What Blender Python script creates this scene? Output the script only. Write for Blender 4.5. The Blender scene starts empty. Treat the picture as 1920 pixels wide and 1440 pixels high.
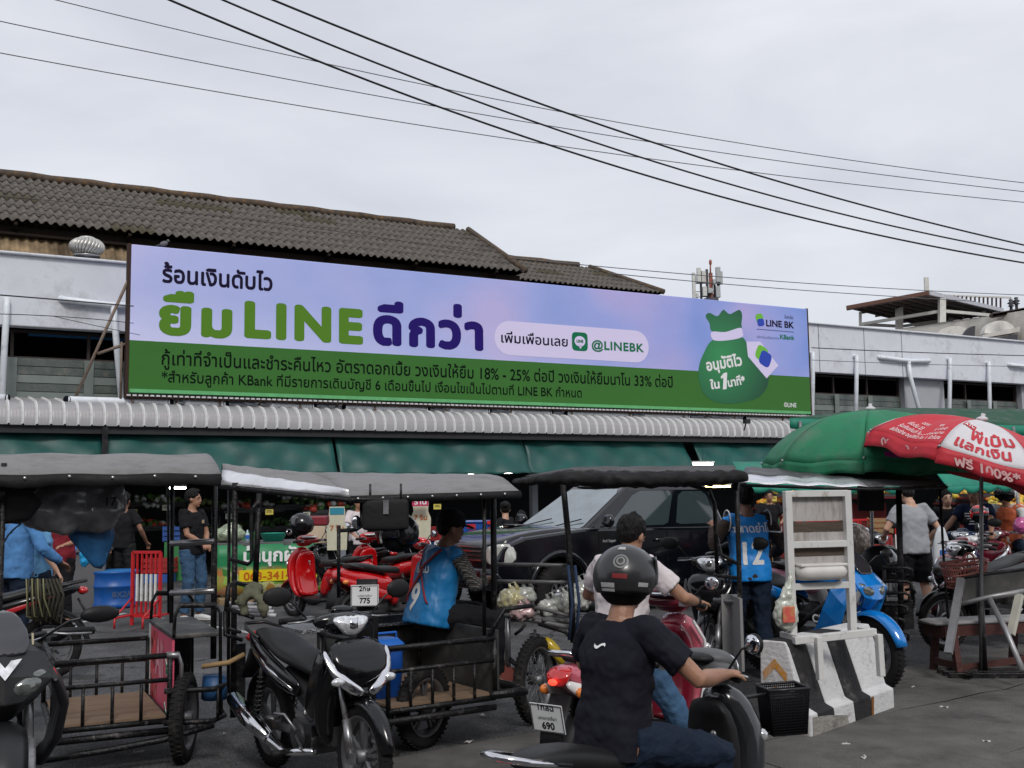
import bpy, math, random
import numpy as np
from mathutils import Vector, Matrix
R = math.radians
sc = bpy.context.scene
COL = sc.collection
random.seed(7)

# ------------------------------------------------------------------ camera
CAMH = 1.62
F = 2050.0
cam_d = bpy.data.cameras.new('camera')
cam = bpy.data.objects.new('camera', cam_d)
COL.objects.link(cam)
cam_d.sensor_width = 36.0
cam_d.lens = 36.0*F/1920.0
cam_d.clip_end = 3000
cam_d.clip_start = 0.1
cam.matrix_world = Matrix.Translation((0, 0, CAMH)) @ Matrix.Rotation(R(90+5.72), 4, 'X') @ Matrix.Rotation(R(-0.8), 4, 'Z')
sc.camera = cam
CR = cam.matrix_world.to_3x3()

def ray(x, y):
    return CR @ Vector(((x-960)/F, -(y-720)/F, -1.0))
def at(x, y, d):
    """world point seen at photo pixel x, y at distance d along +Y"""
    r = ray(x, y)
    return Vector((0, 0, CAMH)) + r*(d/r.y)
def ground(x, y, z=0.0):
    r = ray(x, y)
    t = (z-CAMH)/r.z
    return Vector((0, 0, CAMH)) + r*t

# ------------------------------------------------------------------ world, sun, exposure
SUN_EL, SUN_AZ = R(42), R(168)      # azimuth measured clockwise from +Y, sun behind the camera
world = bpy.data.worlds.new('World'); sc.world = world; world.use_nodes = True
nt = world.node_tree; N = nt.nodes; L = nt.links
bg = N['Background']
sky = N.new('ShaderNodeTexSky'); sky.sky_type = 'NISHITA'; sky.sun_disc = False
sky.sun_elevation = SUN_EL; sky.sun_rotation = SUN_AZ
sky.air_density = 1.0; sky.dust_density = 3.0
tc = N.new('ShaderNodeTexCoord')
mp = N.new('ShaderNodeMapping'); mp.inputs['Scale'].default_value = (1.0, 1.0, 3.2)
mp.inputs['Rotation'].default_value = (0.1, 0.35, 0.4)
L.new(tc.outputs['Generated'], mp.inputs['Vector'])
nz = N.new('ShaderNodeTexNoise'); nz.inputs['Scale'].default_value = 2.6; nz.inputs['Detail'].default_value = 7; nz.inputs['Roughness'].default_value = 0.5
nz.inputs['Distortion'].default_value = 0.3
L.new(mp.outputs[0], nz.inputs['Vector'])
cr = N.new('ShaderNodeValToRGB')
cr.color_ramp.elements[0].position = 0.32; cr.color_ramp.elements[0].color = (5.9, 6.15, 6.75, 1)
cr.color_ramp.elements[1].position = 0.68; cr.color_ramp.elements[1].color = (7.9, 8.05, 8.6, 1)
L.new(nz.outputs['Fac'], cr.inputs['Fac'])
mx = N.new('ShaderNodeMix'); mx.data_type = 'RGBA'; mx.inputs['Factor'].default_value = 0.9
L.new(sky.outputs[0], mx.inputs['A']); L.new(cr.outputs[0], mx.inputs['B'])
L.new(mx.outputs['Result'], bg.inputs['Color'])
bg.inputs['Strength'].default_value = 0.104
sun_d = bpy.data.lights.new('sun', 'SUN'); sun_d.energy = 1.5; sun_d.angle = R(14); sun_d.color = (1.0, 0.97, 0.93)
sun = bpy.data.objects.new('sun', sun_d); COL.objects.link(sun)
sd = Vector((math.sin(SUN_AZ)*math.cos(SUN_EL), math.cos(SUN_AZ)*math.cos(SUN_EL), math.sin(SUN_EL)))
sun.rotation_euler = sd.to_track_quat('Z', 'Y').to_euler()
sun.location = (0, 0, 60)
sc.view_settings.view_transform = 'Standard'; sc.view_settings.look = 'None'
sc.view_settings.exposure = 0.1; sc.view_settings.gamma = 1.0; sc.view_settings.use_curve_mapping = False

# ------------------------------------------------------------------ materials
MATS = {}
def mat(name, col, rough=0.5, metal=0.0, var=0.12, vs=6.0, bump=0.0, bs=40.0, coat=0.0, spec=0.5, emis=0.0, alpha=1.0,
        dirt=None, ds=3.0, trans=0.0, stretch=None, dirt_amt=0.5):
    if name in MATS: return MATS[name]
    if rough >= .8 and spec == .5: spec = .15
    if name.startswith('print_') or name.endswith('_ink'): spec = .08
    m = bpy.data.materials.new(name); m.use_nodes = True
    MATS[name] = m
    n = m.node_tree.nodes; l = m.node_tree.links; p = n['Principled BSDF']
    p.inputs['Roughness'].default_value = rough; p.inputs['Metallic'].default_value = metal
    p.inputs['Coat Weight'].default_value = coat; p.inputs['Coat Roughness'].default_value = 0.08
    p.inputs['Specular IOR Level'].default_value = spec; p.inputs['Alpha'].default_value = alpha
    p.inputs['Transmission Weight'].default_value = trans
    c = (*col, 1)
    p.inputs['Base Color'].default_value = c
    if emis:
        p.inputs['Emission Color'].default_value = c; p.inputs['Emission Strength'].default_value = emis
        return m
    t = n.new('ShaderNodeTexCoord')
    src = t.outputs['Object']
    if stretch:
        q = n.new('ShaderNodeMapping'); q.inputs['Scale'].default_value = stretch; l.new(src, q.inputs['Vector']); src = q.outputs[0]
    last = None
    if var:
        a = n.new('ShaderNodeTexNoise'); a.inputs['Scale'].default_value = vs; a.inputs['Detail'].default_value = 6; a.inputs['Roughness'].default_value = 0.6
        l.new(src, a.inputs['Vector'])
        r_ = n.new('ShaderNodeMapRange'); r_.inputs[1].default_value = 0.3; r_.inputs[2].default_value = 0.7
        r_.inputs[3].default_value = 1-var; r_.inputs[4].default_value = 1+var
        l.new(a.outputs['Fac'], r_.inputs[0])
        x = n.new('ShaderNodeMix'); x.data_type = 'RGBA'; x.blend_type = 'MULTIPLY'; x.inputs['Factor'].default_value = 1
        x.inputs['A'].default_value = c; l.new(r_.outputs[0], x.inputs['B']); last = x.outputs['Result']
        r2 = n.new('ShaderNodeMapRange'); r2.inputs[1].default_value = 0.3; r2.inputs[2].default_value = 0.7
        r2.inputs[3].default_value = max(0.02, rough*(1-var)); r2.inputs[4].default_value = min(1, rough*(1+1.5*var))
        l.new(a.outputs['Fac'], r2.inputs[0]); l.new(r2.outputs[0], p.inputs['Roughness'])
    if dirt:
        b = n.new('ShaderNodeTexNoise'); b.inputs['Scale'].default_value = ds; b.inputs['Detail'].default_value = 8; b.inputs['Roughness'].default_value = 0.7
        l.new(src, b.inputs['Vector'])
        r3 = n.new('ShaderNodeMapRange'); r3.inputs[1].default_value = 0.62-0.25*dirt_amt; r3.inputs[2].default_value = 0.72
        r3.inputs[3].default_value = 0; r3.inputs[4].default_value = 0.85
        l.new(b.outputs['Fac'], r3.inputs[0])
        y = n.new('ShaderNodeMix'); y.data_type = 'RGBA'; y.inputs['B'].default_value = (*dirt, 1)
        if last: l.new(last, y.inputs['A'])
        else: y.inputs['A'].default_value = c
        l.new(r3.outputs[0], y.inputs['Factor']); last = y.outputs['Result']
    if last: l.new(last, p.inputs['Base Color'])
    if bump:
        d = n.new('ShaderNodeTexNoise'); d.inputs['Scale'].default_value = bs; d.inputs['Detail'].default_value = 5
        l.new(src, d.inputs['Vector'])
        e = n.new('ShaderNodeBump'); e.inputs['Strength'].default_value = bump; e.inputs['Distance'].default_value = 0.02
        l.new(d.outputs['Fac'], e.inputs['Height']); l.new(e.outputs[0], p.inputs['Normal'])
    return m

def mul(c, k): return tuple(a*k for a in c)
BLACKPAINT = mat('black_paint', (0.004, 0.004, 0.005), 0.16, coat=0.35, spec=.4, var=0.25, vs=5)
BLACKPLA = mat('black_plastic', (0.009, 0.009, 0.010), 0.5, spec=.3, bump=0.08, bs=200, var=0.3)
GREYPLA = mat('grey_plastic', (0.09, 0.09, 0.095), 0.5)
TYRE = mat('tyre_rubber', (0.018, 0.017, 0.017), 0.85, bump=0.3, bs=60, dirt=(0.06, 0.055, 0.05), ds=9, dirt_amt=.3)
SEATM = mat('seat_vinyl', (0.014, 0.014, 0.015), 0.45, spec=.35, bump=0.12, bs=220)
CHROME = mat('chrome', (0.75, 0.75, 0.77), 0.12, metal=1.0, var=0.2)
STEEL = mat('grey_steel', (0.32, 0.32, 0.33), 0.35, metal=0.8, var=0.25, dirt=(0.1, 0.06, 0.04), ds=14, dirt_amt=.3)
ALU = mat('cast_aluminium', (0.2, 0.2, 0.21), 0.45, metal=0.7)
DARKMET = mat('dark_metal', (0.022, 0.022, 0.024), 0.38, metal=0.3, var=0.3, dirt=(0.09, 0.06, 0.045), ds=11, dirt_amt=.25)
CARTIRON = mat('black_painted_iron', (0.007, 0.007, 0.008), 0.4, spec=.35, var=0.4, vs=14, bump=0.35, bs=70, dirt=(0.14, 0.12, 0.11), ds=16, dirt_amt=.28)
ENGINE = mat('engine_metal', (0.045, 0.045, 0.047), 0.45, metal=0.5, bump=0.3, bs=90)
GLASSD = mat('mirror_glass', (0.7, 0.72, 0.75), 0.05, metal=1.0, var=0)
LENS = mat('clear_lens', (0.75, 0.76, 0.78), 0.08, metal=0.55, coat=1.0, var=0.35, vs=30)
LENSD = mat('dark_headlight_lens', (0.16, 0.17, 0.16), 0.08, metal=0.5, coat=1, var=0.6, vs=22)
REDLENS = mat('red_lens', (0.5, 0.01, 0.01), 0.12, coat=1, var=0.25, vs=40)
REDLIT = mat('lit_tail_lamp', (1.0, 0.06, 0.03), emis=1.6)
AMBER = mat('amber_lens', (0.75, 0.2, 0.02), 0.15, coat=1, var=0.2, vs=40)
WHITEP = mat('white_paint', (0.72, 0.72, 0.70), 0.5, dirt=(0.3, 0.24, 0.18), ds=7, dirt_amt=.3, var=.07)
PLATEW = mat('plate_white', (0.75, 0.76, 0.76), 0.4, var=0.05)
INK = mat('black_ink', (0.012, 0.012, 0.014), 0.6, var=0)
WHITEINK = mat('white_ink', (0.8, 0.8, 0.8), 0.6, var=0)
SKIN = mat('skin_tan', (0.36, 0.185, 0.115), 0.45, var=0.2, vs=14, bump=.15, bs=120, dirt=(.30, .13, .08), ds=7, dirt_amt=.5)
SKIND = mat('skin_brown', (0.22, 0.105, 0.065), 0.5, var=0.12, vs=9)
SKINL = mat('skin_light', (0.5, 0.29, 0.2), 0.5, var=0.08, vs=9)
HAIR = mat('black_hair', (0.006, 0.005, 0.005), 0.55, spec=.2, var=0.4, vs=40, bump=1.0, bs=55, stretch=(1, 1, .35))

# ------------------------------------------------------------------ mesh building
class MB:
    def __init__(s): s.v = []; s.f = []; s.m = []; s.sm = []; s.k = 0
    def add(s, vs, fs, smooth=True, k=None):
        o = len(s.v); s.v += [tuple(p) for p in vs]
        s.f += [tuple(i+o for i in f) for f in fs]
        s.m += [s.k if k is None else k]*len(fs); s.sm += [smooth]*len(fs)
        return s
    def box(s, c, d, rot=None, k=None):
        x, y, z = d[0]/2, d[1]/2, d[2]/2
        vs = [Vector((a*x, b*y, e*z)) for a in (-1, 1) for b in (-1, 1) for e in (-1, 1)]
        if rot is not None:
            M = rot if isinstance(rot, Matrix) else Matrix.Rotation(rot, 3, 'Z')
            vs = [M @ v for v in vs]
        vs = [v+Vector(c) for v in vs]
        return s.add(vs, [(0, 1, 3, 2), (4, 6, 7, 5), (0, 4, 5, 1), (2, 3, 7, 6), (0, 2, 6, 4), (1, 5, 7, 3)], False, k)
    def beam(s, a, b, w, h, k=None, up=(0, 0, 1)):
        a = Vector(a); b = Vector(b); t = (b-a); ln = t.length; t.normalize()
        u = Vector(up)
        if abs(t.dot(u)) > 0.98: u = Vector((1, 0, 0))
        sdv = t.cross(u).normalized(); u = sdv.cross(t)
        vs = []
        for p in (a, b):
            for i, j in ((-1, -1), (1, -1), (1, 1), (-1, 1)): vs.append(p+sdv*(i*w/2)+u*(j*h/2))
        return s.add(vs, [(0, 3, 2, 1), (4, 5, 6, 7), (0, 1, 5, 4), (1, 2, 6, 5), (2, 3, 7, 6), (3, 0, 4, 7)], False, k)
    def tube(s, pts, r, n=8, closed=False, k=None, caps=True):
        P = [Vector(p) for p in pts]; m = len(P)
        rr = r if isinstance(r, (list, tuple)) else [r]*m
        up = None; vs = []
        for i in range(m):
            if closed: t = P[(i+1) % m]-P[i-1]
            else: t = P[min(i+1, m-1)]-P[max(i-1, 0)]
            t.normalize()
            if up is None:
                up = Vector((0, 0, 1)) if abs(t.z) < 0.9 else Vector((1, 0, 0))
            a = up-t*up.dot(t)
            if a.length < 1e-5: a = t.orthogonal()
            a.normalize(); up = a; b = t.cross(a)
            for j in range(n):
                q = 2*math.pi*j/n; vs.append(P[i]+(a*math.cos(q)+b*math.sin(q))*rr[i])
        fs = []
        for i in range(m if closed else m-1):
            for j in range(n):
                i2 = (i+1) % m
                fs.append((i*n+j, i*n+(j+1) % n, i2*n+(j+1) % n, i2*n+j))
        if not closed and caps:
            fs.append(tuple(range(n))[::-1]); fs.append(tuple((m-1)*n+j for j in range(n)))
        return s.add(vs, fs, True, k)
    def sweep(s, pts, ab, lat=(0, 1, 0), p=2.6, n=14, k=None, tans=None):
        """super-elliptic sections: ab = (half width along lat, half thickness)"""
        P = [Vector(q) for q in pts]; m = len(P); vs = []
        for i in range(m):
            t = (P[min(i+1, m-1)]-P[max(i-1, 0)]).normalized() if not tans else Vector(tans[i]).normalized()
            l_ = Vector(lat[i] if isinstance(lat[0], (list, tuple, Vector)) else lat)
            l_ = l_-t*l_.dot(t)
            l_.normalize(); nn = t.cross(l_)
            a, b = ab[i]
            for j in range(n):
                q = 2*math.pi*(j+0.5)/n; c_, s_ = math.cos(q), math.sin(q)
                vs.append(P[i]+l_*(a*math.copysign(abs(c_)**(2/p), c_))+nn*(b*math.copysign(abs(s_)**(2/p), s_)))
        fs = [(i*n+j, i*n+(j+1) % n, (i+1)*n+(j+1) % n, (i+1)*n+j) for i in range(m-1) for j in range(n)]
        fs.append(tuple(range(n))[::-1]); fs.append(tuple((m-1)*n+j for j in range(n)))
        return s.add(vs, fs, True, k)
    def ell(s, c, r, rot=None, n=14, k=None):
        if not isinstance(r, (tuple, list)): r = (r, r, r)
        vs = []; h = n//2
        for i in range(1, h):
            a = math.pi*i/h
            for j in range(n):
                b = 2*math.pi*j/n
                vs.append(Vector((r[0]*math.sin(a)*math.cos(b), r[1]*math.sin(a)*math.sin(b), r[2]*math.cos(a))))
        vs += [Vector((0, 0, r[2])), Vector((0, 0, -r[2]))]
        if rot is not None: vs = [rot @ v for v in vs]
        vs = [v+Vector(c) for v in vs]
        T = len(vs)-2; fs = []
        for i in range(h-2):
            for j in range(n): fs.append((i*n+j, (i+1)*n+j, (i+1)*n+(j+1) % n, i*n+(j+1) % n))
        for j in range(n):
            fs.append((T, j, (j+1) % n)); fs.append((T+1, (h-2)*n+(j+1) % n, (h-2)*n+j))
        return s.add(vs, fs, True, k)
    def lathe(s, prof, c=(0, 0, 0), ax='Z', n=24, k=None, arc=2*math.pi, a0=0):
        full = arc > 6.28; m = len(prof); nn = n if full else n+1; vs = []
        for r_, z in prof:
            for j in range(nn):
                q = a0+arc*j/n; x, y = r_*math.cos(q), r_*math.sin(q)
                v = {'Z': (x, y, z), 'Y': (x, z, y), 'X': (z, x, y)}[ax]
                vs.append((v[0]+c[0], v[1]+c[1], v[2]+c[2]))
        fs = []
        for i in range(m-1):
            for j in range(n):
                j2 = (j+1) % nn if full else j+1
                fs.append((i*nn+j, i*nn+j2, (i+1)*nn+j2, (i+1)*nn+j))
        return s.add(vs, fs, True, k)
    def prism(s, poly, a, b, ax='Y', k=None, smooth=False):
        n = len(poly); vs = []
        for t in (a, b):
            for x, z in poly: vs.append({'Y': (x, t, z), 'Z': (x, z, t), 'X': (t, x, z)}[ax])
        fs = [tuple(range(n)), tuple(range(2*n-1, n-1, -1))]+[(i, n+i, n+(i+1) % n, (i+1) % n) for i in range(n)]
        return s.add(vs, fs, smooth, k)
    def grid(s, fn, nu, nv, smooth=True, k=None, closed=False):
        vs = [fn(i/nu, j/nv) for i in range(nu+1) for j in range(nv+1)]
        w = nv+1
        return s.add(vs, [(i*w+j, (i+1)*w+j, (i+1)*w+j+1, i*w+j+1) for i in range(nu) for j in range(nv)], smooth, k)

def obj(name, mb, mats, parent=None, bevel=0, sub=0, remesh=0, smooth=0, disp=0, dscale=0.2, solid=0, recalc=True, loc=None):
    me = bpy.data.meshes.new(name)
    me.from_pydata(mb.v, [], mb.f)
    if not isinstance(mats, (list, tuple)): mats = [mats]
    for m in mats: me.materials.append(m)
    me.polygons.foreach_set('material_index', mb.m)
    me.polygons.foreach_set('use_smooth', mb.sm)
    me.update()
    o = bpy.data.objects.new(name, me); COL.objects.link(o)
    if parent is not None: o.parent = parent
    if loc is not None: o.location = loc
    if solid:
        q = o.modifiers.new('s', 'SOLIDIFY'); q.thickness = solid; q.offset = 0
    if bevel:
        q = o.modifiers.new('b', 'BEVEL'); q.width = bevel; q.segments = 2; q.limit_method = 'ANGLE'; q.angle_limit = R(40)
        q.harden_normals = False
    if remesh:
        q = o.modifiers.new('r', 'REMESH'); q.mode = 'VOXEL'; q.voxel_size = remesh; q.use_smooth_shade = True
    if smooth:
        q = o.modifiers.new('sm', 'SMOOTH'); q.iterations = smooth; q.factor = 0.5
    if sub:
        q = o.modifiers.new('u', 'SUBSURF'); q.levels = sub; q.render_levels = sub
    if disp:
        tn = 'clouds%.3f' % dscale
        t = bpy.data.textures.get(tn)
        if not t:
            t = bpy.data.textures.new(tn, 'CLOUDS'); t.noise_scale = dscale; t.noise_depth = 2
        q = o.modifiers.new('d', 'DISPLACE'); q.texture = t; q.strength = disp; q.mid_level = 0.5; q.texture_coords = 'LOCAL'
    return o

def thing(name, label, cat, loc=(0, 0, 0), rz=0, group=None):
    o = bpy.data.objects.new(name, None); COL.objects.link(o)
    o.location = loc; o.rotation_euler = (0, 0, rz); o.empty_display_size = 0.1
    o['label'] = label; o['category'] = cat
    if group: o['group'] = group
    return o
def tag(o, label, cat, group=None):
    o['label'] = label; o['category'] = cat
    if group: o['group'] = group
    return o
def struct(o): o['kind'] = 'structure'; return o
def stuff(o): o['kind'] = 'stuff'; return o
def dup(root, loc=None, rz=None, label=None, parent=None):
    r_ = root.copy(); COL.objects.link(r_)
    if parent is not None: r_.parent = parent
    if loc is not None: r_.location = loc
    if rz is not None: r_.rotation_euler = (0, 0, rz)
    if label: r_['label'] = label
    for ch in list(root.children): dup(ch, parent=r_)
    return r_

# ------------------------------------------------------------------ lettering: scanline fill of the built-in font
def _loops(s, sp=1.0):
    cu = bpy.data.curves.new('tmp', 'FONT'); cu.body = s; cu.space_character = sp; cu.size = 1.0; cu.fill_mode = 'NONE'; cu.resolution_u = 4
    o = bpy.data.objects.new('tmp', cu)
    me = o.to_mesh()
    co = [(v.co.x, v.co.y) for v in me.vertices]
    nxt = {}
    for e in me.edges:
        a, b = e.vertices; nxt.setdefault(a, []).append(b); nxt.setdefault(b, []).append(a)
    seen = set(); out = []
    for st in range(len(co)):
        if st in seen or st not in nxt: continue
        lp = [st]; seen.add(st); cur = st
        while True:
            c = sorted(x for x in nxt[cur] if x not in seen)
            if not c: break
            cur = c[0]; seen.add(cur); lp.append(cur)
        out.append([co[i] for i in lp])
    o.to_mesh_clear(); bpy.data.objects.remove(o); bpy.data.curves.remove(cu)
    return out
def text_mb(s, size, bold=0.0, fn=None, rows=64, sx=1.0, align='l', mb=None, k=None, sp=1.0):
    """fn maps (x, y) to a 3-D point; bold is the stroke growth in em"""
    lps = _loops(s, sp)
    lps = [[(x, y+1.7*bold) for x, y in l_] if (bold > .03 and min(p[1] for p in l_) > .57) else l_ for l_ in lps]
    allp = [p for l_ in lps for p in l_]
    x0 = min(p[0] for p in allp); x1 = max(p[0] for p in allp)
    y0 = min(p[1] for p in allp)-bold; y1 = max(p[1] for p in allp)+bold
    dy = 1.0/rows; nr = int((y1-y0)/dy)+1
    ev = [[] for _ in range(nr)]
    for l_ in lps:
        n = len(l_)
        for i in range(n):
            ax, ay = l_[i]; bx, by = l_[(i+1) % n]
            if ay == by: continue
            w = 1 if by > ay else -1
            lo, hi = (ay, by) if ay < by else (by, ay)
            r0 = max(0, math.ceil((lo-y0)/dy-0.5)); r1 = min(nr-1, math.ceil((hi-y0)/dy-0.5)-1)
            for r_ in range(r0, r1+1):
                y = y0+(r_+0.5)*dy
                ev[r_].append((ax+(bx-ax)*(y-ay)/(by-ay), w))
    rowsi = []
    for e in ev:
        e.sort(); c = 0; iv = []
        for x, w in e:
            if c == 0: st = x
            c += w
            if c == 0 and x > st: iv.append((st, x))
        rowsi.append(iv)
    if bold:
        q = int(bold/dy+0.5); new = []
        for r_ in range(nr):
            iv = []
            for d in range(-q, q+1):
                if 0 <= r_+d < nr:
                    g = math.sqrt(max(0, bold*bold-(d*dy)**2))
                    iv += [(a-g, b+g) for a, b in rowsi[r_+d]]
            iv.sort(); m = []
            for a, b in iv:
                if m and a <= m[-1][1]: m[-1][1] = max(m[-1][1], b)
                else: m.append([a, b])
            new.append(m)
        rowsi = new
    mb = mb or MB(); off = {'l': -x0, 'c': -(x0+x1)/2, 'r': -x1}[align]
    fn = fn or (lambda x, y: (x, y, 0))
    vs = []; fs = []
    for r_, iv in enumerate(rowsi):
        ya = (y0+r_*dy)*size; yb = ya+dy*size
        for a, b in iv:
            xa = (a+off)*size*sx; xb = (b+off)*size*sx; i = len(vs)
            vs += [fn(xa, ya), fn(xb, ya), fn(xb, yb), fn(xa, yb)]; fs.append((i, i+1, i+2, i+3))
    mb.add(vs, fs, False, k)
    mb.width = (x1-x0)*size*sx
    return mb
def plane_fn(o, ux, uy, off=0.0):
    o = Vector(o); ux = Vector(ux).normalized(); uy = Vector(uy).normalized(); nn = ux.cross(uy)*off
    return lambda x, y: o+ux*x+uy*y+nn
# ================================================================== GROUND
def gz(x, y):
    def ss(t): t = max(0, min(1, t)); return t*t*(3-2*t)
    return -0.2*ss((x+0.4)/1.0)*ss((6.9-y)/1.6)
ASPH = mat('asphalt', (0.14, 0.14, 0.145), 0.82, var=0.3, vs=1.3, bump=0.9, bs=130, dirt=(0.06, 0.06, 0.062), ds=0.9, dirt_amt=.5)
def _asph():
    m = ASPH; n = m.node_tree.nodes; l = m.node_tree.links; p = n['Principled BSDF']
    src = p.inputs['Base Color'].links[0].from_socket
    t = n.new('ShaderNodeTexCoord'); v = n.new('ShaderNodeTexVoronoi'); v.inputs['Scale'].default_value = 85; l.new(t.outputs['Object'], v.inputs['Vector'])
    r_ = n.new('ShaderNodeMapRange'); r_.inputs[1].default_value = 0.15; r_.inputs[2].default_value = 0.5; r_.inputs[3].default_value = 1.75; r_.inputs[4].default_value = 0.6
    l.new(v.outputs['Distance'], r_.inputs[0])
    x = n.new('ShaderNodeMix'); x.data_type = 'RGBA'; x.blend_type = 'MULTIPLY'; x.inputs['Factor'].default_value = 1
    l.new(src, x.inputs['A']); l.new(r_.outputs[0], x.inputs['B'])
    wn = n.new('ShaderNodeTexNoise'); wn.inputs['Scale'].default_value = 3; wn.inputs['Detail'].default_value = 4; l.new(t.outputs['Object'], wn.inputs['Vector'])
    va = n.new('ShaderNodeVectorMath'); va.operation = 'MULTIPLY_ADD'; va.inputs[1].default_value = (.35, .35, .35); l.new(wn.outputs['Color'], va.inputs[0]); l.new(t.outputs['Object'], va.inputs[2])
    cv = n.new('ShaderNodeTexVoronoi'); cv.feature = 'DISTANCE_TO_EDGE'; cv.inputs['Scale'].default_value = .55; l.new(va.outputs[0], cv.inputs['Vector'])
    c1 = n.new('ShaderNodeMapRange'); c1.inputs[1].default_value = .003; c1.inputs[2].default_value = .009; c1.inputs[3].default_value = .35; c1.inputs[4].default_value = 1; l.new(cv.outputs['Distance'], c1.inputs[0])
    on = n.new('ShaderNodeTexNoise'); on.inputs['Scale'].default_value = 1.7; on.inputs['Detail'].default_value = 3; l.new(t.outputs['Object'], on.inputs['Vector'])
    c2 = n.new('ShaderNodeMapRange'); c2.inputs[1].default_value = .6; c2.inputs[2].default_value = .72; c2.inputs[3].default_value = 1; c2.inputs[4].default_value = .5; l.new(on.outputs['Fac'], c2.inputs[0])
    pn = n.new('ShaderNodeTexNoise'); pn.inputs['Scale'].default_value = .35; pn.inputs['Detail'].default_value = 2; l.new(t.outputs['Object'], pn.inputs['Vector'])
    c3 = n.new('ShaderNodeMapRange'); c3.inputs[1].default_value = .49; c3.inputs[2].default_value = .51; c3.inputs[3].default_value = .86; c3.inputs[4].default_value = 1.1; l.new(pn.outputs['Fac'], c3.inputs[0])
    a_ = n.new('ShaderNodeMath'); a_.operation = 'MULTIPLY'; l.new(c1.outputs[0], a_.inputs[0]); l.new(c2.outputs[0], a_.inputs[1])
    b_ = n.new('ShaderNodeMath'); b_.operation = 'MULTIPLY'; l.new(a_.outputs[0], b_.inputs[0]); l.new(c3.outputs[0], b_.inputs[1])
    x2 = n.new('ShaderNodeMix'); x2.data_type = 'RGBA'; x2.blend_type = 'MULTIPLY'; x2.inputs['Factor'].default_value = 1; l.new(x.outputs['Result'], x2.inputs['A']); l.new(b_.outputs[0], x2.inputs['B']); l.new(x2.outputs['Result'], p.inputs['Base Color'])
_asph()
g = MB()
xs = sorted(set([-900, -300, -100, -40, -20, -12] + [x*0.25-8 for x in range(0, 65)] + [12, 20, 40, 100, 300, 900]))
ys = sorted(set([-300, -60, -10, 0, 2] + [y*0.25+3 for y in range(0, 21)] + [9, 12, 20, 40, 100, 300, 1200]))
vs = [(x, y, gz(x, y)) for x in xs for y in ys]; w = len(ys)
g.add(vs, [(i*w+j, (i+1)*w+j, (i+1)*w+j+1, i*w+j+1) for i in range(len(xs)-1) for j in range(w-1)])
struct(obj('ground', g, ASPH))
# concrete carriageway slabs in the right foreground
CONC = mat('road_concrete', (0.12, 0.115, 0.108), 0.8, var=0.28, vs=2.2, bump=0.5, bs=90, dirt=(0.05, 0.047, 0.045), ds=1.6, dirt_amt=.55)
road = bpy.data.objects.new('road', None); COL.objects.link(road); struct(road)
_a, _b = ground(1690, 1350, -.05), ground(1920, 1286, 0); rd = (_b-_a); rd.z = 0; rd.normalize(); rn = Vector((rd.y, -rd.x, 0)); ra = Vector((_a.x, _a.y, 0))-rn*1.15-rd*1.9
for i in range(-1, 3):
    for j in range(0, 4):
        s_ = MB()
        def fn(u, v, i=i, j=j):
            wob = 0.012*math.sin(u*19+i*3)+0.01*math.sin(u*7+j)
            p = ra+rd*((i+0.0015+u*0.997)*3.3)+rn*((j+0.003+v*0.994)*1.15+(wob if v in (0, 1) else 0))
            return (p.x, p.y, gz(p.x, p.y)+0.006+(0.01 if 0 < v < 1 or 0 < u < 1 else 0))
        s_.grid(fn, 12, 7)
        o_ = obj('concrete_slab', s_, CONC, road)
ROADLINE = mat('road_marking_white', (0.5, 0.5, 0.48), 0.8, var=0.2, dirt=(0.09, 0.09, 0.09), ds=5, dirt_amt=1.0)
lm = MB()
for (a, b, w_) in (((100, 1178), (235, 1150), .09), ((262, 1153), (420, 1178), .09), ((420, 1178), (520, 1196), .09), ((640, 1150), (560, 1180), .09), ((880, 1210), (930, 1240), .08)):
    p, q = ground(*a), ground(*b); d_ = (q-p).normalized(); e = Vector((-d_.y, d_.x, 0))*w_/2
    lm.add([p-e+Vector((0, 0, .004)), q-e+Vector((0, 0, .004)), q+e+Vector((0, 0, .004)), p+e+Vector((0, 0, .004))], [(0, 1, 2, 3)], False)
struct(obj('parking_markings', lm, ROADLINE))

# ================================================================== MARKET BUILDING
# local frame: u along the facade, w into the building, z up
BO = at(0, 800, 19.5); BO.z = 0
ang = R(29.6)
BU = Vector((math.cos(ang), math.sin(ang), 0)); BW = Vector((-math.sin(ang), math.cos(ang), 0))
def fp(x, y, off=0.0):
    """facade-plane coordinates (u, z) of a photo pixel on the plane set back by off"""
    r = ray(x, y); o = Vector((0, 0, CAMH)); q = BO+BW*off
    t = (q-o).dot(BW)/r.dot(BW); p = o+r*t
    return ((p-BO).dot(BU), p.z)
def bl(u, w, z): return BO+BU*u+BW*w+Vector((0, 0, z))
bw_root = thing('market_building', 'long white market hall with flat parapet, strip windows, white drain pipes and scalloped metal awning', 'building', (BO.x, BO.y, 0), ang)
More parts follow.
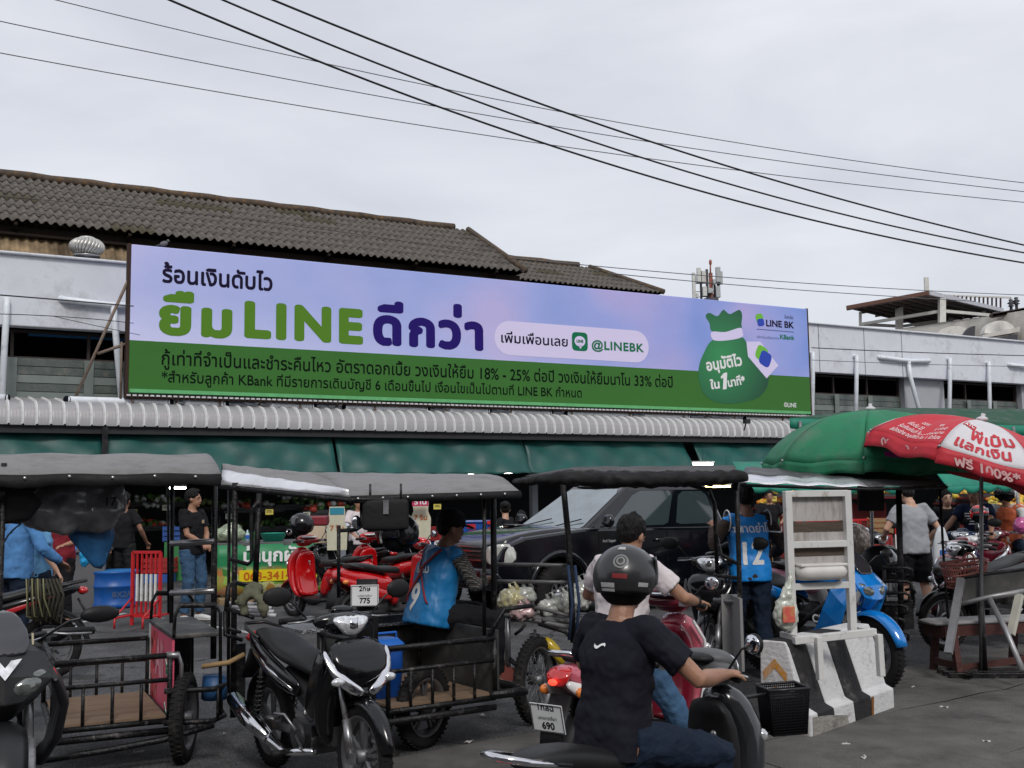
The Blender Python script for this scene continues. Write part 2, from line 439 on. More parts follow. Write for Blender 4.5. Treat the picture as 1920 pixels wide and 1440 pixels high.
# children use local coordinates (u, w, z)
AZ = (fp(0, 800)[1]+fp(1480, 818)[1])/2     # awning lower edge
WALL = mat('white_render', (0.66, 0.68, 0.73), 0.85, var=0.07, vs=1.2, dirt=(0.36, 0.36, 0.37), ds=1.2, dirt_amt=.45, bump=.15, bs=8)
WOFF = 1.6
zt = (fp(0, 475, WOFF)[1]+fp(1520, 607, WOFF)[1])/2
zb = (fp(40, 610, WOFF)[1]+fp(1560, 700, WOFF)[1])/2      # underside of the parapet
zs = AZ+0.62
UL, UR = -9.0, 46.0
m_ = MB(); m_.box(((UL+UR)/2, WOFF+0.15, (zt+zb)/2), (UR-UL, 0.3, zt-zb)); m_.box(((UL+UR)/2, WOFF+0.12, zt+0.02), (UR-UL, 0.42, 0.05))
obj('parapet', m_, WALL, bw_root, bevel=.02)
# control joints on the parapet at the right
CRK = mat('dark_joint', (0.2, 0.2, 0.22), 0.9, var=0)
for px in (1535, 1620, 1690): u = fp(px, 640, WOFF)[0]; m_ = MB(); m_.box((u, WOFF-0.002, (zt+zb)/2), (0.02, 0.012, zt-zb-.02)); obj('wall_joint', m_, CRK, bw_root)
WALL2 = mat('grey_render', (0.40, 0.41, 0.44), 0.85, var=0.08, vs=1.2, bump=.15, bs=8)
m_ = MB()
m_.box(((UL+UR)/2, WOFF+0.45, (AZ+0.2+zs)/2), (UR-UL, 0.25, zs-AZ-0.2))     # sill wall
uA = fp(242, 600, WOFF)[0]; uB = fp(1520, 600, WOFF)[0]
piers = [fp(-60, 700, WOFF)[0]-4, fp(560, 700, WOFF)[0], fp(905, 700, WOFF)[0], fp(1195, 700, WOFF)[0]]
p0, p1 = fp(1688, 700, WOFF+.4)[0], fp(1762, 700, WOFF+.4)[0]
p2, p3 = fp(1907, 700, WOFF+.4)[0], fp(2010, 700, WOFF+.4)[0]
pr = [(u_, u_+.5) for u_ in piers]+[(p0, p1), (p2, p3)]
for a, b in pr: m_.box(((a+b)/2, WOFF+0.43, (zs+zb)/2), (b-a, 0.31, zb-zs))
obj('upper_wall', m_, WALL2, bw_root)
# windows: dark opening above, tilted glass louvre screen below
WINF = mat('dark_window_frame', (0.03, 0.018, 0.015), 0.6)
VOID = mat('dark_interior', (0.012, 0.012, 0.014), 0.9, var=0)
GLP = mat('dusty_green_glass', (0.07, 0.09, 0.08), 0.25, var=0.25, vs=3, dirt=(0.16, 0.14, 0.12), ds=5, dirt_amt=.4)
GLP2 = mat('dusty_pale_glass', (0.16, 0.19, 0.175), 0.3, var=0.15, vs=3)
edges = sorted(pr)
spans = [(edges[i][1], edges[i+1][0]) for i in range(len(edges)-1)]
spans = [s for s in spans if s[1]-s[0] > 0.6]+[(p3, UR)]
hh = zb-zs
for a, b in spans:
    m_ = MB(); n_ = max(2, round((b-a)/1.35)); stp = (b-a)/n_
    for i in range(n_+1): m_.box((a+min(max(i*stp, .03), b-a-.03), WOFF+0.5, zs+hh*.8), (0.06, 0.06, hh*.4-.02))
    m_.box(((a+b)/2, WOFF+0.5, zb-.035), (b-a, 0.062, 0.05)); m_.box(((a+b)/2, WOFF+0.5, zs+hh*.6), (b-a, 0.062, 0.05))
    fr = obj('window', m_, WINF, bw_root)
    for i in range(n_):
        for j in range(5):
            m_ = MB(); z0 = zs+hh*.6*(j/5); m_.box((a+(i+.5)*stp, WOFF+0.40+.012*j, z0+hh*.06), (stp-.015, 0.012, hh*.12-.012), rot=Matrix.Rotation(R(-6), 3, 'X'))
            obj('pane', m_, GLP2 if j in (0, 2) else GLP, fr)
    for i in range(1, n_): m_ = MB(); m_.box((a+i*stp, WOFF+0.36, zs+hh*.3), (0.18, 0.012, hh*.58)); obj('clamp_strip', m_, GLP2, fr)
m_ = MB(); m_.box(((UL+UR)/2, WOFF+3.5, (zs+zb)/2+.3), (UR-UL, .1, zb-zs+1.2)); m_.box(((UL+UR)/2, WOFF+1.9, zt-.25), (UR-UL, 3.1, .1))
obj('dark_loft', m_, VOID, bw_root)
m_ = MB(); m_.box((fp(180, 618, WOFF+1)[0], WOFF+1.0, zb+0.0), (2.6, .05, .1)); obj('blue_beam', m_, mat('blue_trim', (0.04, 0.2, 0.45), .5), bw_root)
# interior of the hall: floor plinth, ceiling, back wall
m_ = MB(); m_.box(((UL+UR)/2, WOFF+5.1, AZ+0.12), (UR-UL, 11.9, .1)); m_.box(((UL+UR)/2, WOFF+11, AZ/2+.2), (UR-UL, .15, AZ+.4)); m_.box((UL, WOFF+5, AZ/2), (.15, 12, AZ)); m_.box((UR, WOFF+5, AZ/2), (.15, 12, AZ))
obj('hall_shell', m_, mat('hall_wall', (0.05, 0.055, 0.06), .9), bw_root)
PIPE = mat('white_pvc', (0.72, 0.76, 0.8), 0.35, var=.05, dirt=(.4, .42, .44), ds=4, dirt_amt=.3)
PIPEIN = mat('pipe_mouth', (0.004, 0.006, 0.01), 0.9, var=0)
def pipe(pts, r_=0.062):
    m_ = MB(); m_.tube(pts, r_, 12)
    for p in (pts[0], pts[-1]): m_.ell(p, r_*1.12, n=10)
    return obj('drain_pipe', m_, PIPE, bw_root)
W1 = WOFF-0.10; zr = AZ+.52
for (xt, yt, xb, yb) in ((13, 562, 3, 748), (1606, 668, 1603, 760), (1781, 673, 1778, 760), (1854, 680, 1855, 775), (1524, 662, 1522, 770)):
    u, z = fp(xt, yt, W1); u2, _ = fp(xb, yb, W1-.35); pipe([(u, WOFF-.02, z), (u, W1, z), (u, W1, z-.15), (u2, W1-.35, AZ+.55)])
for (xa, ya, xm, xb, yb) in ((116, 561, 213, 300, 575), (1652, 670, 1703, 1745, 675), (1895, 684, 1940, 2000, 690)):
    ua, za = fp(xa, ya, W1); ub, zb_ = fp(xb, yb, W1); um, zm = fp(xm, (ya+yb)/2, W1)
    pipe([(ua, WOFF-.02, za+.02), (ua+.05, W1, za), (um, W1, za-.05), (ub-.05, W1, za), (ub, WOFF-.02, za+.02)])
    pipe([(um, W1, za-.05), (um+.04, W1, za-.5), (um+.15, W1-.3, AZ+.55)], .065)
# outlets between board and awning
for xp in (387, 547, 710, 850, 960, 1100, 1220, 1330, 1480):
    u = fp(xp, 760, .9)[0]; pipe([(u, .95, AZ+1.1), (u, .9, AZ+.62)], .06)
for (a, b, y0, ends) in ((14, None, 755, 'a'), (125, 318, 757, 'ab'), (345, 422, 768, 'b'), (505, 587, 772, 'b'), (645, 800, 771, 'ab'), (840, 916, 777, 'b'), (955, 1032, 780, 'b'), (1060, 1182, 781, 'ab'), (1205, 1290, 788, 'b'), (1395, 1500, 789, 'a')):
    u0, z0 = fp(a, y0, .55)
    if b is None:
        m_ = MB(); m_.tube([(u0-1.5, .75, zr), (u0, .5, zr)], .07, 12); obj('drain_pipe', m_, PIPE, bw_root)
        m_ = MB(); m_.tube([(u0-.01, .495, zr), (u0+.002, .485, zr)], .073, 14); obj('pipe_mouth', m_, PIPEIN, bw_root); continue
    u1, _ = fp(b, y0, .55)
    m_ = MB(); m_.tube([(u0, .5, zr), (u0+.12, .55, zr), (u1-.12, .55, zr), (u1, .5, zr)], .07, 12); o_ = obj('drain_pipe', m_, PIPE, bw_root)
    for e, uu in (('a', u0), ('b', u1)):
        if e in ends:
            sg = -1 if e == 'a' else 1
            m_ = MB(); m_.tube([(uu+sg*.0, .49, zr), (uu+sg*.008, .475, zr)], .072, 14); obj('pipe_mouth', m_, PIPEIN, o_)
# awning: one sheet per rib, front edge rolled down
AWN = mat('awning_sheet', (0.36, 0.36, 0.375), 0.45, metal=0.15, var=0.12, vs=3, dirt=(0.24, 0.2, 0.17), ds=3, dirt_amt=.75)
prof = [(1.5, .62), (.9, .54), (.45, .47), (.25, .43), (.12, .36), (.04, .26), (0.0, .12), (0, 0)]
PW = 0.235
def awn_fn(u, v):
    i = v*(len(prof)-1); k_ = min(int(i), len(prof)-2); t = i-k_
    w_ = prof[k_][0]*(1-t)+prof[k_+1][0]*t; z_ = prof[k_][1]*(1-t)+prof[k_+1][1]*t
    du = u*PW; bmp = 0.0
    if u > .78: bmp = .05*math.sin((u-.78)/.22*math.pi)**.7
    else: bmp = .006*math.sin(u/.78*math.pi*6)**2
    return (du, w_-bmp*.8, z_+bmp*.5)
m_ = MB(); m_.grid(lambda u, v: awn_fn(u*.76, v), 9, len(prof)-1, k=0); m_.grid(lambda u, v: awn_fn(.76+u*.24, v), 6, len(prof)-1, k=1)
AWN2 = mat('awning_rib', (0.66, 0.66, 0.66), 0.5, var=0.08, dirt=(0.3, 0.26, 0.22), ds=3, dirt_amt=.5)
m_.add([(0, .003, 0), (PW, .003, 0), (PW, .05, -.01), (0, .05, -.01)], [(0, 1, 2, 3)], False, k=0)
first = obj('awning_sheet', m_, [AWN, AWN2], bw_root)
na = int((fp(1560, 800)[0]-UL)/PW)+4
first.location = (UL, 0, AZ)
for i in range(1, na):
    c = first.copy(); COL.objects.link(c); c.location = (UL+i*PW, 0, AZ+.004*math.sin(i*1.7)); c.rotation_euler = (R(random.uniform(-1, 1)), 0, 0)
m_ = MB(); m_.box((UL+na*PW/2, .75, AZ+.02), (na*PW, 1.4, .05)); m_.box((UL+na*PW/2, .12, AZ-.07), (na*PW, .1, .14))
obj('awning_beam', m_, mat('awning_beam', (.02, .02, .022), .7), bw_root)
# posts of the hall
POST = mat('grey_post', (0.2, 0.22, 0.25), .6)
for px in (640, 1000, 1268, 1385):
    u = fp(px, 900, 1.2)[0]; m_ = MB(); m_.box((u, 1.2, AZ/2), (.16, .16, AZ)); obj('post', m_, POST, bw_root, bevel=.01)
u = fp(190, 840, .3)[0]; m_ = MB(); m_.box((u, -.06, AZ-.5), (.1, .08, .95)); m_.box((u, -.105, AZ-.62), (.09, .006, .06), k=1); obj('post', m_, [DARKMET, WHITEP], bw_root)

# turbine ventilator
uv, zv = fp(162, 490, 2.2)
vt = thing('roof_ventilator', 'silver spinning turbine ventilator on the hall roof at left', 'ventilator', bl(uv, 2.2, zv-.35), ang)
m_ = MB(); m_.lathe([(.2, 0), (.2, .42), (.27, .43), (.27, .47), (.2, .48)], n=24); obj('neck', m_, STEEL, vt)
m_ = MB()
for i in range(26):
    a = 2*math.pi*i/26
    pts = []; ab = []
    for j in range(8):
        t = j/7*math.pi; rr_ = .12+.2*math.sin(t)**.7; aa = a+.5*math.sin(t/2)
        pts.append((rr_*math.cos(aa), rr_*math.sin(aa), .47+.36*j/7))
    m_.tube(pts, [.012, .03, .036, .038, .038, .036, .03, .012], 5)
m_.ell((0, 0, .83), (.17, .17, .045), n=18)
obj('turbine_dome', m_, mat('galvanised', (.55, .54, .5), .35, metal=.6), vt)

# ================================================================== OLD TILED ROOFS BEHIND
TILE = mat('old_fibre_cement', (0.10, 0.088, 0.078), 0.92, var=0.4, vs=2.5, bump=.5, bs=30, dirt=(0.05, 0.045, 0.04), ds=4, dirt_amt=.8)
TILE_B = mat('old_fibre_cement_pale', (0.135, 0.12, 0.105), 0.92, var=0.4, vs=2.5, bump=.5, bs=30, dirt=(0.055, 0.05, 0.045), ds=4, dirt_amt=.8)
TILE_C = mat('old_fibre_cement_mossy', (0.085, 0.075, 0.05), 0.95, var=0.5, vs=3, bump=.6, bs=25, dirt=(0.04, 0.035, 0.02), ds=5, dirt_amt=.9)
RIDGE = mat('lichen_ridge', (0.085, 0.065, 0.05), 0.95, var=.5, vs=7, dirt=(0.22, 0.12, 0.035), ds=8, dirt_amt=.45, bump=.6, bs=20)
def tiled_roof(label, off_e, off_r, pe, prr, u0, uE, uR, rows, lab_mat=TILE):
    """eave and ridge heights from photo points on the two planes; sheets of four corrugations each"""
    ze = fp(*pe, off_e)[1]; zr_ = fp(*prr, off_r)[1]
    t = thing('old_roof', label, 'roof', (BO.x, BO.y, 0), ang)
    P = 0.195; nc = 5; W_ = P*nc
    slope = math.hypot(off_r-off_e, zr_-ze); rl = slope/rows; th = math.atan2(zr_-ze, off_r-off_e)
    def mk(nc_):
        q = MB()
        q.grid(lambda a, b: (a*P*nc_, b*rl*1.06, .036*math.cos(a*nc_*2*math.pi)+.022*(1-b)), nc_*8, 2)
        me = obj('roof_sheet', q, TILE, t, solid=.015); return me
    protos = {}
    cnt = 0
    for r_ in range(rows):
        s0 = r_*rl; uend = uE+(uR-uE)*(r_/rows)
        u = u0-(r_ % 2)*2*P
        while u < uend-.1:
            n_ = min(nc, max(1, int((uend-u)/P)))
            if n_ not in protos: o_ = mk(n_); protos[n_] = o_
            else: o_ = protos[n_].copy(); COL.objects.link(o_); 
            o_.location = (u, off_e+s0*math.cos(th), ze+s0*math.sin(th))
            o_.rotation_euler = (th+R(random.uniform(-.2, .2)), 0, 0)
            rr_ = random.random()
            if rr_ < .36:
                o_.material_slots[0].link = 'OBJECT'; o_.material_slots[0].material = TILE_B if rr_ < .28 else TILE_C
            u += P*n_; cnt += 1
    # ridge capping and hip capping
    q = MB(); q.tube([(u0+i*.5, off_r, zr_+.06+.015*math.sin(i*2.1)) for i in range(int((uR-u0)/.5)+1)], .11, 8); q.tube([(uR, off_r, zr_+.05), (uE, off_e, ze+.05)], .09, 8)
    obj('ridge_cap', q, RIDGE, t)
    q = MB(); q.box(((u0+uE)/2, off_e+.35, ze-.12), (uE-u0, .08, .14)); q.box(((u0+uE)/2, off_e+1.4, ze-.45), (uE-u0, .1, 1.6))
    i = u0+.5
    while i < uE: q.beam((i, off_e+.02, ze-.05), (i, off_e+1.3, ze-.55), .07, .07); i += 2.4
    q.box(((u0+uE)/2, off_e+.7, ze+.02), (uE-u0, 1.3, .03), rot=Matrix.Rotation(th, 3, 'X'))
    # far slope closes the roof
    q.add([(u0, off_r, zr_), (uR, off_r, zr_), (uE, 2*off_r-off_e, ze), (u0, 2*off_r-off_e, ze)], [(0, 1, 2, 3)], False)
    q.add([(uR, off_r, zr_), (uE, 2*off_r-off_e, ze), (uE, off_e, ze)], [(0, 1, 2)], False)
    obj('roof_timber', q, mat('dark_timber', (.02, .014, .011), .9), t)
    return t, ze
OE, ORR = 4.2, 8.0
tr, ze1 = tiled_roof('long old corrugated tile roof with mossy ridge behind the parapet', OE, ORR, (500, 461), (440, 381), fp(-260, 400, OE)[0], fp(985, 508, OE)[0], fp(878, 432, ORR)[0], 7)
tr2, ze2 = tiled_roof('lower dark corrugated roof behind the billboard, right of the long roof', 7.2, 9.8, (1235, 549), (1030, 495), fp(830, 500, 7.2)[0], fp(1245, 552, 7.2)[0], fp(1105, 501, 9.8)[0], 5)
# brownish corrugated cladding under the old eave
q = MB(); u0 = fp(-260, 470, 3.6)[0]; u1 = fp(260, 480, 3.6)[0]; zc = fp(100, 480, 3.6)[1]
q.grid(lambda a, b: (u0+(u1-u0)*a, 3.6+1.3*b+.04*math.cos(a*(u1-u0)/.2*2*math.pi), zc-.5+1.5*b), int((u1-u0)/.2*6), 2)
obj('skylight_sheet', q, mat('brown_fibreglass', (.24, .17, .095), .6, var=.5, vs=2, dirt=(.03, .02, .012), ds=1.2, dirt_amt=.8), bw_root)

# ================================================================== BILLBOARD
OB = 0.35
ub0, zb0 = fp(241, 738, OB); ub1, zb1 = fp(1521, 776, OB); _, ztl = fp(248, 460, OB); _, ztr = fp(1516, 578, OB)
zlo = (zb0+zb1)/2; zhi = (ztl+ztr)/2
bb = thing('billboard', 'wide green and blue advertising billboard with Thai lettering above the market awning', 'billboard', (BO.x, BO.y, 0), ang)
BWID = ub1-ub0; BH = zhi-zlo
def bp(x, y):
    """board coordinates (metres from lower left) of a photo pixel"""
    xl = 241+(738-y)/278*8; xr = 1521-(776-y)/198*5
    u, z = fp(x, y, OB); 
    ytop = 460+(x-248)*(578-460)/(1516-248); ybot = 738+(x-241)*(776-738)/(1521-241)
    return (u-ub0), (ybot-y)/(ybot-ytop)*BH
def bbfn(off): return lambda x, y: (ub0+x, OB-off, zlo+y)
# printed sheet
pm_ = bpy.data.materials.new('printed_sheet'); pm_.use_nodes = True
n = pm_.node_tree.nodes; l = pm_.node_tree.links; p = n['Principled BSDF']; p.inputs['Roughness'].default_value = .5; p.inputs['Specular IOR Level'].default_value = .2
t = n.new('ShaderNodeTexCoord'); sx_ = n.new('ShaderNodeSeparateXYZ'); l.new(t.outputs['Object'], sx_.inputs[0])
nn_ = n.new('ShaderNodeTexNoise'); nn_.inputs['Scale'].default_value = .32; nn_.inputs['Detail'].default_value = 2; l.new(t.outputs['Object'], nn_.inputs['Vector'])
c1 = n.new('ShaderNodeValToRGB'); e = c1.color_ramp.elements
e[0].position = .36; e[0].color = (.23, .34, .76, 1); e[1].position = .66; e[1].color = (.50, .44, .78, 1)
ee = e.new(.5); ee.color = (.34, .40, .80, 1)
l.new(nn_.outputs['Fac'], c1.inputs['Fac'])
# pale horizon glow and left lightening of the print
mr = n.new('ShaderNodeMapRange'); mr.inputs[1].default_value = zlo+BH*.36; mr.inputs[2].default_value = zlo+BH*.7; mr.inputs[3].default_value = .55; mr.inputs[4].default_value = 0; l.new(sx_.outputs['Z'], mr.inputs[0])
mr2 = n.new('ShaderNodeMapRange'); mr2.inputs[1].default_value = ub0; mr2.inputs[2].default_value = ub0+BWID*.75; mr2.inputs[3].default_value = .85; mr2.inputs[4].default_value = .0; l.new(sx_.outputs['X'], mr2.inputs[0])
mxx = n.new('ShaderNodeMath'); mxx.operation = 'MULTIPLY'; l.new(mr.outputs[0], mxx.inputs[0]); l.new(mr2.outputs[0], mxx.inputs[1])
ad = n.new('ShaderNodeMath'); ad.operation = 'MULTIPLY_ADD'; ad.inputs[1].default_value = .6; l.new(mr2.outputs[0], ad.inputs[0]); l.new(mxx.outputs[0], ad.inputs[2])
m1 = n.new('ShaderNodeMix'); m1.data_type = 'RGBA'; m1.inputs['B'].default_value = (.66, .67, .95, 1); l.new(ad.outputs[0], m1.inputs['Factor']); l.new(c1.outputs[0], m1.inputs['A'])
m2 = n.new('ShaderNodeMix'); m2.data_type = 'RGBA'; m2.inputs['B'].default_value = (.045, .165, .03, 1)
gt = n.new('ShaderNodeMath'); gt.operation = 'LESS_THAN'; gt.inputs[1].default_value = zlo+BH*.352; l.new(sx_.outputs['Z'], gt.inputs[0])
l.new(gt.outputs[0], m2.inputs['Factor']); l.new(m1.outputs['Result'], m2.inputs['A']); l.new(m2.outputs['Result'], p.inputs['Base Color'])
bn = n.new('ShaderNodeTexNoise'); bn.inputs['Scale'].default_value = 1.5; l.new(t.outputs['Object'], bn.inputs['Vector'])
bq = n.new('ShaderNodeBump'); bq.inputs['Strength'].default_value = .25; bq.inputs['Distance'].default_value = .08; l.new(bn.outputs['Fac'], bq.inputs['Height']); l.new(bq.outputs[0], p.inputs['Normal'])
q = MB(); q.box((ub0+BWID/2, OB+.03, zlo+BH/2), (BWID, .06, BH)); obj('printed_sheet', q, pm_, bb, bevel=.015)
q = MB(); q.box((ub0+BWID/2, OB-.005, zlo+.045), (BWID-.04, .012, .07)); obj('bottom_hem', q, mat('pale_green_hem', (.12, .42, .16), .5), bb)
q = MB()
q.box((ub0-.03, OB+.1, zlo+BH/2), (.06, .16, BH+.04)); q.box((ub1+.03, OB+.1, zlo+BH/2), (.06, .16, BH+.04))
q.box((ub0+BWID/2, OB+.1, zlo-.06), (BWID+.12, .12, .07)); q.box((ub0+BWID/2, OB+.15, zhi-.03), (BWID, .1, .06))
obj('frame', q, mat('rusty_frame', (.05, .03, .025), .8), bb)
RUSTY = mat('rusty_tube', (.19, .14, .11), .75, var=.3, vs=9, dirt=(.09, .045, .025), ds=8)
nu = 22
for i in range(nu):
    q = MB(); uu = ub0+.1+i*(BWID-.2)/(nu-1)
    q.tube([(uu, OB+.1, zlo-.08), (uu+(.12 if i % 2 else 0), OB+(.9 if i % 2 else .1), AZ+.45)], .022, 6); obj('leg', q, RUSTY, bb)
q = MB()
i = 0
while i*.11 < BWID: q.box((ub0+i*.11, OB+.0, zlo-.045), (.07, .06, .03)); i += 1
obj('lashing', q, mat('white_lashing', (.6, .6, .6), .8), bb)
q = MB(); q.tube([(ub0, .45, zlo+2.3), (ub0-.95, .6, AZ+.5)], .03, 6); q.tube([(ub0-.55, .55, zlo+.75), (ub0, .5, zlo+.98)], .03, 6)
q.tube([(ub0-.12, .5, zlo-.1), (ub0-.12, .5, zlo+1.0)], .025, 6)
obj('brace', q, RUSTY, bb)
NAVY = mat('print_navy', (.012, .008, .03), .45, var=0); PURP = mat('print_indigo', (.022, .01, .15), .45, var=0)
GRN = mat('print_leaf_green', (.10, .235, .025), .45, var=0); DKG = mat('print_dark_on_green', (.003, .008, .004), .45, var=0)
TEALG = mat('print_teal_green', (.012, .17, .08), .45, var=0); PILL = mat('print_pale_lilac', (.72, .66, .90), .45, var=0)
def letters(s, x0, yb, x1, yt_ref, mt, bold, ratio=None, off=.004, name='lettering', rows=60, sp=1.0):
    """text starting at photo pixel (x0, yb) and ending at x1; size from the pixel height of a plain letter"""
    a = bp(x0, yb); b = bp(x1, yb+(x1-x0)*.0) ; hgt = bp(x0, yt_ref)[1]-a[1]
    size = hgt/((ratio or .56)+2*bold)
    mb_ = text_mb(s, size, bold, rows=8, sp=sp)
    wid = bp(x1, yb)[0]-a[0]
    sx = wid/mb_.width
    q = text_mb(s, size, bold, fn=lambda x, y: (ub0+a[0]+x, OB-off, zlo+a[1]+bold*size+y), rows=rows, sx=sx, sp=sp)
    return obj(name, q, mt, bb)
letters('ร้อนเงินดับไว', 305, 532, 510, 505, NAVY, .026, .56)
letters('ยืม', 303, 630, 430, 573, GRN, .05, .56, rows=110, sp=1.1)
letters('LINE', 463, 636, 676, 563, GRN, .052, .72, rows=110, sp=1.22)
letters('ดีกว่า', 704, 648, 902, 591, PURP, .05, .56, rows=110, sp=1.1)
letters('กู้เท่าที่จำเป็นและชำระคืนไหว อัตราดอกเบี้ย วงเงินให้ยืม 18% - 25% ต่อปี วงเงินให้ยืมนาโน 33% ต่อปี', 303, 686, 1260, 667, DKG, .011, .53)
letters('*สำหรับลูกค้า KBank ที่มีรายการเดินบัญชี 6 เดือนขึ้นไป เงื่อนไขเป็นไปตามที่ LINE BK กำหนด', 303, 718, 1090, 703, DKG, .009, .53)
# lilac pill
def disc_poly(cx, cy, rx, ry, n=32, p=2):
    out = []
    for i in range(n):
        a = 2*math.pi*i/n; c_, s_ = math.cos(a), math.sin(a)
        out.append((cx+rx*math.copysign(abs(c_)**(2/p), c_), cy+ry*math.copysign(abs(s_)**(2/p), s_)))
    return out
def flat(poly, off, mt, name='print', th=.0):
    q = MB(); q.add([(ub0+x, OB-off, zlo+y) for x, y in poly], [tuple(range(len(poly)))[::-1]], False); return obj(name, q, mt, bb)
x0, y0 = bp(927, 636); x1, y1 = bp(1216, 646); hp = (bp(1070, 612)[1]-bp(1070, 674)[1])/2; cy = bp(1070, 642)[1]
poly = [(x0+hp+hp*math.cos(a), cy+hp*math.sin(a)) for a in [R(90+i*180/14) for i in range(15)]]+[(x1-hp+hp*math.cos(a), cy+hp*math.sin(a)) for a in [R(-90+i*180/14) for i in range(15)]]
flat(poly, .003, PILL, 'print_pill')
letters('เพิ่มเพื่อนเลย', 940, 643, 1064, 628, NAVY, .016, .56, off=.006)
letters('@LINEBK', 1110, 655, 1206, 638, TEALG, .03, .70, off=.006, sp=1.1)
cx, cyy = bp(1087, 641); hs = (bp(1087, 624)[1]-bp(1087, 659)[1])/2
flat(disc_poly(cx, cyy, hs, hs, p=5), .006, TEALG, 'print_icon')
flat(disc_poly(cx, cyy+.03*hs, hs*.68, hs*.56), .009, PILL, 'print_bubble')
flat([(cx-.2*hs, cyy-.42*hs), (cx+.05*hs, cyy-.8*hs), (cx+.3*hs, cyy-.42*hs)], .009, PILL, 'print_bubble')
q = text_mb('LINE', hs*.42, .05, fn=lambda x, y: (ub0+cx+x, OB-.012, zlo+cyy-.1*hs+y), rows=30, align='c'); obj('lettering', q, TEALG, bb)
# logos top right
letters('LINE BK', 1437, 611, 1488, 598, NAVY, .03, .70)
letters('ให้บริการโดย', 1471, 596, 1487, 591, NAVY, 0, .6)
letters('KBank', 1463, 635, 1489, 626, TEALG, .03, .70)
letters('บริการในเครือธนาคาร', 1419, 633, 1461, 629, mat('print_faint', (.1, .15, .3), .5, var=0), 0, .6)
letters('©LINE', 1470, 762, 1493, 754, WHITEINK, .01, .70)
xa, ya = bp(1419, 617); xb_, yb_ = bp(1488, 620); flat([(xa, ya), (xb_, ya-.0), (xb_, ya+.02), (xa, ya+.02)], .004, mat('print_faint', (.1, .15, .3)), 'print_rule')
def loz(cx, cy, w, h, rotd, mt, off, p=3.5):
    c_, s_ = math.cos(R(rotd)), math.sin(R(rotd))
    flat([(cx+x*c_-y*s_, cy+x*s_+y*c_) for x, y in disc_poly(0, 0, w, h, p=p)], off, mt, 'print_logo')
LBLUE = mat('logo_blue', (.01, .05, .45), .4, var=0); LGRN = mat('logo_green', (.15, .5, .03), .4, var=0)
gx, gy = bp(1425, 600); loz(gx-.02, gy+.07, .13, .11, 10, LGRN, .004); loz(gx+.02, gy-.05, .12, .1, 10, LBLUE, .006)
# money bag print
BAG = bpy.data.materials.new('print_bag_green'); BAG.use_nodes = True
n = BAG.node_tree.nodes; l = BAG.node_tree.links; p = n['Principled BSDF']; p.inputs['Roughness'].default_value = .42
t = n.new('ShaderNodeTexCoord'); sg = n.new('ShaderNodeTexGradient'); sg.gradient_type = 'SPHERICAL'; mpn = n.new('ShaderNodeMapping'); l.new(t.outputs['Object'], mpn.inputs['Vector'])
bx_, by_ = bp(1352, 668); bxx, byy = bp(1378, 700)
mpn.vector_type = 'TEXTURE'; mpn.inputs['Location'].default_value = (ub0+bx_, OB, zlo+by_); mpn.inputs['Scale'].default_value = (1.7, 1.7, 1.7)
l.new(mpn.outputs[0], sg.inputs['Vector']); c1 = n.new('ShaderNodeValToRGB'); c1.color_ramp.elements[0].color = (.004, .07, .03, 1); c1.color_ramp.elements[1].color = (.03, .28, .09, 1)
l.new(sg.outputs['Fac'], c1.inputs['Fac']); l.new(c1.outputs[0], p.inputs['Base Color'])
body_px = [(1338, 636), (1388, 630), (1405, 652), (1425, 670), (1438, 695), (1440, 720), (1425, 742), (1400, 752), (1370, 756), (1340, 752), (1320, 738), (1311, 715), (1310, 690), (1318, 665)]
top_px = [(1338, 622), (1330, 605), (1323, 592), (1330, 586), (1345, 592), (1356, 580), (1368, 588), (1385, 580), (1391, 588), (1390, 605), (1386, 620)]
def smooth_poly(px, n=6):
    P_ = [Vector(bp(*a)) for a in px]; m = len(P_); out = []
    for i in range(m):
        a, b, c, d = P_[i-1], P_[i], P_[(i+1) % m], P_[(i+2) % m]
        for j in range(n):
            t = j/n; out.append(.5*((2*b)+(c-a)*t+(2*a-5*b+4*c-d)*t*t+(3*b-a-3*c+d)*t**3))
    return [(v.x, v.y) for v in out]
flat(smooth_poly(body_px)[::-1], .004, BAG, 'print_bag')
flat(smooth_poly(top_px)[::-1], .005, BAG, 'print_bag')
flat(smooth_poly([(1334, 622), (1360, 622), (1387, 614), (1392, 622), (1390, 632), (1362, 638), (1337, 637)])[::-1], .007, PILL, 'print_bag_tie')
flat([bp(*a) for a in [(1399, 640), (1425, 640), (1459, 685), (1437, 709), (1402, 668)]], .009, PILL, 'print_tag')
gx, gy = bp(1430, 668); loz(gx-.04, gy+.08, .2, .2, -25, LGRN, .011); loz(gx+.08, gy-.06, .2, .2, -25, LBLUE, .013)
def tilt_letters(s, x0, y0, x1, y1, hpx, mt, bold, ratio, off):
    a = Vector(bp(x0, y0)); b = Vector(bp(x1, y1)); d_ = (b-a).normalized(); nrm = Vector((-d_.y, d_.x)); size = (bp(x0, y0-hpx)[1]-a.y)/(ratio+2*bold)
    w0 = text_mb(s, size, bold, rows=8).width; sx = (b-a).length/w0
    def f(x, y): v = a+d_*x+nrm*y; return (ub0+v.x, OB-off, zlo+v.y)
    obj('lettering', text_mb(s, size, bold, fn=f, rows=50, sx=sx), mt, bb)
tilt_letters('อนุมัติไว', 1326, 695, 1391, 684, 17, WHITEINK, .034, .56, .008)
tilt_letters('ใน', 1333, 729, 1349, 727, 13, WHITEINK, .035, .56, .008)
flat([bp(*a) for a in [(1351, 706), (1357, 699), (1363, 698), (1362, 729), (1355, 730), (1356, 708), (1352, 710)]], .008, WHITEINK, 'lettering')
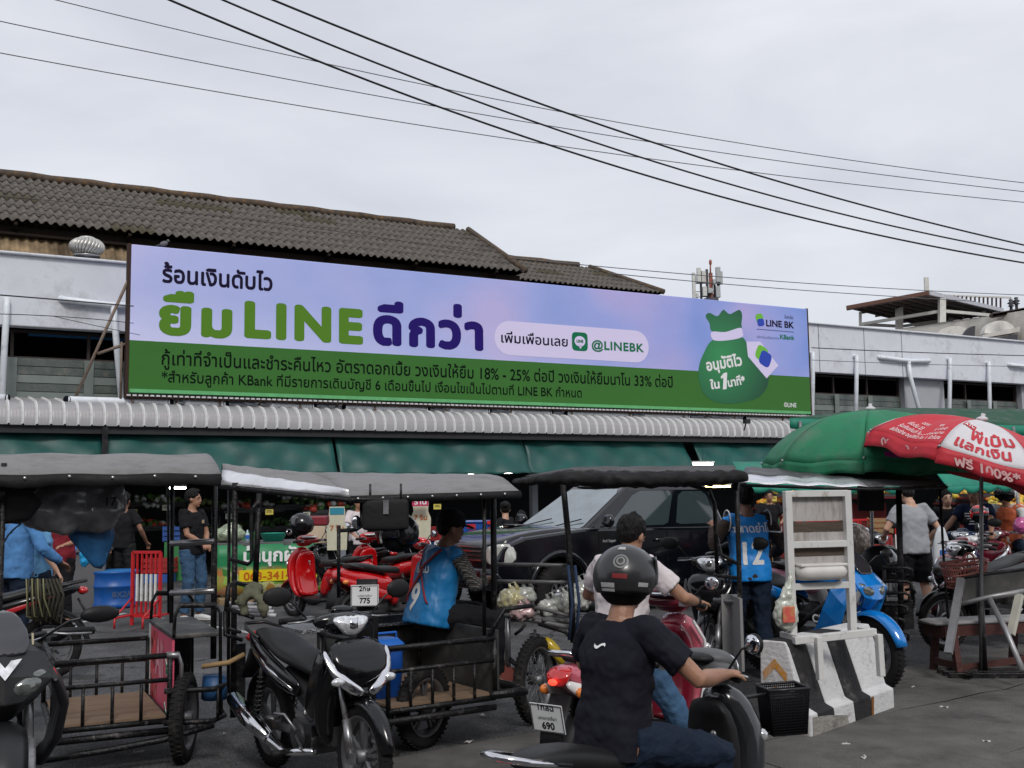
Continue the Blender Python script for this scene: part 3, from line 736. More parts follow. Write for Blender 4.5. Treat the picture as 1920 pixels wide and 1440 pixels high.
tilt_letters('นาที*', 1366, 725, 1397, 719, 13, WHITEINK, .035, .56, .008)

# unseen shophouses behind the camera, added for their effect on light and reflections
OPP = mat('opposite_render', (.30, .28, .25), .85, var=.2, vs=.6, dirt=(.12, .11, .1), ds=.5)
for i in range(7):
    t = thing('shophouse', 'plain rendered shophouse added unseen behind the photographer to shape light and reflections', 'building', (-28+i*8, -9, 0), 0, 'added shophouses behind the photographer')
    q = MB(); q.box((0, -4, 4.6), (7.9, 8, 9.2+.3*(i % 3))); obj('wall', q, OPP, t)
    for zz in (4.2, 7.2):
        for xx in (-2.4, 0, 2.4): q = MB(); q.box((xx, .02, zz), (1.5, .1, 1.5)); obj('window', q, VOID, t)
    q = MB(); q.box((0, .03, 1.4), (6.8, .12, 2.7)); obj('shutter', q, WALL2, t); q = MB(); q.box((0, .9, 3.1), (7.7, 1.9, .12)); obj('awning_slab', q, OPP, t)

# paper and plastic scraps on the ground
rs = random.Random(5)
for i, (px, py, wh) in enumerate(((1585, 1400, 'in front of the barrier foot'), (1712, 1292, 'right of the barrier'), (1770, 1330, 'on the open concrete at right'), (880, 1395, 'between the middle cart and the pink scooter'), (905, 1345, 'behind the middle cart wheel'), (260, 1415, 'under the left cart bumper'), (420, 1380, 'left of the black motorbike'), (1850, 1395, 'near the lower right corner'), (1620, 1425, 'at the bottom edge right of the scooter'), (345, 1250, 'below the young man shoes'))):
    g_ = ground(px, py, gz(ground(px, py).x, ground(px, py).y)); q = MB(); w_ = rs.uniform(.015, .035)
    q.grid(lambda u, v: ((u-.5)*w_*2, (v-.5)*w_, .006+.008*math.sin(u*7+i)*math.sin(v*5)), 4, 3)
    o_ = obj('paper_scrap', q, mat('scrap_paper', (.5, .48, .45), .8), None, solid=.001); o_.location = (g_.x, g_.y, g_.z+.012); o_.rotation_euler = (0, 0, i*1.3); tag(o_, 'small pale scrap of litter '+wh, 'litter', 'scraps of litter on the ground')
# ================================================================== MOTORBIKES  (x forward, y left, z up, origin between the wheels)
def wheel(parent, name, x, Rw, tw, y=0, spokes=5, rimcol=None, disc=True, z=None, wire=False):
    z = Rw if z is None else z
    w = bpy.data.objects.new(name, None); COL.objects.link(w); w.parent = parent; w.location = (x, y, z); w.empty_display_size = .05
    q = MB(); n = 40; prof = []
    for j in range(12):
        a = 2*math.pi*j/12; prof.append((Rw-tw*.55+tw*.55*math.cos(a), tw*.5*math.copysign(abs(math.sin(a))**.8, math.sin(a))))
    prof.append(prof[0]); q.lathe(prof, ax='Y', n=n)
    nb = 46
    for i in range(nb):
        a = 2*math.pi*i/nb
        for sgn in (-1, 1):
            c_ = Vector((math.cos(a+sgn*.03)*(Rw-.0035), sgn*tw*.22, math.sin(a+sgn*.03)*(Rw-.0035)))
            M = Matrix.Rotation(-a, 3, 'Y')
            q.box(c_, (.008, tw*.3, .012), rot=M)
    obj('tyre', q, TYRE, w)
    Ri = Rw-tw*1.02; q = MB()
    q.lathe([(Ri+.012, -tw*.42), (Ri+.004, -tw*.42), (Ri-.012, -tw*.25), (Ri-.014, tw*.25), (Ri+.004, tw*.42), (Ri+.012, tw*.42)], ax='Y', n=n)
    if wire:
        for i in range(28):
            a = 2*math.pi*i/28; sg = 1 if i % 2 else -1
            q.tube([(.03*math.cos(a+sg*.8), sg*.03, .03*math.sin(a+sg*.8)), (Ri*math.cos(a), 0, Ri*math.sin(a))], .003, 4)
    else:
        for i in range(spokes):
            a = 2*math.pi*i/spokes+.3
            for e in (-.09, .09):
                q.beam((.03*math.cos(a), 0, .03*math.sin(a)), (Ri*math.cos(a+e*1.6), 0, Ri*math.sin(a+e*1.6)), .02, .02)
    q.tube([(0, -.05, 0), (0, .05, 0)], .038, 14)
    obj('rim', q, rimcol or ALU, w)
    if disc:
        q = MB(); q.lathe([(.062, .052), (.1, .052), (.1, .056), (.062, .056), (.062, .052)], ax='Y', n=28)
        for i in range(6): a = i*math.pi/3; q.beam((.03*math.cos(a), .054, .03*math.sin(a)), (.064*math.cos(a+.3), .054, .064*math.sin(a+.3)), .012, .004)
        q.box((-.055, .055, .075), (.05, .035, .07)); obj('brake_disc', q, STEEL, w)
    return w

def fender(parent, cx, cz, Rf, a0, a1, w_, m, name='fender', thick=.004):
    q = MB(); n = 14
    def fn(u, v):
        a = R(a0+(a1-a0)*u); t = (v-.5)*2; rr_ = Rf-.035*t*t*(1 if abs(t) < 1 else 1.2)
        wd = w_*(1-.25*abs(2*u-1)**3)
        return (cx+rr_*math.cos(a), t*wd, cz+rr_*math.sin(a))
    q.grid(fn, n, 6); return obj(name, q, m, parent, solid=.006)

def spring(parent, a, b, r_=.026, turns=8, m=None, name='shock'):
    a = Vector(a); b = Vector(b); q = MB(); d_ = (b-a); u = d_.orthogonal().normalized(); v = d_.normalized().cross(u)
    pts = [a+d_*(.12+.7*i/(turns*8))+(u*math.cos(i*math.pi/4)+v*math.sin(i*math.pi/4))*r_ for i in range(turns*8+1)]
    q.tube(pts, .0055, 5); q.tube([a, b], .011, 7); q.tube([a+d_*.5, b], .018, 8)
    return obj(name, q, m or DARKMET, parent)

def mirror(parent, base, tip, gl_n, shape=(.062, .045), m=None, stem=None):
    b = Vector(base); t = Vector(tip); q = MB()
    mid = (b+t)/2+Vector((0, 0, .03))
    q.tube([b, mid, t], .006, 6, k=0)
    M = Matrix.Rotation(R(gl_n), 3, 'Z')
    q.ell(t, (.022, shape[0], shape[1]), rot=M, n=14, k=1)
    o_ = obj('mirror', q, [stem or DARKMET, m or BLACKPLA], parent)
    q = MB(); q.ell(t+M @ Vector((.013, 0, 0)), (.012, shape[0]*.9, shape[1]*.9), rot=M, n=12); obj('mirror_glass', q, GLASSD, o_)
    return o_

def plate(parent, c, lines, yaw=0, pitch=0, w_=.21, h_=.16, name='number_plate'):
    """Thai plate facing -x (rear) before yaw"""
    M = Matrix.Rotation(R(yaw), 3, 'Z') @ Matrix.Rotation(R(pitch), 3, 'Y')
    q = MB(); q.box(c, (.004, w_, h_), rot=M)
    o_ = obj(name, q, PLATEW, parent, bevel=.003)
    q = MB(); c = Vector(c)
    for (a, b) in (((-.5, -.5), (.5, -.5)), ((.5, -.5), (.5, .5)), ((.5, .5), (-.5, .5)), ((-.5, .5), (-.5, -.5))):
        q.beam(c+M @ Vector((-.004, a[0]*w_*.94, a[1]*h_*.92)), c+M @ Vector((-.004, b[0]*w_*.94, b[1]*h_*.92)), .0025, .0025)
    for s, yy, sz, bd in lines:
        text_mb(s, sz, bd, fn=lambda x, y, yy=yy: c+M @ Vector((-.0035, -x, yy+y)), align='c', rows=30, mb=q)
    obj('plate_lettering', q, INK, o_)
    return o_

def handlebar(root, x, z, hw=.33, sweepb=.1, rise=.03, lever=True, yaw=0):
    q = MB()
    q.tube([(x-sweepb, -hw, z), (x-sweepb*.6, -hw*.6, z+rise*.4), (x, -.1, z+rise*0), (x, .1, z), (x-sweepb*.6, hw*.6, z+rise*.4), (x-sweepb, hw, z)], .012, 8)
    o_ = obj('handlebar', q, DARKMET, root)
    for sg in (-1, 1):
        q = MB(); q.tube([(x-sweepb*1.05, sg*(hw+.01), z), (x-sweepb*.72, sg*(hw-.125), z+rise*.3)], .018, 10)
        q.ell((x-sweepb*1.05, sg*(hw+.012), z), (.02, .01, .02), n=8); obj('grip', q, BLACKPLA, o_)
        if lever:
            q = MB(); q.tube([(x-sweepb*.5+.03, sg*(hw-.16), z+.01), (x-sweepb*.6+.055, sg*(hw-.09), z), (x-sweepb+.07, sg*(hw+.0), z-.005)], .006, 6)
            q.box((x-sweepb*.7+.01, sg*(hw-.15), z+.005), (.05, .05, .035)); obj('brake_lever', q, STEEL, o_)
    return o_

def exhaust(root, pts, m, r_=.045, shield=None, y=-.14):
    q = MB(); q.tube([(x, y*(1-.25*(i == 0)), z) for i, (x, z, rr_) in enumerate(pts)], [p[2] for p in pts], 12)
    o_ = obj('exhaust', q, m, root)
    if shield:
        x0, z0 = pts[-3][:2]; x1, z1 = pts[-1][:2]
        q = MB(); q.sweep([(x0, y-.02, z0+.01), ((x0+x1)/2, y-.035, (z0+z1)/2+.01), (x1+.02, y-.02, z1+.01)], [(.035, .035), (.05, .05), (.045, .045)], p=2.5)
        obj('heat_shield', q, shield, o_)
    return o_

def engine(root, x=.02, z=.3, s=1.0, auto=False):
    q = MB()
    q.box((x, 0, z), (.26*s, .2, .17*s)); q.tube([(x-.04, -.12, z), (x-.04, .12, z)], .085*s, 18)
    q.tube([(x+.09, -.1, z-.01), (x+.09, .1, z-.01)], .05*s, 14)
    for i in range(8): q.box((x+.16+i*.017, 0, z+.05), (.008, .13, .12))
    q.box((x+.32, 0, z+.05), (.05, .12, .11)); q.tube([(x+.3, -.0, z+.1), (x+.2, -.03, z+.22)], .02, 8)
    if auto: q.box((x-.25, .09, z-.02), (.5, .08, .15))
    return obj('engine', q, ENGINE, root, bevel=.008)

def bike(name, label, rear, front, kind='underbone', C=None, group=None, wb=1.24, z0=0, steer=0, plates=None, mirrors=True, parts_far=False, kick=0.0, lean=0):
    """rear/front: approximate ground points of the two wheels"""
    C = C or {}
    body = C.get('body', BLACKPAINT); trim = C.get('trim', BLACKPLA); acc = C.get('acc', trim); seatm = C.get('seat', SEATM)
    rear = Vector(rear); front = Vector(front); mid = (rear+front)/2; d_ = front-rear; yaw = math.atan2(d_.y, d_.x)
    root = thing(name, label, 'motorbike', (mid.x, mid.y, z0), yaw, group)
    root.rotation_euler = (R(lean), 0, yaw)
    if name == 'scooter': root['category'] = 'scooter'
    xf, xr = wb/2, -wb/2
    rimc = C.get('rim', ALU)
    if kind == 'underbone':
        Rw = .285; wheel(root, 'front_wheel', xf, Rw, .075, rimcol=rimc); wheel(root, 'rear_wheel', xr, Rw, .085, rimcol=rimc, disc=False)
        hx, hz = .36, .99
        for sg in (-1, 1):
            q = MB(); q.tube([(xf, sg*.085, Rw), (xf-.055, sg*.085, Rw+.2)], .024, 10); q.tube([(xf-.05, sg*.085, Rw+.17), (xf-.16, sg*.085, .72)], .016, 8)
            q.box((xf+.01, sg*.085, Rw), (.05, .03, .06)); obj('fork', q, C.get('fork', STEEL), root)
        fender(root, xf, Rw, Rw+.035, 12, 140, .052, body, 'front_fender')
        q = MB(); q.sweep([(xf+.02, 0, Rw+.33), (xf-.09, 0, Rw+.38), (xf-.17, 0, Rw+.36)], [(.04, .02), (.085, .035), (.09, .03)]); obj('fork_shroud', q, body, root)
        # leg shield (wide, swept back), nose and silver accents
        q = MB()
        q.sweep([(xf-.20, 0, .90), (xf-.15, 0, .82), (xf-.16, 0, .70), (xf-.24, 0, .58), (xf-.30, 0, .44), (xf-.31, 0, .30)], [(.09, .05), (.165, .065), (.19, .06), (.2, .05), (.17, .045), (.12, .03)], p=3)
        obj('leg_shield', q, body, root, sub=1)
        q = MB(); q.sweep([(xf-.17, 0, .91), (xf-.08, 0, .86), (xf-.02, 0, .76), (xf-.03, 0, .65), (xf-.09, 0, .57)], [(.13, .03), (.19, .035), (.175, .038), (.10, .035), (.04, .02)], p=3.4); obj('nose_cowl', q, body, root, sub=1)
        for sg in (-1, 1):
            q = MB()
            q.sweep([(xf+.03, sg*.012, .625), (xf+.025, sg*.08, .655), (xf-.01, sg*.15, .715), (xf-.06, sg*.195, .80), (xf-.11, sg*.2, .87)], [(.01, .022), (.013, .034), (.013, .034), (.01, .022), (.004, .008)], lat=(1, 0, 0), p=2.5)
            o_ = obj('chrome_accent', q, C.get('accent', CHROME), root, sub=1)
            q = MB(); q.ell((xf-.0, sg*.165, .70), (.025, .042, .024), n=12); obj('turn_signal', q, C.get('signal', LENS), root)
            q = MB(); q.sweep([(xf-.18, sg*.17, .86), (xf-.22, sg*.195, .7), (xf-.34, sg*.17, .5), (xf-.5, sg*.12, .42)], [(.05, .012), (.07, .014), (.075, .014), (.04, .01)], lat=(1, 0, 0)); obj('side_fairing', q, body, root, sub=1)
        # handlebar cowl, headlight
        q = MB(); q.ell((hx+.03, 0, hz+.0), (.11, .15, .07), n=20); q.sweep([(hx, -.2, hz+.01), (hx+.02, -.1, hz+.02), (hx+.02, .1, hz+.02), (hx, .2, hz+.01)], [(.03, .025), (.06, .05), (.06, .05), (.03, .025)], lat=(1, 0, 0))
        q.sweep([(hx+.0, 0, hz+.05), (hx-.04, 0, hz+.1)], [(.1, .04), (.06, .01)])
        obj('handlebar_cowl', q, body, root, sub=1)
        q = MB(); q.sweep([(hx+.075, 0, hz+.05), (hx+.115, 0, hz+.01), (hx+.10, 0, hz-.045), (hx+.08, 0, hz-.07)], [(.135, .02), (.115, .04), (.06, .04), (.025, .015)], p=2.3)
        hl = obj('headlight', q, C.get('lens', LENS), root, sub=1)
        q = MB(); q.sweep([(hx+.12, 0, hz+.036), (hx+.13, 0, hz-.02)], [(.035, .02), (.03, .02)]); obj('reflector', q, CHROME, hl)
        handlebar(root, hx-.02, hz+.02, hw=.33)
        q = MB(); q.tube([(hx, .12, hz+.02), (hx+.10, .15, hz-.02), (hx+.12, .13, .75), (xf-.1, .11, .62), (xf-.07, .1, .42), (xf-.04, .09, .33)], .0055, 5); q.tube([(hx, -.12, hz+.02), (hx+.09, -.16, hz-.03), (hx+.08, -.15, .8)], .005, 5); obj('brake_hose', q, INK, root)
        q = MB(); q.box((-.02, -.10, .33), (.12, .03, .05)); q.tube([(-.02, -.12, .3), (.14, -.15, .25), (.16, -.18, .27)], .008, 6); q.tube([(.0, -.13, .34), (-.1, -.16, .42), (-.16, -.2, .42)], .009, 6); obj('kick_starter', q, STEEL, root)
        if mirrors:
            for sg in (-1, 1): mirror(root, (hx-.04, sg*.22, hz+.04), (hx-.04, sg*.40, hz+.17), 180+sg*8, (.088, .056))
        # body
        q = MB(); q.sweep([(.30, 0, .50), (.15, 0, .46), (0, 0, .50), (-.12, 0, .60), (-.3, 0, .66)], [(.07, .06), (.075, .06), (.09, .07), (.11, .07), (.12, .06)], p=3); obj('centre_tunnel', q, trim, root, sub=1)
        for sg in (-1, 1):
            q = MB(); q.sweep([(.02, sg*.10, .56), (-.2, sg*.135, .62), (-.5, sg*.13, .70), (-.80, sg*.075, .80), (-.88, sg*.05, .82)], [(.015, .05), (.03, .075), (.035, .07), (.03, .045), (.01, .015)], p=2.4); sc_ = obj('side_cover', q, body, root, sub=1)
            q = MB(); q.sweep([(-.05, sg*.132, .565), (-.35, sg*.168, .655), (-.7, sg*.128, .765)], [(.004, .008), (.006, .022), (.004, .005)]); obj('body_stripe', q, C.get('stripe', CHROME), sc_)
        q = MB(); q.sweep([(.10, 0, .655), (.0, 0, .70), (-.16, 0, .735), (-.3, 0, .75), (-.5, 0, .81), (-.72, 0, .84), (-.78, 0, .835)], [(.05, .02), (.10, .04), (.135, .05), (.14, .045), (.125, .05), (.10, .04), (.06, .02)], p=3); obj('seat', q, seatm, root, sub=1)
        q = MB(); q.tube([(-.6, -.12, .82), (-.8, -.12, .86), (-.93, -.07, .88), (-.93, .07, .88), (-.8, .12, .86), (-.6, .12, .82)], .012, 8); obj('grab_rail', q, DARKMET, root)
        q = MB(); q.ell((-.9, 0, .79), (.05, .08, .04), n=14); obj('tail_light', q, REDLENS, root)
        fender(root, xr, Rw, Rw+.07, 60, 175, .07, trim, 'rear_fender')
        q = MB(); q.sweep([(-.86, 0, .72), (-.97, 0, .52)], [(.07, .01), (.08, .01)]); obj('mud_flap', q, trim, root)
        engine(root)
        for sg in (-1, 1):
            q = MB(); q.beam((-.1, sg*.08, .32), (xr, sg*.08, Rw), .03, .05); obj('swingarm', q, DARKMET, root)
            spring(root, (xr+.02, sg*.12, Rw+.03), (xr+.12, sg*.13, .66))
            q = MB(); q.tube([(-.02, sg*.1, .22), (.0, sg*.26, .22)], .012, 8); q.tube([(0, sg*.2, .22), (0, sg*.28, .22)], .02, 8); obj('foot_peg', q, BLACKPLA, root)
        exhaust(root, [(.22, .25, .02), (-.1, .2, .022), (-.3, .24, .04), (-.55, .31, .05), (-.88, .40, .045)], C.get('exh', DARKMET), shield=C.get('exshield', CHROME), y=-.16)
        if plates: plate(root, (-.99, 0, .64), plates, pitch=-15)
    elif kind == 'scooter':
        Rw = .235; wheel(root, 'front_wheel', xf, Rw, .085, rimcol=rimc, spokes=5); wheel(root, 'rear_wheel', xr, Rw, .09, rimcol=rimc, disc=False)
        hx, hz = .34, 1.0
        q = MB(); q.tube([(xf, .08, Rw), (xf-.1, .08, .5)], .02, 8); q.tube([(xf, -.08, Rw), (xf-.1, -.08, .5)], .02, 8); obj('fork', q, DARKMET, root)
        fender(root, xf, Rw, Rw+.055, -10, 165, .075, body, 'front_fender')
        q = MB(); q.sweep([(xf-.22, 0, .93), (xf-.12, 0, .84), (xf-.08, 0, .70), (xf-.13, 0, .52), (xf-.2, 0, .36), (xf-.30, 0, .27)], [(.09, .05), (.15, .085), (.19, .09), (.205, .075), (.19, .05), (.17, .03)], p=2.7); obj('leg_shield', q, body, root, sub=1)
        q = MB(); q.sweep([(xf-.28, 0, .90), (xf-.235, 0, .78), (xf-.235, 0, .60), (xf-.28, 0, .4), (xf-.36, 0, .29)], [(.10, .03), (.16, .04), (.17, .035), (.175, .03), (.16, .02)], p=3.2); inn = obj('inner_panel', q, C.get('inner', body), root, sub=1)
        q = MB(); q.ell((xf-.275, -.04, .74), (.012, .02, .02), n=10); q.tube([(xf-.28, -.04, .74), (xf-.29, -.04, .66)], .004, 5); obj('ignition_key', q, STEEL, inn)
        if C.get('edge'):
            for sg in (-1, 1):
                q = MB(); q.tube([(xf-.22, sg*.15, .9), (xf-.16, sg*.195, .78), (xf-.17, sg*.212, .6), (xf-.24, sg*.205, .42), (xf-.3, sg*.18, .3)], .011, 8); obj('shield_edge', q, C['edge'], inn)
        q = MB(); q.sweep([(xf-.28, 0, .275), (.0, 0, .25), (-.2, 0, .27)], [(.17, .03), (.18, .035), (.17, .04)], p=4); obj('floorboard', q, trim, root, sub=1)
        q = MB(); q.sweep([(-.08, 0, .30), (-.13, 0, .45), (-.22, 0, .60), (-.3, 0, .66)], [(.13, .05), (.14, .08), (.13, .1), (.12, .08)], p=3); obj('seat_base', q, C.get('inner', body), root, sub=1)
        q = MB(); q.sweep([(-.06, 0, .52), (-.22, 0, .56), (-.5, 0, .62), (-.78, 0, .70), (-.92, 0, .76)], [(.08, .06), (.155, .12), (.17, .125), (.12, .085), (.05, .03)], p=2.3); obj('rear_body', q, body, root, sub=1)
        if C.get('lower'):
            for sg in (-1, 1):
                q = MB(); q.sweep([(-.15, sg*.14, .42), (-.45, sg*.165, .49), (-.8, sg*.12, .62), (-.93, sg*.05, .70)], [(.02, .05), (.03, .065), (.03, .05), (.01, .02)], p=2.3); obj('lower_cover', q, C['lower'], root, sub=1)
        q = MB(); q.sweep([(.02, 0, .69), (-.05, 0, .735), (-.2, 0, .74), (-.36, 0, .745), (-.5, 0, .79), (-.72, 0, .81), (-.79, 0, .80)], [(.06, .025), (.12, .045), (.15, .05), (.15, .045), (.135, .05), (.11, .04), (.06, .02)], p=3); obj('seat', q, seatm, root, sub=1)
        q = MB(); q.sweep([(hx+.06, 0, hz-.06), (hx+.08, 0, hz+.0), (hx+.03, 0, hz+.07), (hx-.06, 0, hz+.075)], [(.08, .05), (.15, .08), (.16, .06), (.1, .02)], p=2.4); q.sweep([(hx-.02, -.22, hz+.02), (hx+.0, 0, hz+.03), (hx-.02, .22, hz+.02)], [(.03, .025), (.07, .05), (.03, .025)], lat=(1, 0, 0)); cw = obj('handlebar_cowl', q, C.get('cowl', body), root, sub=1)
        q = MB(); q.ell((hx+.13, 0, hz+.01), (.04, .1, .065), n=18); obj('headlight', q, C.get('lens', LENS), root)
        q = MB(); q.ell((hx-.05, 0, hz+.07), (.06, .1, .022), n=14); obj('speedometer', q, BLACKPLA, cw)
        if C.get('cowlring'):
            q = MB(); q.tube([(hx-.05+.07*math.cos(a), .115*math.sin(a), hz+.075) for a in [i*math.pi/8 for i in range(16)]], .012, 6, closed=True); obj('speedometer_ring', q, C['cowlring'], cw)
        handlebar(root, hx-.03, hz+.02, hw=.32)
        if mirrors:
            for sg in (-1, 1): mirror(root, (hx-.05, sg*.2, hz+.04), (hx-.03, sg*.34, hz+.15), 180+sg*8, (.06, .045))
        for sg in (-1, 1):
            q = MB(); q.ell((xf-.06, sg*.15, .72), (.03, .04, .03), n=10); obj('turn_signal', q, C.get('signal', LENS), root)
            q = MB(); q.ell((-.86, sg*.12, .64), (.04, .035, .03), n=10); obj('turn_signal', q, C.get('rsignal', AMBER), root)
        q = MB(); q.sweep([(-.84, 0, .77), (-.93, 0, .73), (-.92, 0, .66)], [(.07, .02), (.085, .03), (.05, .02)]); tl = obj('tail_light', q, REDLENS, root, sub=1)
        if C.get('lit'):
            q = MB(); q.ell((-.965, .0, .70), (.014, .03, .018), n=10); obj('lamp_glow', q, REDLIT, tl)
        q = MB(); q.tube([(-.6, -.12, .78), (-.82, -.12, .83), (-.9, -.06, .85), (-.9, .06, .85), (-.82, .12, .83), (-.6, .12, .78)], .014, 8); obj('grab_rail', q, C.get('rail', DARKMET), root)
        fender(root, xr, Rw, Rw+.06, 30, 170, .07, trim, 'rear_fender')
        q = MB(); q.sweep([(-.88, 0, .62), (-.98, 0, .44), (-1.0, 0, .34)], [(.07, .015), (.075, .012), (.07, .01)]); obj('mud_flap', q, trim, root)
        engine(root, x=-.35, z=.28, auto=True)
        spring(root, (xr+.0, .12, Rw+.08), (xr+.08, .13, .58))
        exhaust(root, [(-.2, .2, .02), (-.35, .22, .03), (-.5, .26, .05), (-.68, .29, .055), (-.88, .33, .05)], DARKMET, shield=C.get('exshield', BLACKPLA), y=-.16)
        q = MB(); q.tube([(-.25, .1, .2), (-.28, .15, .0)], .01, 6); obj('stand', q, DARKMET, root)
        if plates: plate(root, (-1.02, 0, .52), plates, pitch=-14)
    else:   # sport
        Rw = .30; wheel(root, 'front_wheel', xf, Rw, .095, rimcol=rimc, spokes=6); wheel(root, 'rear_wheel', xr, Rw, .12, rimcol=rimc, spokes=6)
        hx, hz = .34, .98
        for sg in (-1, 1):
            q = MB(); q.tube([(xf, sg*.09, Rw), (xf-.07, sg*.09, Rw+.25)], .026, 10); q.tube([(xf-.06, sg*.09, Rw+.2), (xf-.2, sg*.09, .86)], .019, 8); obj('fork', q, C.get('fork', STEEL), root)
        fender(root, xf, Rw, Rw+.045, 15, 150, .075, C.get('fender', body), 'front_fender')
        q = MB(); q.sweep([(xf-.20, 0, .98), (xf-.08, 0, .92), (xf+.02, 0, .82), (xf+.03, 0, .755), (xf-.05, 0, .68), (xf-.12, 0, .66)], [(.07, .02), (.15, .04), (.17, .05), (.12, .06), (.06, .05), (.03, .03)], p=1.5, n=10); q.sm = [False]*len(q.sm); ns = obj('nose_fairing', q, body, root, bevel=.006)
        for sg in (-1, 1):
            q = MB(); q.sweep([(xf+.055, sg*.02, .77), (xf+.05, sg*.08, .80), (xf-.01, sg*.145, .86)], [(.02, .028), (.03, .05), (.012, .02)], lat=(1, 0, 0), p=2.2); obj('headlight', q, C.get('lens', LENSD), ns, sub=1)
            q = MB(); q.sweep([(xf-.04, sg*.15, .86), (xf-.16, sg*.20, .74), (xf-.24, sg*.20, .58), (xf-.4, sg*.17, .42), (xf-.7, sg*.13, .32)], [(.08, .012), (.11, .02), (.11, .02), (.07, .015), (.03, .01)], lat=(1, 0, 0), p=4); q.sm = [False]*len(q.sm); sf = obj('side_fairing', q, body, root, bevel=.006)
            if C.get('stripe'):
                q = MB(); q.sweep([(xf-.1, sg*.172, .845), (xf-.2, sg*.222, .70), (xf-.36, sg*.206, .5)], [(.012, .004), (.02, .006), (.008, .004)], lat=(1, 0, 0)); obj('fairing_stripe', q, C['stripe'], sf)
            mirror(root, (xf-.16, sg*.12, .97), (xf-.12, sg*.33, 1.08), 180+sg*12, (.075, .04), m=BLACKPLA)
        q = MB(); q.sweep([(xf-.02, 0, .91), (xf-.10, 0, 1.04), (xf-.2, 0, 1.12)], [(.10, .005), (.085, .005), (.035, .005)], p=2); ws = obj('windscreen', q, C.get('screen', mat('smoked_screen', (.006, .006, .008), .5, spec=.12, var=0)), root, sub=1)
        if C.get('v'):
            q = MB(); q.prism([(0, -.05), (.055, .035), (.02, .03), (0, 0), (-.02, .03), (-.055, .035)], 0, .006, ax='X')
            for i, p_ in enumerate(q.v): q.v[i] = (xf+.045+p_[0]-p_[2]*.5, p_[1], .885+p_[2])
            obj('silver_badge', q, LENS, ns)
        handlebar(root, hx, hz+.0, hw=.32, sweepb=.08)
        q = MB(); q.sweep([(.25, 0, .84), (.15, 0, .90), (-.05, 0, .89), (-.2, 0, .79)], [(.08, .05), (.14, .10), (.15, .11), (.08, .05)], p=2.4); obj('fuel_tank', q, C.get('tank', body), root, sub=1)
        q = MB(); q.sweep([(-.12, 0, .78), (-.3, 0, .77), (-.45, 0, .80), (-.5, 0, .84), (-.78, 0, .91)], [(.08, .03), (.13, .04), (.12, .04), (.11, .035), (.07, .03)], p=3); obj('seat', q, seatm, root, sub=1)
        for sg in (-1, 1):
            q = MB(); q.sweep([(-.15, sg*.10, .68), (-.45, sg*.13, .74), (-.8, sg*.07, .86), (-.92, sg*.03, .90)], [(.02, .05), (.03, .06), (.02, .04), (.01, .01)], p=2.4); obj('side_cover', q, body, root, sub=1)
        q = MB(); q.ell((-.9, 0, .86), (.04, .06, .03), n=12); obj('tail_light', q, REDLENS, root)
        engine(root, x=.05, z=.36, s=1.2)
        q = MB(); q.sweep([(-.85, 0, .82), (-.98, 0, .60)], [(.06, .01), (.06, .01)]); obj('rear_fender', q, trim, root)
        q = MB(); q.beam((-.1, .1, .36), (xr, .1, Rw), .03, .05); q.beam((-.1, -.1, .36), (xr, -.1, Rw), .03, .05); obj('swingarm', q, DARKMET, root)
        q = MB(); q.tube([(.25, -.06, .7), (.05, -.1, .55), (-.15, -.1, .4)], .02, 8); q.tube([(.25, .06, .7), (.05, .1, .55), (-.15, .1, .4)], .02, 8); q.tube([(-.15, .09, .65), (-.75, .09, .82)], .014, 8); obj('frame', q, DARKMET, root)
        exhaust(root, [(.2, .25, .02), (-.1, .2, .025), (-.3, .27, .045), (-.5, .35, .055), (-.8, .45, .05)], DARKMET, shield=BLACKPLA, y=-.17)
        q = MB(); q.tube([(-.05, .1, .25), (-.1, .22, .0)], .012, 6); obj('stand', q, DARKMET, root)
        if plates: plate(root, (-1.0, 0, .68), plates, pitch=-15)
    return root

def helmet(name, label, c, r_=.14, col=None, rot=(0, 0, 0), accent=None, visor=True, parent=None, group=None):
    o = bpy.data.objects.new(name, None); COL.objects.link(o); o.location = c; o.rotation_euler = [R(a) for a in rot]
    if parent is None: tag(o, label, 'helmet', group)
    else: o.parent = parent
    q = MB()
    def fn(u, v):
        a = 2*math.pi*u; lo = R(112 if math.cos(a) < .3 else 84)   # open at the face (+x)
        lo = R(118)+(R(82)-R(118))*max(0, min(1, (math.cos(a)-.15)/.35))
        b = .02+v*(lo-.02); return (r_*1.08*math.sin(b)*math.cos(a), r_*.94*math.sin(b)*math.sin(a), r_*math.cos(b)+.01)
    q.grid(fn, 36, 14); obj('shell', q, col or BLACKPLA, o, solid=.02)
    q = MB(); q.tube([fn(i/36, 1) for i in range(36)], .009, 6, closed=True); obj('rim_trim', q, BLACKPLA, o)
    q = MB(); q.ell((-.01, 0, .0), (r_*.97, r_*.85, r_*.9), n=20); obj('liner', q, INK, o)
    if visor:
        q = MB(); q.grid(lambda u, v: (r_*1.13*math.cos(R(-75+150*u))*math.cos(R(40-55*v)), r_*1.0*math.sin(R(-75+150*u)), r_*1.0*math.sin(R(40-55*v))+.02), 14, 6); obj('visor', q, mat('smoked_screen', (.03, .03, .035), .08, coat=1, var=0), o, solid=.003)
    if accent:
        q = MB()
        for sg in (-1, 1): q.grid(lambda u, v, sg=sg: (r_*1.11*math.sin(R(40+50*u))*math.cos(R(sg*(80+60*u+12*v*(1+u)))), r_*.97*math.sin(R(40+50*u))*math.sin(R(sg*(80+60*u+12*v*(1+u)))), r_*1.03*math.cos(R(40+50*u))+.01), 8, 2)
        obj('decal', q, accent, o, solid=.002)
    return o
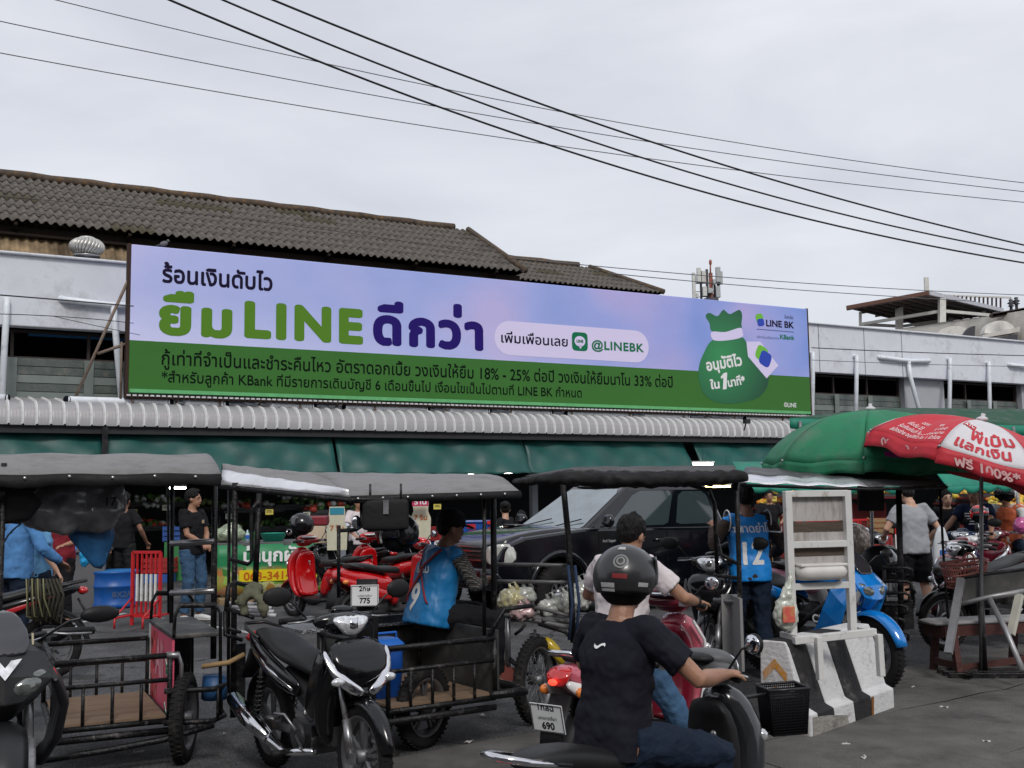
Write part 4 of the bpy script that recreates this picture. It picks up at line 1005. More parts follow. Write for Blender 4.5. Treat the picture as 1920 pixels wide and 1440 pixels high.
# ================================================================== PEOPLE  (x forward, y left, z up)
def ik(a, b, l1, l2, pole):
    a = Vector(a); b = Vector(b); d_ = b-a; L_ = d_.length; mx_ = (l1+l2)*.995
    if L_ > mx_: b = a+d_*(mx_/L_); d_ = b-a; L_ = mx_
    t = d_.normalized(); x = (l1*l1-l2*l2+L_*L_)/(2*L_); h = math.sqrt(max(0, l1*l1-x*x))
    p = Vector(pole); p = (p-t*p.dot(t)); p.normalize()
    return a+t*x+p*h, b
def hand_mb(q, wrist, d_, side, up, s=1.0, curl=.5, sg=1):
    """palm + five fingers; d_ direction of the hand, up = back of the hand"""
    d_ = Vector(d_).normalized(); up = Vector(up); up = (up-d_*up.dot(d_)).normalized(); lat = d_.cross(up)*sg
    w = Vector(wrist)
    q.sweep([w-d_*.01*s, w+d_*.03*s, w+d_*.07*s, w+d_*.095*s], [(.026*s, .02*s), (.036*s, .018*s), (.042*s, .016*s), (.038*s, .012*s)], lat=lat, n=10)
    for i, (o_, ln) in enumerate(((-.03, .065), (-.010, .078), (.011, .074), (.030, .058))):
        p0 = w+d_*.085*s+lat*o_*s; pts = [p0]; dd = d_.copy(); 
        for j, f in enumerate((.45, .32, .23)):
            ax = lat; dd = Matrix.Rotation(-R(curl*(45+20*j))*sg, 3, ax) @ dd
            pts.append(pts[-1]+dd*ln*f*s)
        q.tube(pts, [.0098*s, .0092*s, .0085*s, .007*s], 7)
    t0 = w+d_*.03*s+lat*-.03*s; t1 = t0+(d_*.6-lat*.7-up*.2*curl).normalized()*.036*s; t2 = t1+(d_*.8-lat*.35-up*.5*curl).normalized()*.03*s
    q.tube([t0, t1, t2], [.013*s, .011*s, .008*s], 7)

def person(label, loc, yaw, hands, feet, pelvis=(0, 0, .93), lean=0, side=0, twist=0, head=(0, 0, 0), h=1.70, skin=None, top=None, top_style='tee', bottom=None,
           bottom_style='jeans', shoes=None, vest=None, hair='short', hairm=None, elbow=None, knee=None, curl=.5, voxel=.012, group=None, topmat2=None, waist=1.0, scale=1.0, handup=None, toes=None, under=None):
    root = thing('person', label, 'person', loc, yaw, group)
    root.scale = (scale,)*3
    s = h/1.72; skin = skin or SKIN
    P = Vector(pelvis)
    Ml = Matrix.Rotation(R(lean), 3, 'Y') @ Matrix.Rotation(R(side), 3, 'X')
    Mt = Ml @ Matrix.Rotation(R(twist), 3, 'Z')
    bend = Matrix.Rotation(R(lean*.35), 3, 'Y')
    waistp = P+Ml @ Vector((0, 0, .14*s)); chest = P+Ml @ Vector((.0, 0, .33*s))
    up = (Matrix.Rotation(R(lean*.35), 3, 'Y') @ Ml) @ Vector((0, 0, 1)); neck = chest+up*.17*s
    latP = Vector((0, 1, 0)); latC = (Mt @ Vector((0, 1, 0)))
    sh = [neck-up*.045*s+latC*sg*.165*s for sg in (1, -1)]
    hip = [P+Vector((0, sg*.09*s, -.02*s)) for sg in (1, -1)]
    Mh = Matrix.Rotation(R(head[0]), 3, 'Z') @ Matrix.Rotation(R(head[1]), 3, 'Y') @ Matrix.Rotation(R(head[2]), 3, 'X')
    hc = neck+up*.03*s+Mh @ Vector((.02*s, 0, .118*s))
    elbow = elbow or [(-.6, .5, -.4), (-.6, -.5, -.4)]; knee = knee or [(1, 0, .1), (1, 0, .1)]
    el = []; wr = []; kn = []; an = []
    for i in (0, 1):
        e, w = ik(sh[i], hands[i], .285*s, .255*s, elbow[i]); el.append(e); wr.append(w)
        k_, a_ = ik(hip[i], feet[i][:3], .43*s, .42*s, knee[i]); kn.append(k_); an.append(a_)
    # body
    q = MB()
    fwd = Mt @ Vector((1, 0, 0))
    q.sweep([P-Vector((0, 0, .1*s)), P, waistp, chest, neck-up*.06*s, neck-up*.01*s], [(.125*s, .085*s), (.145*s*waist, .095*s*waist), (.12*s*waist, .08*s*waist), (.145*s, .095*s), (.125*s, .07*s), (.06*s, .055*s)], lat=[latP, latP, latP, latC, latC, latC], n=16)
    q.tube([neck-up*.05*s, neck+up*.02*s, hc-Vector((0, 0, .05*s))], [.062*s, .056*s, .052*s], 12)
    # head: skull, jaw, nose, ears, brow
    def hp(x, y, z): return hc+Mh @ Vector((x*s, y*s, z*s))
    q.ell(hp(-.008, 0, .02), (.096*s, .076*s, .098*s), rot=Mh, n=20)
    q.ell(hp(.018, 0, -.045), (.072*s, .06*s, .07*s), rot=Mh, n=16)
    q.ell(hp(.055, 0, -.088), (.03*s, .032*s, .022*s), rot=Mh, n=10)
    q.ell(hp(.09, 0, -.015), (.02*s, .014*s, .026*s), rot=Mh, n=10); q.ell(hp(.094, 0, -.032), (.016*s, .02*s, .012*s), rot=Mh, n=8)
    q.ell(hp(.075, 0, .022), (.022*s, .055*s, .014*s), rot=Mh, n=10)
    for sg in (1, -1): q.ell(hp(-.005, sg*.078, -.01), (.018*s, .011*s, .03*s), rot=Mh, n=10)
    q.ell(hp(.072, 0, -.06), (.02*s, .028*s, .012*s), rot=Mh, n=10)
    for i, sg in enumerate((1, -1)):
        q.tube([neck-up*.05*s+latC*sg*.06*s, sh[i], sh[i]+(el[i]-sh[i])*.3, sh[i]+(el[i]-sh[i])*.7, el[i], el[i]+(wr[i]-el[i])*.3, el[i]+(wr[i]-el[i])*.7, wr[i]], [.050*s, .052*s, .048*s, .042*s, .038*s, .041*s, .032*s, .026*s], 12)
        hu = (handup[i] if handup else Vector((0, 0, 1)))
        hd = (wr[i]-el[i]).normalized()
        if abs(hd.dot(Vector(hu))) > .9: hu = Vector((0, sg, 0.1))
        hand_mb(q, wr[i], hd, None, hu, s, curl, sg)
        q.tube([hip[i], hip[i]+(kn[i]-hip[i])*.35, kn[i]+(hip[i]-kn[i])*.15, kn[i], kn[i]+(an[i]-kn[i])*.3, kn[i]+(an[i]-kn[i])*.75, an[i]], [.095*s, .085*s, .06*s, .056*s, .057*s, .038*s, .036*s], 12)
        fa = R(feet[i][3]) if len(feet[i]) > 3 else 0; pit = R(feet[i][4]) if len(feet[i]) > 4 else 0
        fd = Vector((math.cos(fa)*math.cos(pit), math.sin(fa)*math.cos(pit), math.sin(pit))); fl = Vector((-math.sin(fa), math.cos(fa), 0))
        heel = an[i]-fd*.055*s+Vector((0, 0, -.045*s)); 
        q.sweep([heel, heel+fd*.06*s+Vector((0, 0, .01*s)), heel+fd*.14*s, heel+fd*.21*s-Vector((0, 0, .01*s)), heel+fd*.235*s-Vector((0, 0, .014*s))], [(.028*s, .03*s), (.034*s, .035*s), (.042*s, .027*s), (.042*s, .018*s), (.025*s, .01*s)], lat=fl, n=10)
        if shoes:
            sq = MB(); sq.sweep([heel-fd*.012*s, heel+fd*.06*s+Vector((0, 0, .008*s)), heel+fd*.14*s, heel+fd*.21*s-Vector((0, 0, .008*s)), heel+fd*.25*s-Vector((0, 0, .012*s))], [(.034*s, .036*s), (.041*s, .042*s), (.049*s, .035*s), (.048*s, .025*s), (.03*s, .015*s)], lat=fl, n=12)
            if shoes[1] == 'shoe': so = obj('shoe', sq, shoes[0], root, sub=1)
            q2 = MB(); q2.sweep([heel-fd*.02*s-Vector((0, 0, .03*s)), heel+fd*.12*s-Vector((0, 0, .03*s)), heel+fd*.26*s-Vector((0, 0, .03*s))], [(.035*s, .009*s), (.048*s, .009*s), (.035*s, .009*s)], lat=fl, n=12, p=4)
            if shoes[1] == 'shoe': obj('sole', q2, shoes[2], so)
            else:
                q2.tube([heel+fd*.2*s-Vector((0, 0, .01*s)), heel+fd*.16*s+fl*.03*s+Vector((0, 0, .03*s)), heel+fd*.1*s+fl*.045*s-Vector((0, 0, .02*s))], .007*s, 5); q2.tube([heel+fd*.2*s-Vector((0, 0, .01*s)), heel+fd*.16*s-fl*.03*s+Vector((0, 0, .03*s)), heel+fd*.1*s-fl*.045*s-Vector((0, 0, .02*s))], .007*s, 5)
                obj('sandal', q2, shoes[0], root)
    obj('body', q, skin, root, remesh=voxel, smooth=3)
    # face
    for sg in (1, -1):
        q = MB(); q.ell(hp(.076, sg*.031, .0), (.0085*s, .012*s, .005*s), rot=Mh, n=10); e_ = obj('eye', q, mat('eye_white', (.35, .32, .3), .4, var=0), root)
        q = MB(); q.ell(hp(.0825, sg*.031, .0), (.003*s, .007*s, .0055*s), rot=Mh, n=8); obj('iris', q, INK, e_)
        q = MB(); q.tube([hp(.088, sg*.015, .022), hp(.09, sg*.032, .029), hp(.08, sg*.05, .024)], .0045*s, 5); obj('eyebrow', q, INK, root)
    q = MB(); q.tube([hp(.078, -.026, -.064), hp(.091, -.01, -.062), hp(.091, .01, -.062), hp(.078, .026, -.064)], .006*s, 6); obj('mouth', q, mat('lips', (.28, .09, .07), .5, var=0), root)
    # hair
    if hair and hair not in ('none', 'helmet'):
        q = MB()
        q.ell(hp(-.022, 0, .042), (.103*s, .088*s, .094*s), rot=Mh, n=20)
        q.ell(hp(-.045, 0, -.0), (.07*s, .08*s, .07*s), rot=Mh, n=16)
        if hair == 'bun': q.ell(hp(-.115, 0, .05), (.045*s, .045*s, .045*s), n=12)
        if hair == 'tail': q.tube([hp(-.09, 0, .02), hp(-.13, 0, -.04), hp(-.12, 0, -.13)], [.03*s, .035*s, .02*s], 8)
        rg = random.Random(int(loc[0]*97+loc[1]*13))
        for i in range(26 if hair == 'messy' else 14):
            a = rg.uniform(0, 2*math.pi); b = rg.uniform(.1, 1.25 if hair == 'messy' else 1.0)
            d_ = Vector((math.sin(b)*math.cos(a)*.098-.02, math.sin(b)*math.sin(a)*.082, math.cos(b)*.096+.045))
            e = d_*1.0+Vector((.03*(1 if hair != 'messy' else rg.uniform(-1, 1)), rg.uniform(-.02, .02), -.01+rg.uniform(0, .02)))
            q.tube([hp(*d_*.9), hp(*e)], [.02*s, .008*s], 6)
        obj('hair', q, hairm or HAIR, root, remesh=.0085, smooth=1, disp=.012, dscale=.03)
    elif hair == 'none': pass
    # clothes
    if bottom is not None:
        q = MB(); g_ = .014*s
        q.sweep([P-Vector((0, 0, .11*s)), P, P+Ml @ Vector((0, 0, .045*s))], [(.14*s, .10*s), (.155*s*waist+g_*.5, .105*s*waist+g_*.5), (.13*s*waist, .09*s*waist)], lat=latP, n=16)
        for i in (0, 1):
            if bottom_style == 'shorts':
                e = hip[i]+(kn[i]-hip[i])*.92
                q.tube([hip[i], hip[i]+(kn[i]-hip[i])*.4, e], [.11*s, .112*s, .105*s], 12)
            else:
                fl_ = .062*s if bottom_style == 'jeans' else .07*s
                q.tube([hip[i], hip[i]+(kn[i]-hip[i])*.35, kn[i]+(hip[i]-kn[i])*.15, kn[i], kn[i]+(an[i]-kn[i])*.3, kn[i]+(an[i]-kn[i])*.7, an[i]+(kn[i]-an[i])*.06], [.108*s, .1*s, .082*s, .077*s, .074*s, .066*s, fl_], 12)
        obj('shorts' if bottom_style == 'shorts' else 'trousers', q, bottom, root, remesh=voxel, smooth=2, disp=.03, dscale=.07)
    if top is not None:
        def torso(g_, lo=.085):
            t = MB()
            t.sweep([P-Ml @ Vector((0, 0, lo*s)), P+Ml @ Vector((0, 0, .03*s)), waistp, chest, neck-up*.07*s, neck-up*.02*s], [(.165*s*waist+g_, .115*s*waist+g_), (.165*s*waist+g_, .115*s*waist+g_), (.145*s*waist+g_, .105*s*waist+g_), (.16*s+g_, .112*s+g_), (.14*s+g_, .08*s+g_), (.07*s+g_, .06*s+g_*.6)], lat=[latP, latP, latP, latC, latC, latC], n=18)
            return t
        q = torso(.012*s)
        for i, sg in enumerate((1, -1)):
            if top_style == 'tee':
                e = sh[i]+(el[i]-sh[i])*.68
                q.tube([neck-up*.055*s+latC*sg*.05*s, sh[i], sh[i]+(el[i]-sh[i])*.3, e], [.060*s, .068*s, .068*s, .069*s], 12)
            elif top_style == 'long':
                q.tube([neck-up*.055*s+latC*sg*.05*s, sh[i], sh[i]+(el[i]-sh[i])*.5, el[i], el[i]+(wr[i]-el[i])*.5, wr[i]+(el[i]-wr[i])*.05], [.06*s, .07*s, .062*s, .056*s, .052*s, .042*s], 12)
        folds(obj('shirt', q, top, root, remesh=voxel, smooth=3, disp=.028, dscale=.1))
        if vest is not None:
            q = torso(.026*s, .095)
            for i, sg in enumerate((1, -1)): q.tube([neck-up*.055*s+latC*sg*.05*s, sh[i]-latC*sg*.0, sh[i]+(el[i]-sh[i])*.12], [.058*s, .068*s, .07*s], 12)
            vo = obj('vest', q, vest, root, remesh=voxel, smooth=3, disp=.028, dscale=.11)
            root['_vest'] = vo.name
    info = dict(neck=neck, chest=chest, P=P, hc=hc, wr=wr, el=el, sh=sh, up=up, latC=latC, Mh=Mh, s=s, kn=kn, an=an)
    return root, info

def folds(o):
    t = bpy.data.textures.get('folds')
    if not t: t = bpy.data.textures.new('folds', 'MARBLE'); t.noise_scale = .09; t.turbulence = 6; t.marble_type = 'SOFT'
    q = o.modifiers.new('f', 'DISPLACE'); q.texture = t; q.strength = .010; q.mid_level = .5; q.texture_coords = 'LOCAL'; return o

def print_on(target, root, name, mb, mt, off=.004, axis_dir=None):
    o = obj(name, mb, mt, target)
    q = o.modifiers.new('w', 'SHRINKWRAP'); q.target = target; q.wrap_method = 'NEAREST_SURFACEPOINT'; q.wrap_mode = 'OUTSIDE_SURFACE'; q.offset = off
    return o
# ================================================================== SALENG CARTS (x to the right along the cart, y away, z up)
CANVAS = mat('grey_canvas', (0.20, 0.195, 0.195), 0.6, var=.15, vs=3, bump=.6, bs=7, dirt=(.09, .085, .08), ds=3, dirt_amt=.6)
CANVAS_D = mat('dark_canvas', (0.016, 0.016, 0.017), 0.7, spec=.25, var=.3, vs=4, bump=.3, bs=20)
SILVER = mat('silver_foil_sheet', (0.75, 0.75, 0.78), 0.28, metal=.6, var=.15, vs=5, bump=.4, bs=6)
WOODF = mat('worn_plywood', (0.22, 0.15, 0.10), 0.8, var=.35, vs=5, stretch=(1, 5, 1), dirt=(.1, .08, .07), ds=5, dirt_amt=.6)
BOLT = mat('bolt', (.5, .5, .5), .3, metal=.9, var=0)
def cart(name, label, loc, yaw, L_=1.4, D=.9, zb=.3, zt=.62, nb=7, mt=CARTIRON, wheels=((.75, .0, .27),), floor=WOODF, group='saleng sidecars parked in a row'):
    t = thing(name, label, 'sidecar', loc, yaw, group)
    def rail(a, b, r_=.016, nm='rail'):
        q = MB(); q.tube([a, b], r_, 8); return obj(nm, q, mt, t)
    for z in (zb, (zt+zb)/2+.05, zt):
        for y in (0, D): rail((0, y, z), (L_, y, z), .018 if z != (zt+zb)/2+.05 else .014)
        rail((0, 0, z), (0, D, z), .018)
    rail((L_, 0, zb), (L_, D, zb)); rail((0, 0, zb-.06), (L_, 0, zb-.06), .022)
    for y in (0, D):
        for i in range(nb+1):
            x = L_*i/nb; q = MB(); q.tube([(x, y, zb), (x, y, zt if i in (0, nb) else (zt+zb)/2+.05)], .016 if i in (0, nb) else .011, 7); obj('bar', q, mt, t)
    np_ = 5
    for i in range(np_):
        q = MB(); q.box((L_/2, D*(i+.5)/np_, zb+.025), (L_-.04, D/np_-.006, .014)); obj('floor_board', q, floor, t)
    for (x, y, Rw) in wheels:
        w = wheel(t, 'cart_wheel', x, Rw, .085, y=y, disc=False)
    return t
def post(t, pts, r_=.015, mt=CARTIRON, nm='post'):
    q = MB(); q.tube(pts, r_, 8); return obj(nm, q, mt, t)
def canopy(t, c, mt, edge=.05, rise=.1, sag=.008, bolts=5, corners=None, rough=.004, edge_mt=CANVAS_D):
    """c: four corners near-left, near-right, far-right, far-left"""
    A, B, C_, D_ = [Vector(v) for v in c]; rg = random.Random(len(t.name)+int(A.x*10))
    ph = rg.uniform(0, 6)
    def fn(u, v):
        p = (A*(1-u)+B*u)*(1-v)+(D_*(1-u)+C_*u)*v
        z = rise*math.sin(math.pi*v)**.8 - sag*math.sin(math.pi*4*u)**2*math.sin(math.pi*v)+rough*math.sin(u*23+v*9+ph)*math.sin(v*17+ph)
        return (p.x, p.y, p.z+z)
    q = MB(); q.grid(fn, 24, 10); o_ = obj('canopy', q, mt, t, solid=.006)
    q = MB()
    for e in range(4):
        def fe(u, v, e=e):
            uu, vv = [(u, 0), (1, u), (1-u, 1), (0, 1-u)][e]; p = fn(uu, vv); 
            return (p[0], p[1]-(.008 if e == 0 else 0), p[2]-.002-v*edge*(1+.12*math.sin(u*31+ph)))
        q.grid(fe, 20, 2)
    obj('canopy_valance', q, edge_mt, t, solid=.006)
    for i in range(bolts):
        p = fn((i+.35)/bolts, 0); q = MB(); q.ell((p[0], p[1]-.014, p[2]-.018), (.011, .007, .011), n=8); obj('bolt', q, BOLT, t)
    q = MB(); q.tube([A-Vector((0, 0, .03)), B-Vector((0, 0, .03)), C_-Vector((0, 0, .03)), D_-Vector((0, 0, .03))], .014, 6, closed=True)
    for i in range(1, 4): a = A*(1-i/4)+B*(i/4); b = D_*(1-i/4)+C_*(i/4); q.tube([a-Vector((0, 0, .03)), (a+b)/2+Vector((0, 0, rise*.8)), b-Vector((0, 0, .03))], .01, 6)
    obj('canopy_frame', q, CARTIRON, t); return o_

# ---- cart 1, left foreground
P1 = ground(95, 1462); P1.z = 0
y1 = R(26)
c1 = cart('sidecar', 'black iron sidecar with plywood floor and pink advertising panel, leftmost in the row', P1, y1, L_=.66, D=.97, zb=.27, zt=.66, nb=4, wheels=((.74, .06, .27),))
q = MB(); q.box((1.07, .5, .52), (.025, .98, .5)); pb = obj('pink_panel', q, mat('pink_print', (.62, .09, .16), .45, var=.1), c1)
q = MB(); q.grid(lambda u, v: (1.054, .62+.3*u, .29+.44*v), 1, 1); obj('print', q, mat('red_fruit_print', (.45, .03, .04), .5, var=.9, vs=16, dirt=(.65, .3, .33), ds=14), pb)
q = MB(); q.box((1.054, .955, .52), (.004, .08, .5)); obj('white_strip', q, PLATEW, pb)
q = text_mb('Ali', .33, .03, fn=lambda x, y: (1.052, .66-x*1, .47+y), rows=40, sx=.9); obj('lettering', q, mat('print_rose', (.75, .35, .42), .5, var=0), pb)
q = MB()
for k_, zz in enumerate((.62, .33)):
    a = [(1.05, .25, zz), (1.05, .13, zz-.09), (1.05, .2, zz-.09), (1.05, .12, zz-.01)]
    for i in range(3): q.beam(a[i], a[i+1], .03, .004, k=1, up=(1, 0, 0)); q.beam(Vector(a[i])-Vector((.003, 0, 0)), Vector(a[i+1])-Vector((.003, 0, 0)), .014, .004, k=0, up=(1, 0, 0))
obj('zigzag_print', q, [mat('print_green2', (.02, .2, .09), .5, var=0), WHITEINK], pb)
q = MB(); q.box((1.3, .5, .77), (.5, 1.0, .03)); obj('seat_board', q, mat('worn_black_board', (.035, .035, .037), .5, dirt=(.2, .18, .15), ds=7, dirt_amt=.45), c1, bevel=.008)
q = MB(); q.box((1.3, .98, .52), (.44, .02, .46)); obj('seat_box', q, CARTIRON, c1)
for y in (0, 1.0):
    post(c1, [(1.07, y, .77), (1.08, y, .9), (1.13, y, .96), (1.48, y, .95), (1.54, y, .9), (1.55, y, .25)], .018, nm='arm_rail')
post(c1, [(1.0, 0, .66), (1.12, 0, .66), (1.15, 0, .6), (1.15, 0, .2)], .022, STEEL, nm='arm_rail')
for z in (.45, .26): post(c1, [(.98, -.02, z), (1.45, -.1, z), (1.62, .05, z), (1.64, .35, z)], .017, nm='bumper')
for x_, y_ in ((1.5, -.07), (1.63, .2)): post(c1, [(x_, y_, .45), (x_, y_, .26)], .014, nm='bumper_strut')
post(c1, [(-.05, -.03, .12), (.3, -.04, .14), (.95, -.06, .17), (1.45, -.12, .24)], .02, nm='lower_rail')
for (x, y) in ((-.3, .02), (-.3, 1.02)): post(c1, [(x, y, .25), (x, y, 1.84)], .017)
for ch in list(c1.children):
    if ch.type == 'MESH' and ch.name.split('.')[0] not in ('rail', 'bar', 'floor_board'):
        for sub_ in [ch]+list(ch.children):
            for v_ in sub_.data.vertices:
                if v_.co.x > .93: v_.co.x = .68+(v_.co.x-1.07)*.6
W1m = (Matrix.Translation(P1) @ Matrix.Rotation(y1, 4, 'Z')).inverted()
for (xa, ya, xb, yb, d, rr_) in ((403, 895, 400, 1235, 7.3, .02), (323, 905, 321, 1225, 7.5, .014), (315, 905, 316, 1150, 7.8, .009)): post(c1, [W1m @ at(xa, ya, d), W1m @ at(xb, yb, d)], rr_, nm='post')
for yy in (1015, 1108): post(c1, [W1m @ at(321, yy+4, 7.45), W1m @ at(402, yy, 7.28)], .02, STEEL, nm='rung')
c1w = [c for c in c1.children if c.name.startswith('cart_wheel')][0]; c1w.rotation_euler.z = R(68); c1w.location.x = .76
canopy(c1, [(-1.0, -.1, 1.77), (.93, -.12, 1.77), (.97, 1.1, 1.84), (-1.0, 1.1, 1.84)], CANVAS, edge=.07, rise=.11, bolts=8)
q = MB(); q.sweep([(.95+.0, .1, .36), (.95, .1, .5)], [(.1, .08), (.09, .07)]); obj('blue_can', q, mat('blue_can', (.02, .08, .2), .5), c1)
q = MB(); q.tube([(.85, -.02, .58), (1.0, -.08, .6), (1.1, -.06, .64)], .016, 7); obj('rope_loop', q, mat('old_rope', (.3, .2, .1), .9), c1)
# rolled black canvas blind and crumpled plastic sheets under the canopy
q = MB(); q.sweep([(-1.0, .1, 1.60), (-.5, .1, 1.60), (-.06, .1, 1.60)], [(.05, .13), (.055, .14), (.045, .12)], lat=(0, 1, 0), p=3); obj('rolled_blind', q, CANVAS_D, c1, sub=1, disp=.03, dscale=.15)
PLS = mat('grey_plastic_sheet', (.13, .13, .135), .25, var=.35, vs=5, coat=.4)
q = MB(); q.ell((.25, .25, 1.52), (.30, .08, .17)); q.ell((.12, .2, 1.46), (.22, .07, .11)); q.ell((.38, .25, 1.52), (.17, .09, .18)); [q.v.__setitem__(i, (v[0]-.12, v[1], v[2]+.06)) for i, v in enumerate(q.v)]; obj('plastic_sheet', q, PLS, c1, remesh=.02, smooth=1, disp=.10, dscale=.16)
q = MB(); q.sweep([(.18, .3, 1.5), (.25, .3, 1.34), (.28, .3, 1.18)], [(.03, .17), (.025, .13), (.01, .02)], lat=(0, 1, 0)); q.sweep([(.0, .32, 1.78), (.03, .32, 1.55)], [(.02, .1), (.02, .06)]); obj('blue_sheet', q, mat('blue_plastic_sheet', (.015, .09, .22), .35, var=.3), c1, sub=1, disp=.08, dscale=.1)
q = text_mb('17', .075, .012, fn=lambda x, y: (.28+x, .10-.02*x, 1.58+y)); obj('lettering', q, INK, c1)

# ---- cart 2, centre, with the seated man
P2 = at(728, 1335, 6.85); P2.z = 0
y2 = math.atan2(.42, .62)
c2 = cart('sidecar', 'dark iron sidecar under a grey and silver canopy with a man seated on its edge', P2, y2, L_=.78, D=1.0, zb=.3, zt=.68, nb=5, wheels=((.36, .2, .26),))
[c for c in c2.children if c.name.startswith('cart_wheel')][0].rotation_euler.z = R(22)
q = MB(); q.box((.80, .5, .52), (.03, 1.0, .42)); q.box((.4, 1.03, .55), (.82, .02, .42)); obj('box_panel', q, mat('black_panel', (.035, .035, .035), .4, dirt=(.1, .1, .09), ds=5), c2)
for y in (0, 1.0): post(c2, [(.74, y, .7), (.86, y, .86), (1.1, y, .87)], .016, nm='arm_rail')
q = MB(); q.box((.4, 1.2, .70), (1.1, .45, .02)); obj('chequer_deck', q, mat('chequer_plate', (.3, .31, .33), .25, metal=.7, bump=.8, bs=60, dirt=(.1, .1, .1), ds=4), c2)
post(c2, [(.74, -.01, .32), (1.0, -.02, .32), (1.04, .15, .32), (1.0, .5, .32)], .03, nm='step')
# canopy: a long roof reaching back over the motorbike
w2 = c2.matrix_basis.inverted() if False else (Matrix.Translation(P2) @ Matrix.Rotation(y2, 4, 'Z')).inverted()
def loc2(x, y, d): return w2 @ at(x, y, d)
RA, RB, RC, RD = loc2(655, 932, 7.1), loc2(975, 922, 7.3), loc2(900, 892, 8.7), loc2(415, 880, 8.2)
RE = loc2(415, 908, 7.6)
def tri_canopy(t, W, near, far, z_near, z_far, mt, n=16, name='canopy'):
    q = MB(); q.grid(lambda u, v: tuple((Vector(near[0])*(1-u)+Vector(near[1])*u)*(1-v)+(Vector(far[0])*(1-u)+Vector(far[1])*u)*v+Vector((0, 0, .05*math.sin(math.pi*v)+.005*math.sin(u*29)*math.sin(v*13)))), n, 8)
    return obj(name, q, mt, t, solid=.006)
tri_canopy(c2, None, (RA, RB), (loc2(560, 886, 8.5), RC), 0, 0, CANVAS)
RS = loc2(418, 886, 7.95)
tri_canopy(c2, None, (RE, RA), (RS, RA+Vector((-.01, .02, .003))), 0, 0, SILVER, name='silver_sheet')
tri_canopy(c2, None, (RS, RA), (RD, loc2(560, 886, 8.5)), 0, 0, CANVAS)
q = MB(); q.tube([RE-Vector((0, 0, .02)), RA-Vector((0, 0, .02)), RB-Vector((0, 0, .02)), RC-Vector((0, 0, .03)), RD-Vector((0, 0, .03))], .017, 7, closed=True); obj('canopy_frame', q, CARTIRON, c2)
q = MB()
q.grid(lambda u, v: tuple(RA*(1-u)+RB*u+Vector((0, -.012, -.05*v+.008))), 12, 1); obj('canopy_valance', q, CANVAS_D, c2, solid=.004)
for i in range(7): p = RA*(1-(i+.3)/7)+RB*((i+.3)/7); q = MB(); q.ell((p.x, p.y-.02, p.z-.012), (.01, .006, .01), n=8); obj('bolt', q, BOLT, c2)
def drop(t, W, x, ya, yb, d, r_=.015, x2=None, mt=CARTIRON, nm='post'):
    return post(t, [W @ at(x, ya, d), W @ at(x2 or x, yb, d)], r_, mt, nm)
for (x, ya, yb, d, x2) in ((441, 905, 1345, 7.55, 437), (486, 925, 1115, 7.4, 478), (908, 925, 1205, 7.35, 908), (924, 922, 1200, 7.9, 927), (430, 900, 1300, 8.1, 428), (635, 985, 1120, 7.2, 635)):
    drop(c2, w2, x, ya, yb, d, .021 if x in (441, 486, 924) else .013, x2)
def lp(t, W, pts, r_=.013, mt=CARTIRON, nm='rail'):
    return post(t, [W @ at(*p) for p in pts], r_, mt, nm)
lp(c2, w2, [(430, 1048, 7.4), (465, 1058, 7.35), (472, 1050, 7.35), (472, 955, 7.35), (480, 946, 7.35), (488, 946, 7.4)], .014)
lp(c2, w2, [(635, 1000, 7.2), (637, 995, 7.2), (668, 993, 7.2), (678, 988, 7.2), (678, 930, 7.2)], .013, nm='mirror_arm')
q = MB(); q.ell(w2 @ at(668, 979, 7.15), (.035, .015, .045), n=12); obj('mirror', q, GLASSD, c2)
lp(c2, w2, [(424, 1145, 7.3), (428, 1100, 7.3), (440, 1092, 7.4), (475, 1100, 7.6)], .016, nm='arm_rail')
lp(c2, w2, [(424, 1140, 7.3), (475, 1158, 7.2)], .015); lp(c2, w2, [(422, 1145, 7.3), (422, 1190, 7.3), (455, 1200, 7.3)], .015); lp(c2, w2, [(430, 1180, 7.3), (450, 1185, 7.2)], .012)
for i in range(4): lp(c2, w2, [(430+i*6, 1131+i*7, 7.6-i*.1), (505+i*4, 1133+i*7, 7.5-i*.1)], .013, mat('white_slat', (.5, .5, .52), .4), nm='luggage_slat')
q = MB(); q.box(w2 @ at(446, 1270, 7.6), (.10, .02, .45)); obj('side_board', q, CARTIRON, c2)
q = MB(); q.ell(w2 @ at(475, 1105, 7.15), (.07, .05, .05)); q.tube([w2 @ at(465, 1110, 7.12), w2 @ at(452, 1130, 7.12), w2 @ at(460, 1155, 7.12)], [.03, .045, .02], 8); q.tube([w2 @ at(478, 1110, 7.12), w2 @ at(492, 1130, 7.12), w2 @ at(497, 1158, 7.12)], [.03, .035, .02], 8)
tag(obj('rag', q, mat('olive_rag', (.13, .13, .09), .9, bump=.5, bs=25), None, remesh=.012, smooth=1, disp=.05, dscale=.05), 'crumpled olive cloth rag knotted on the cart post beside the black motorbike seat', 'rag').matrix_world = w2.inverted()

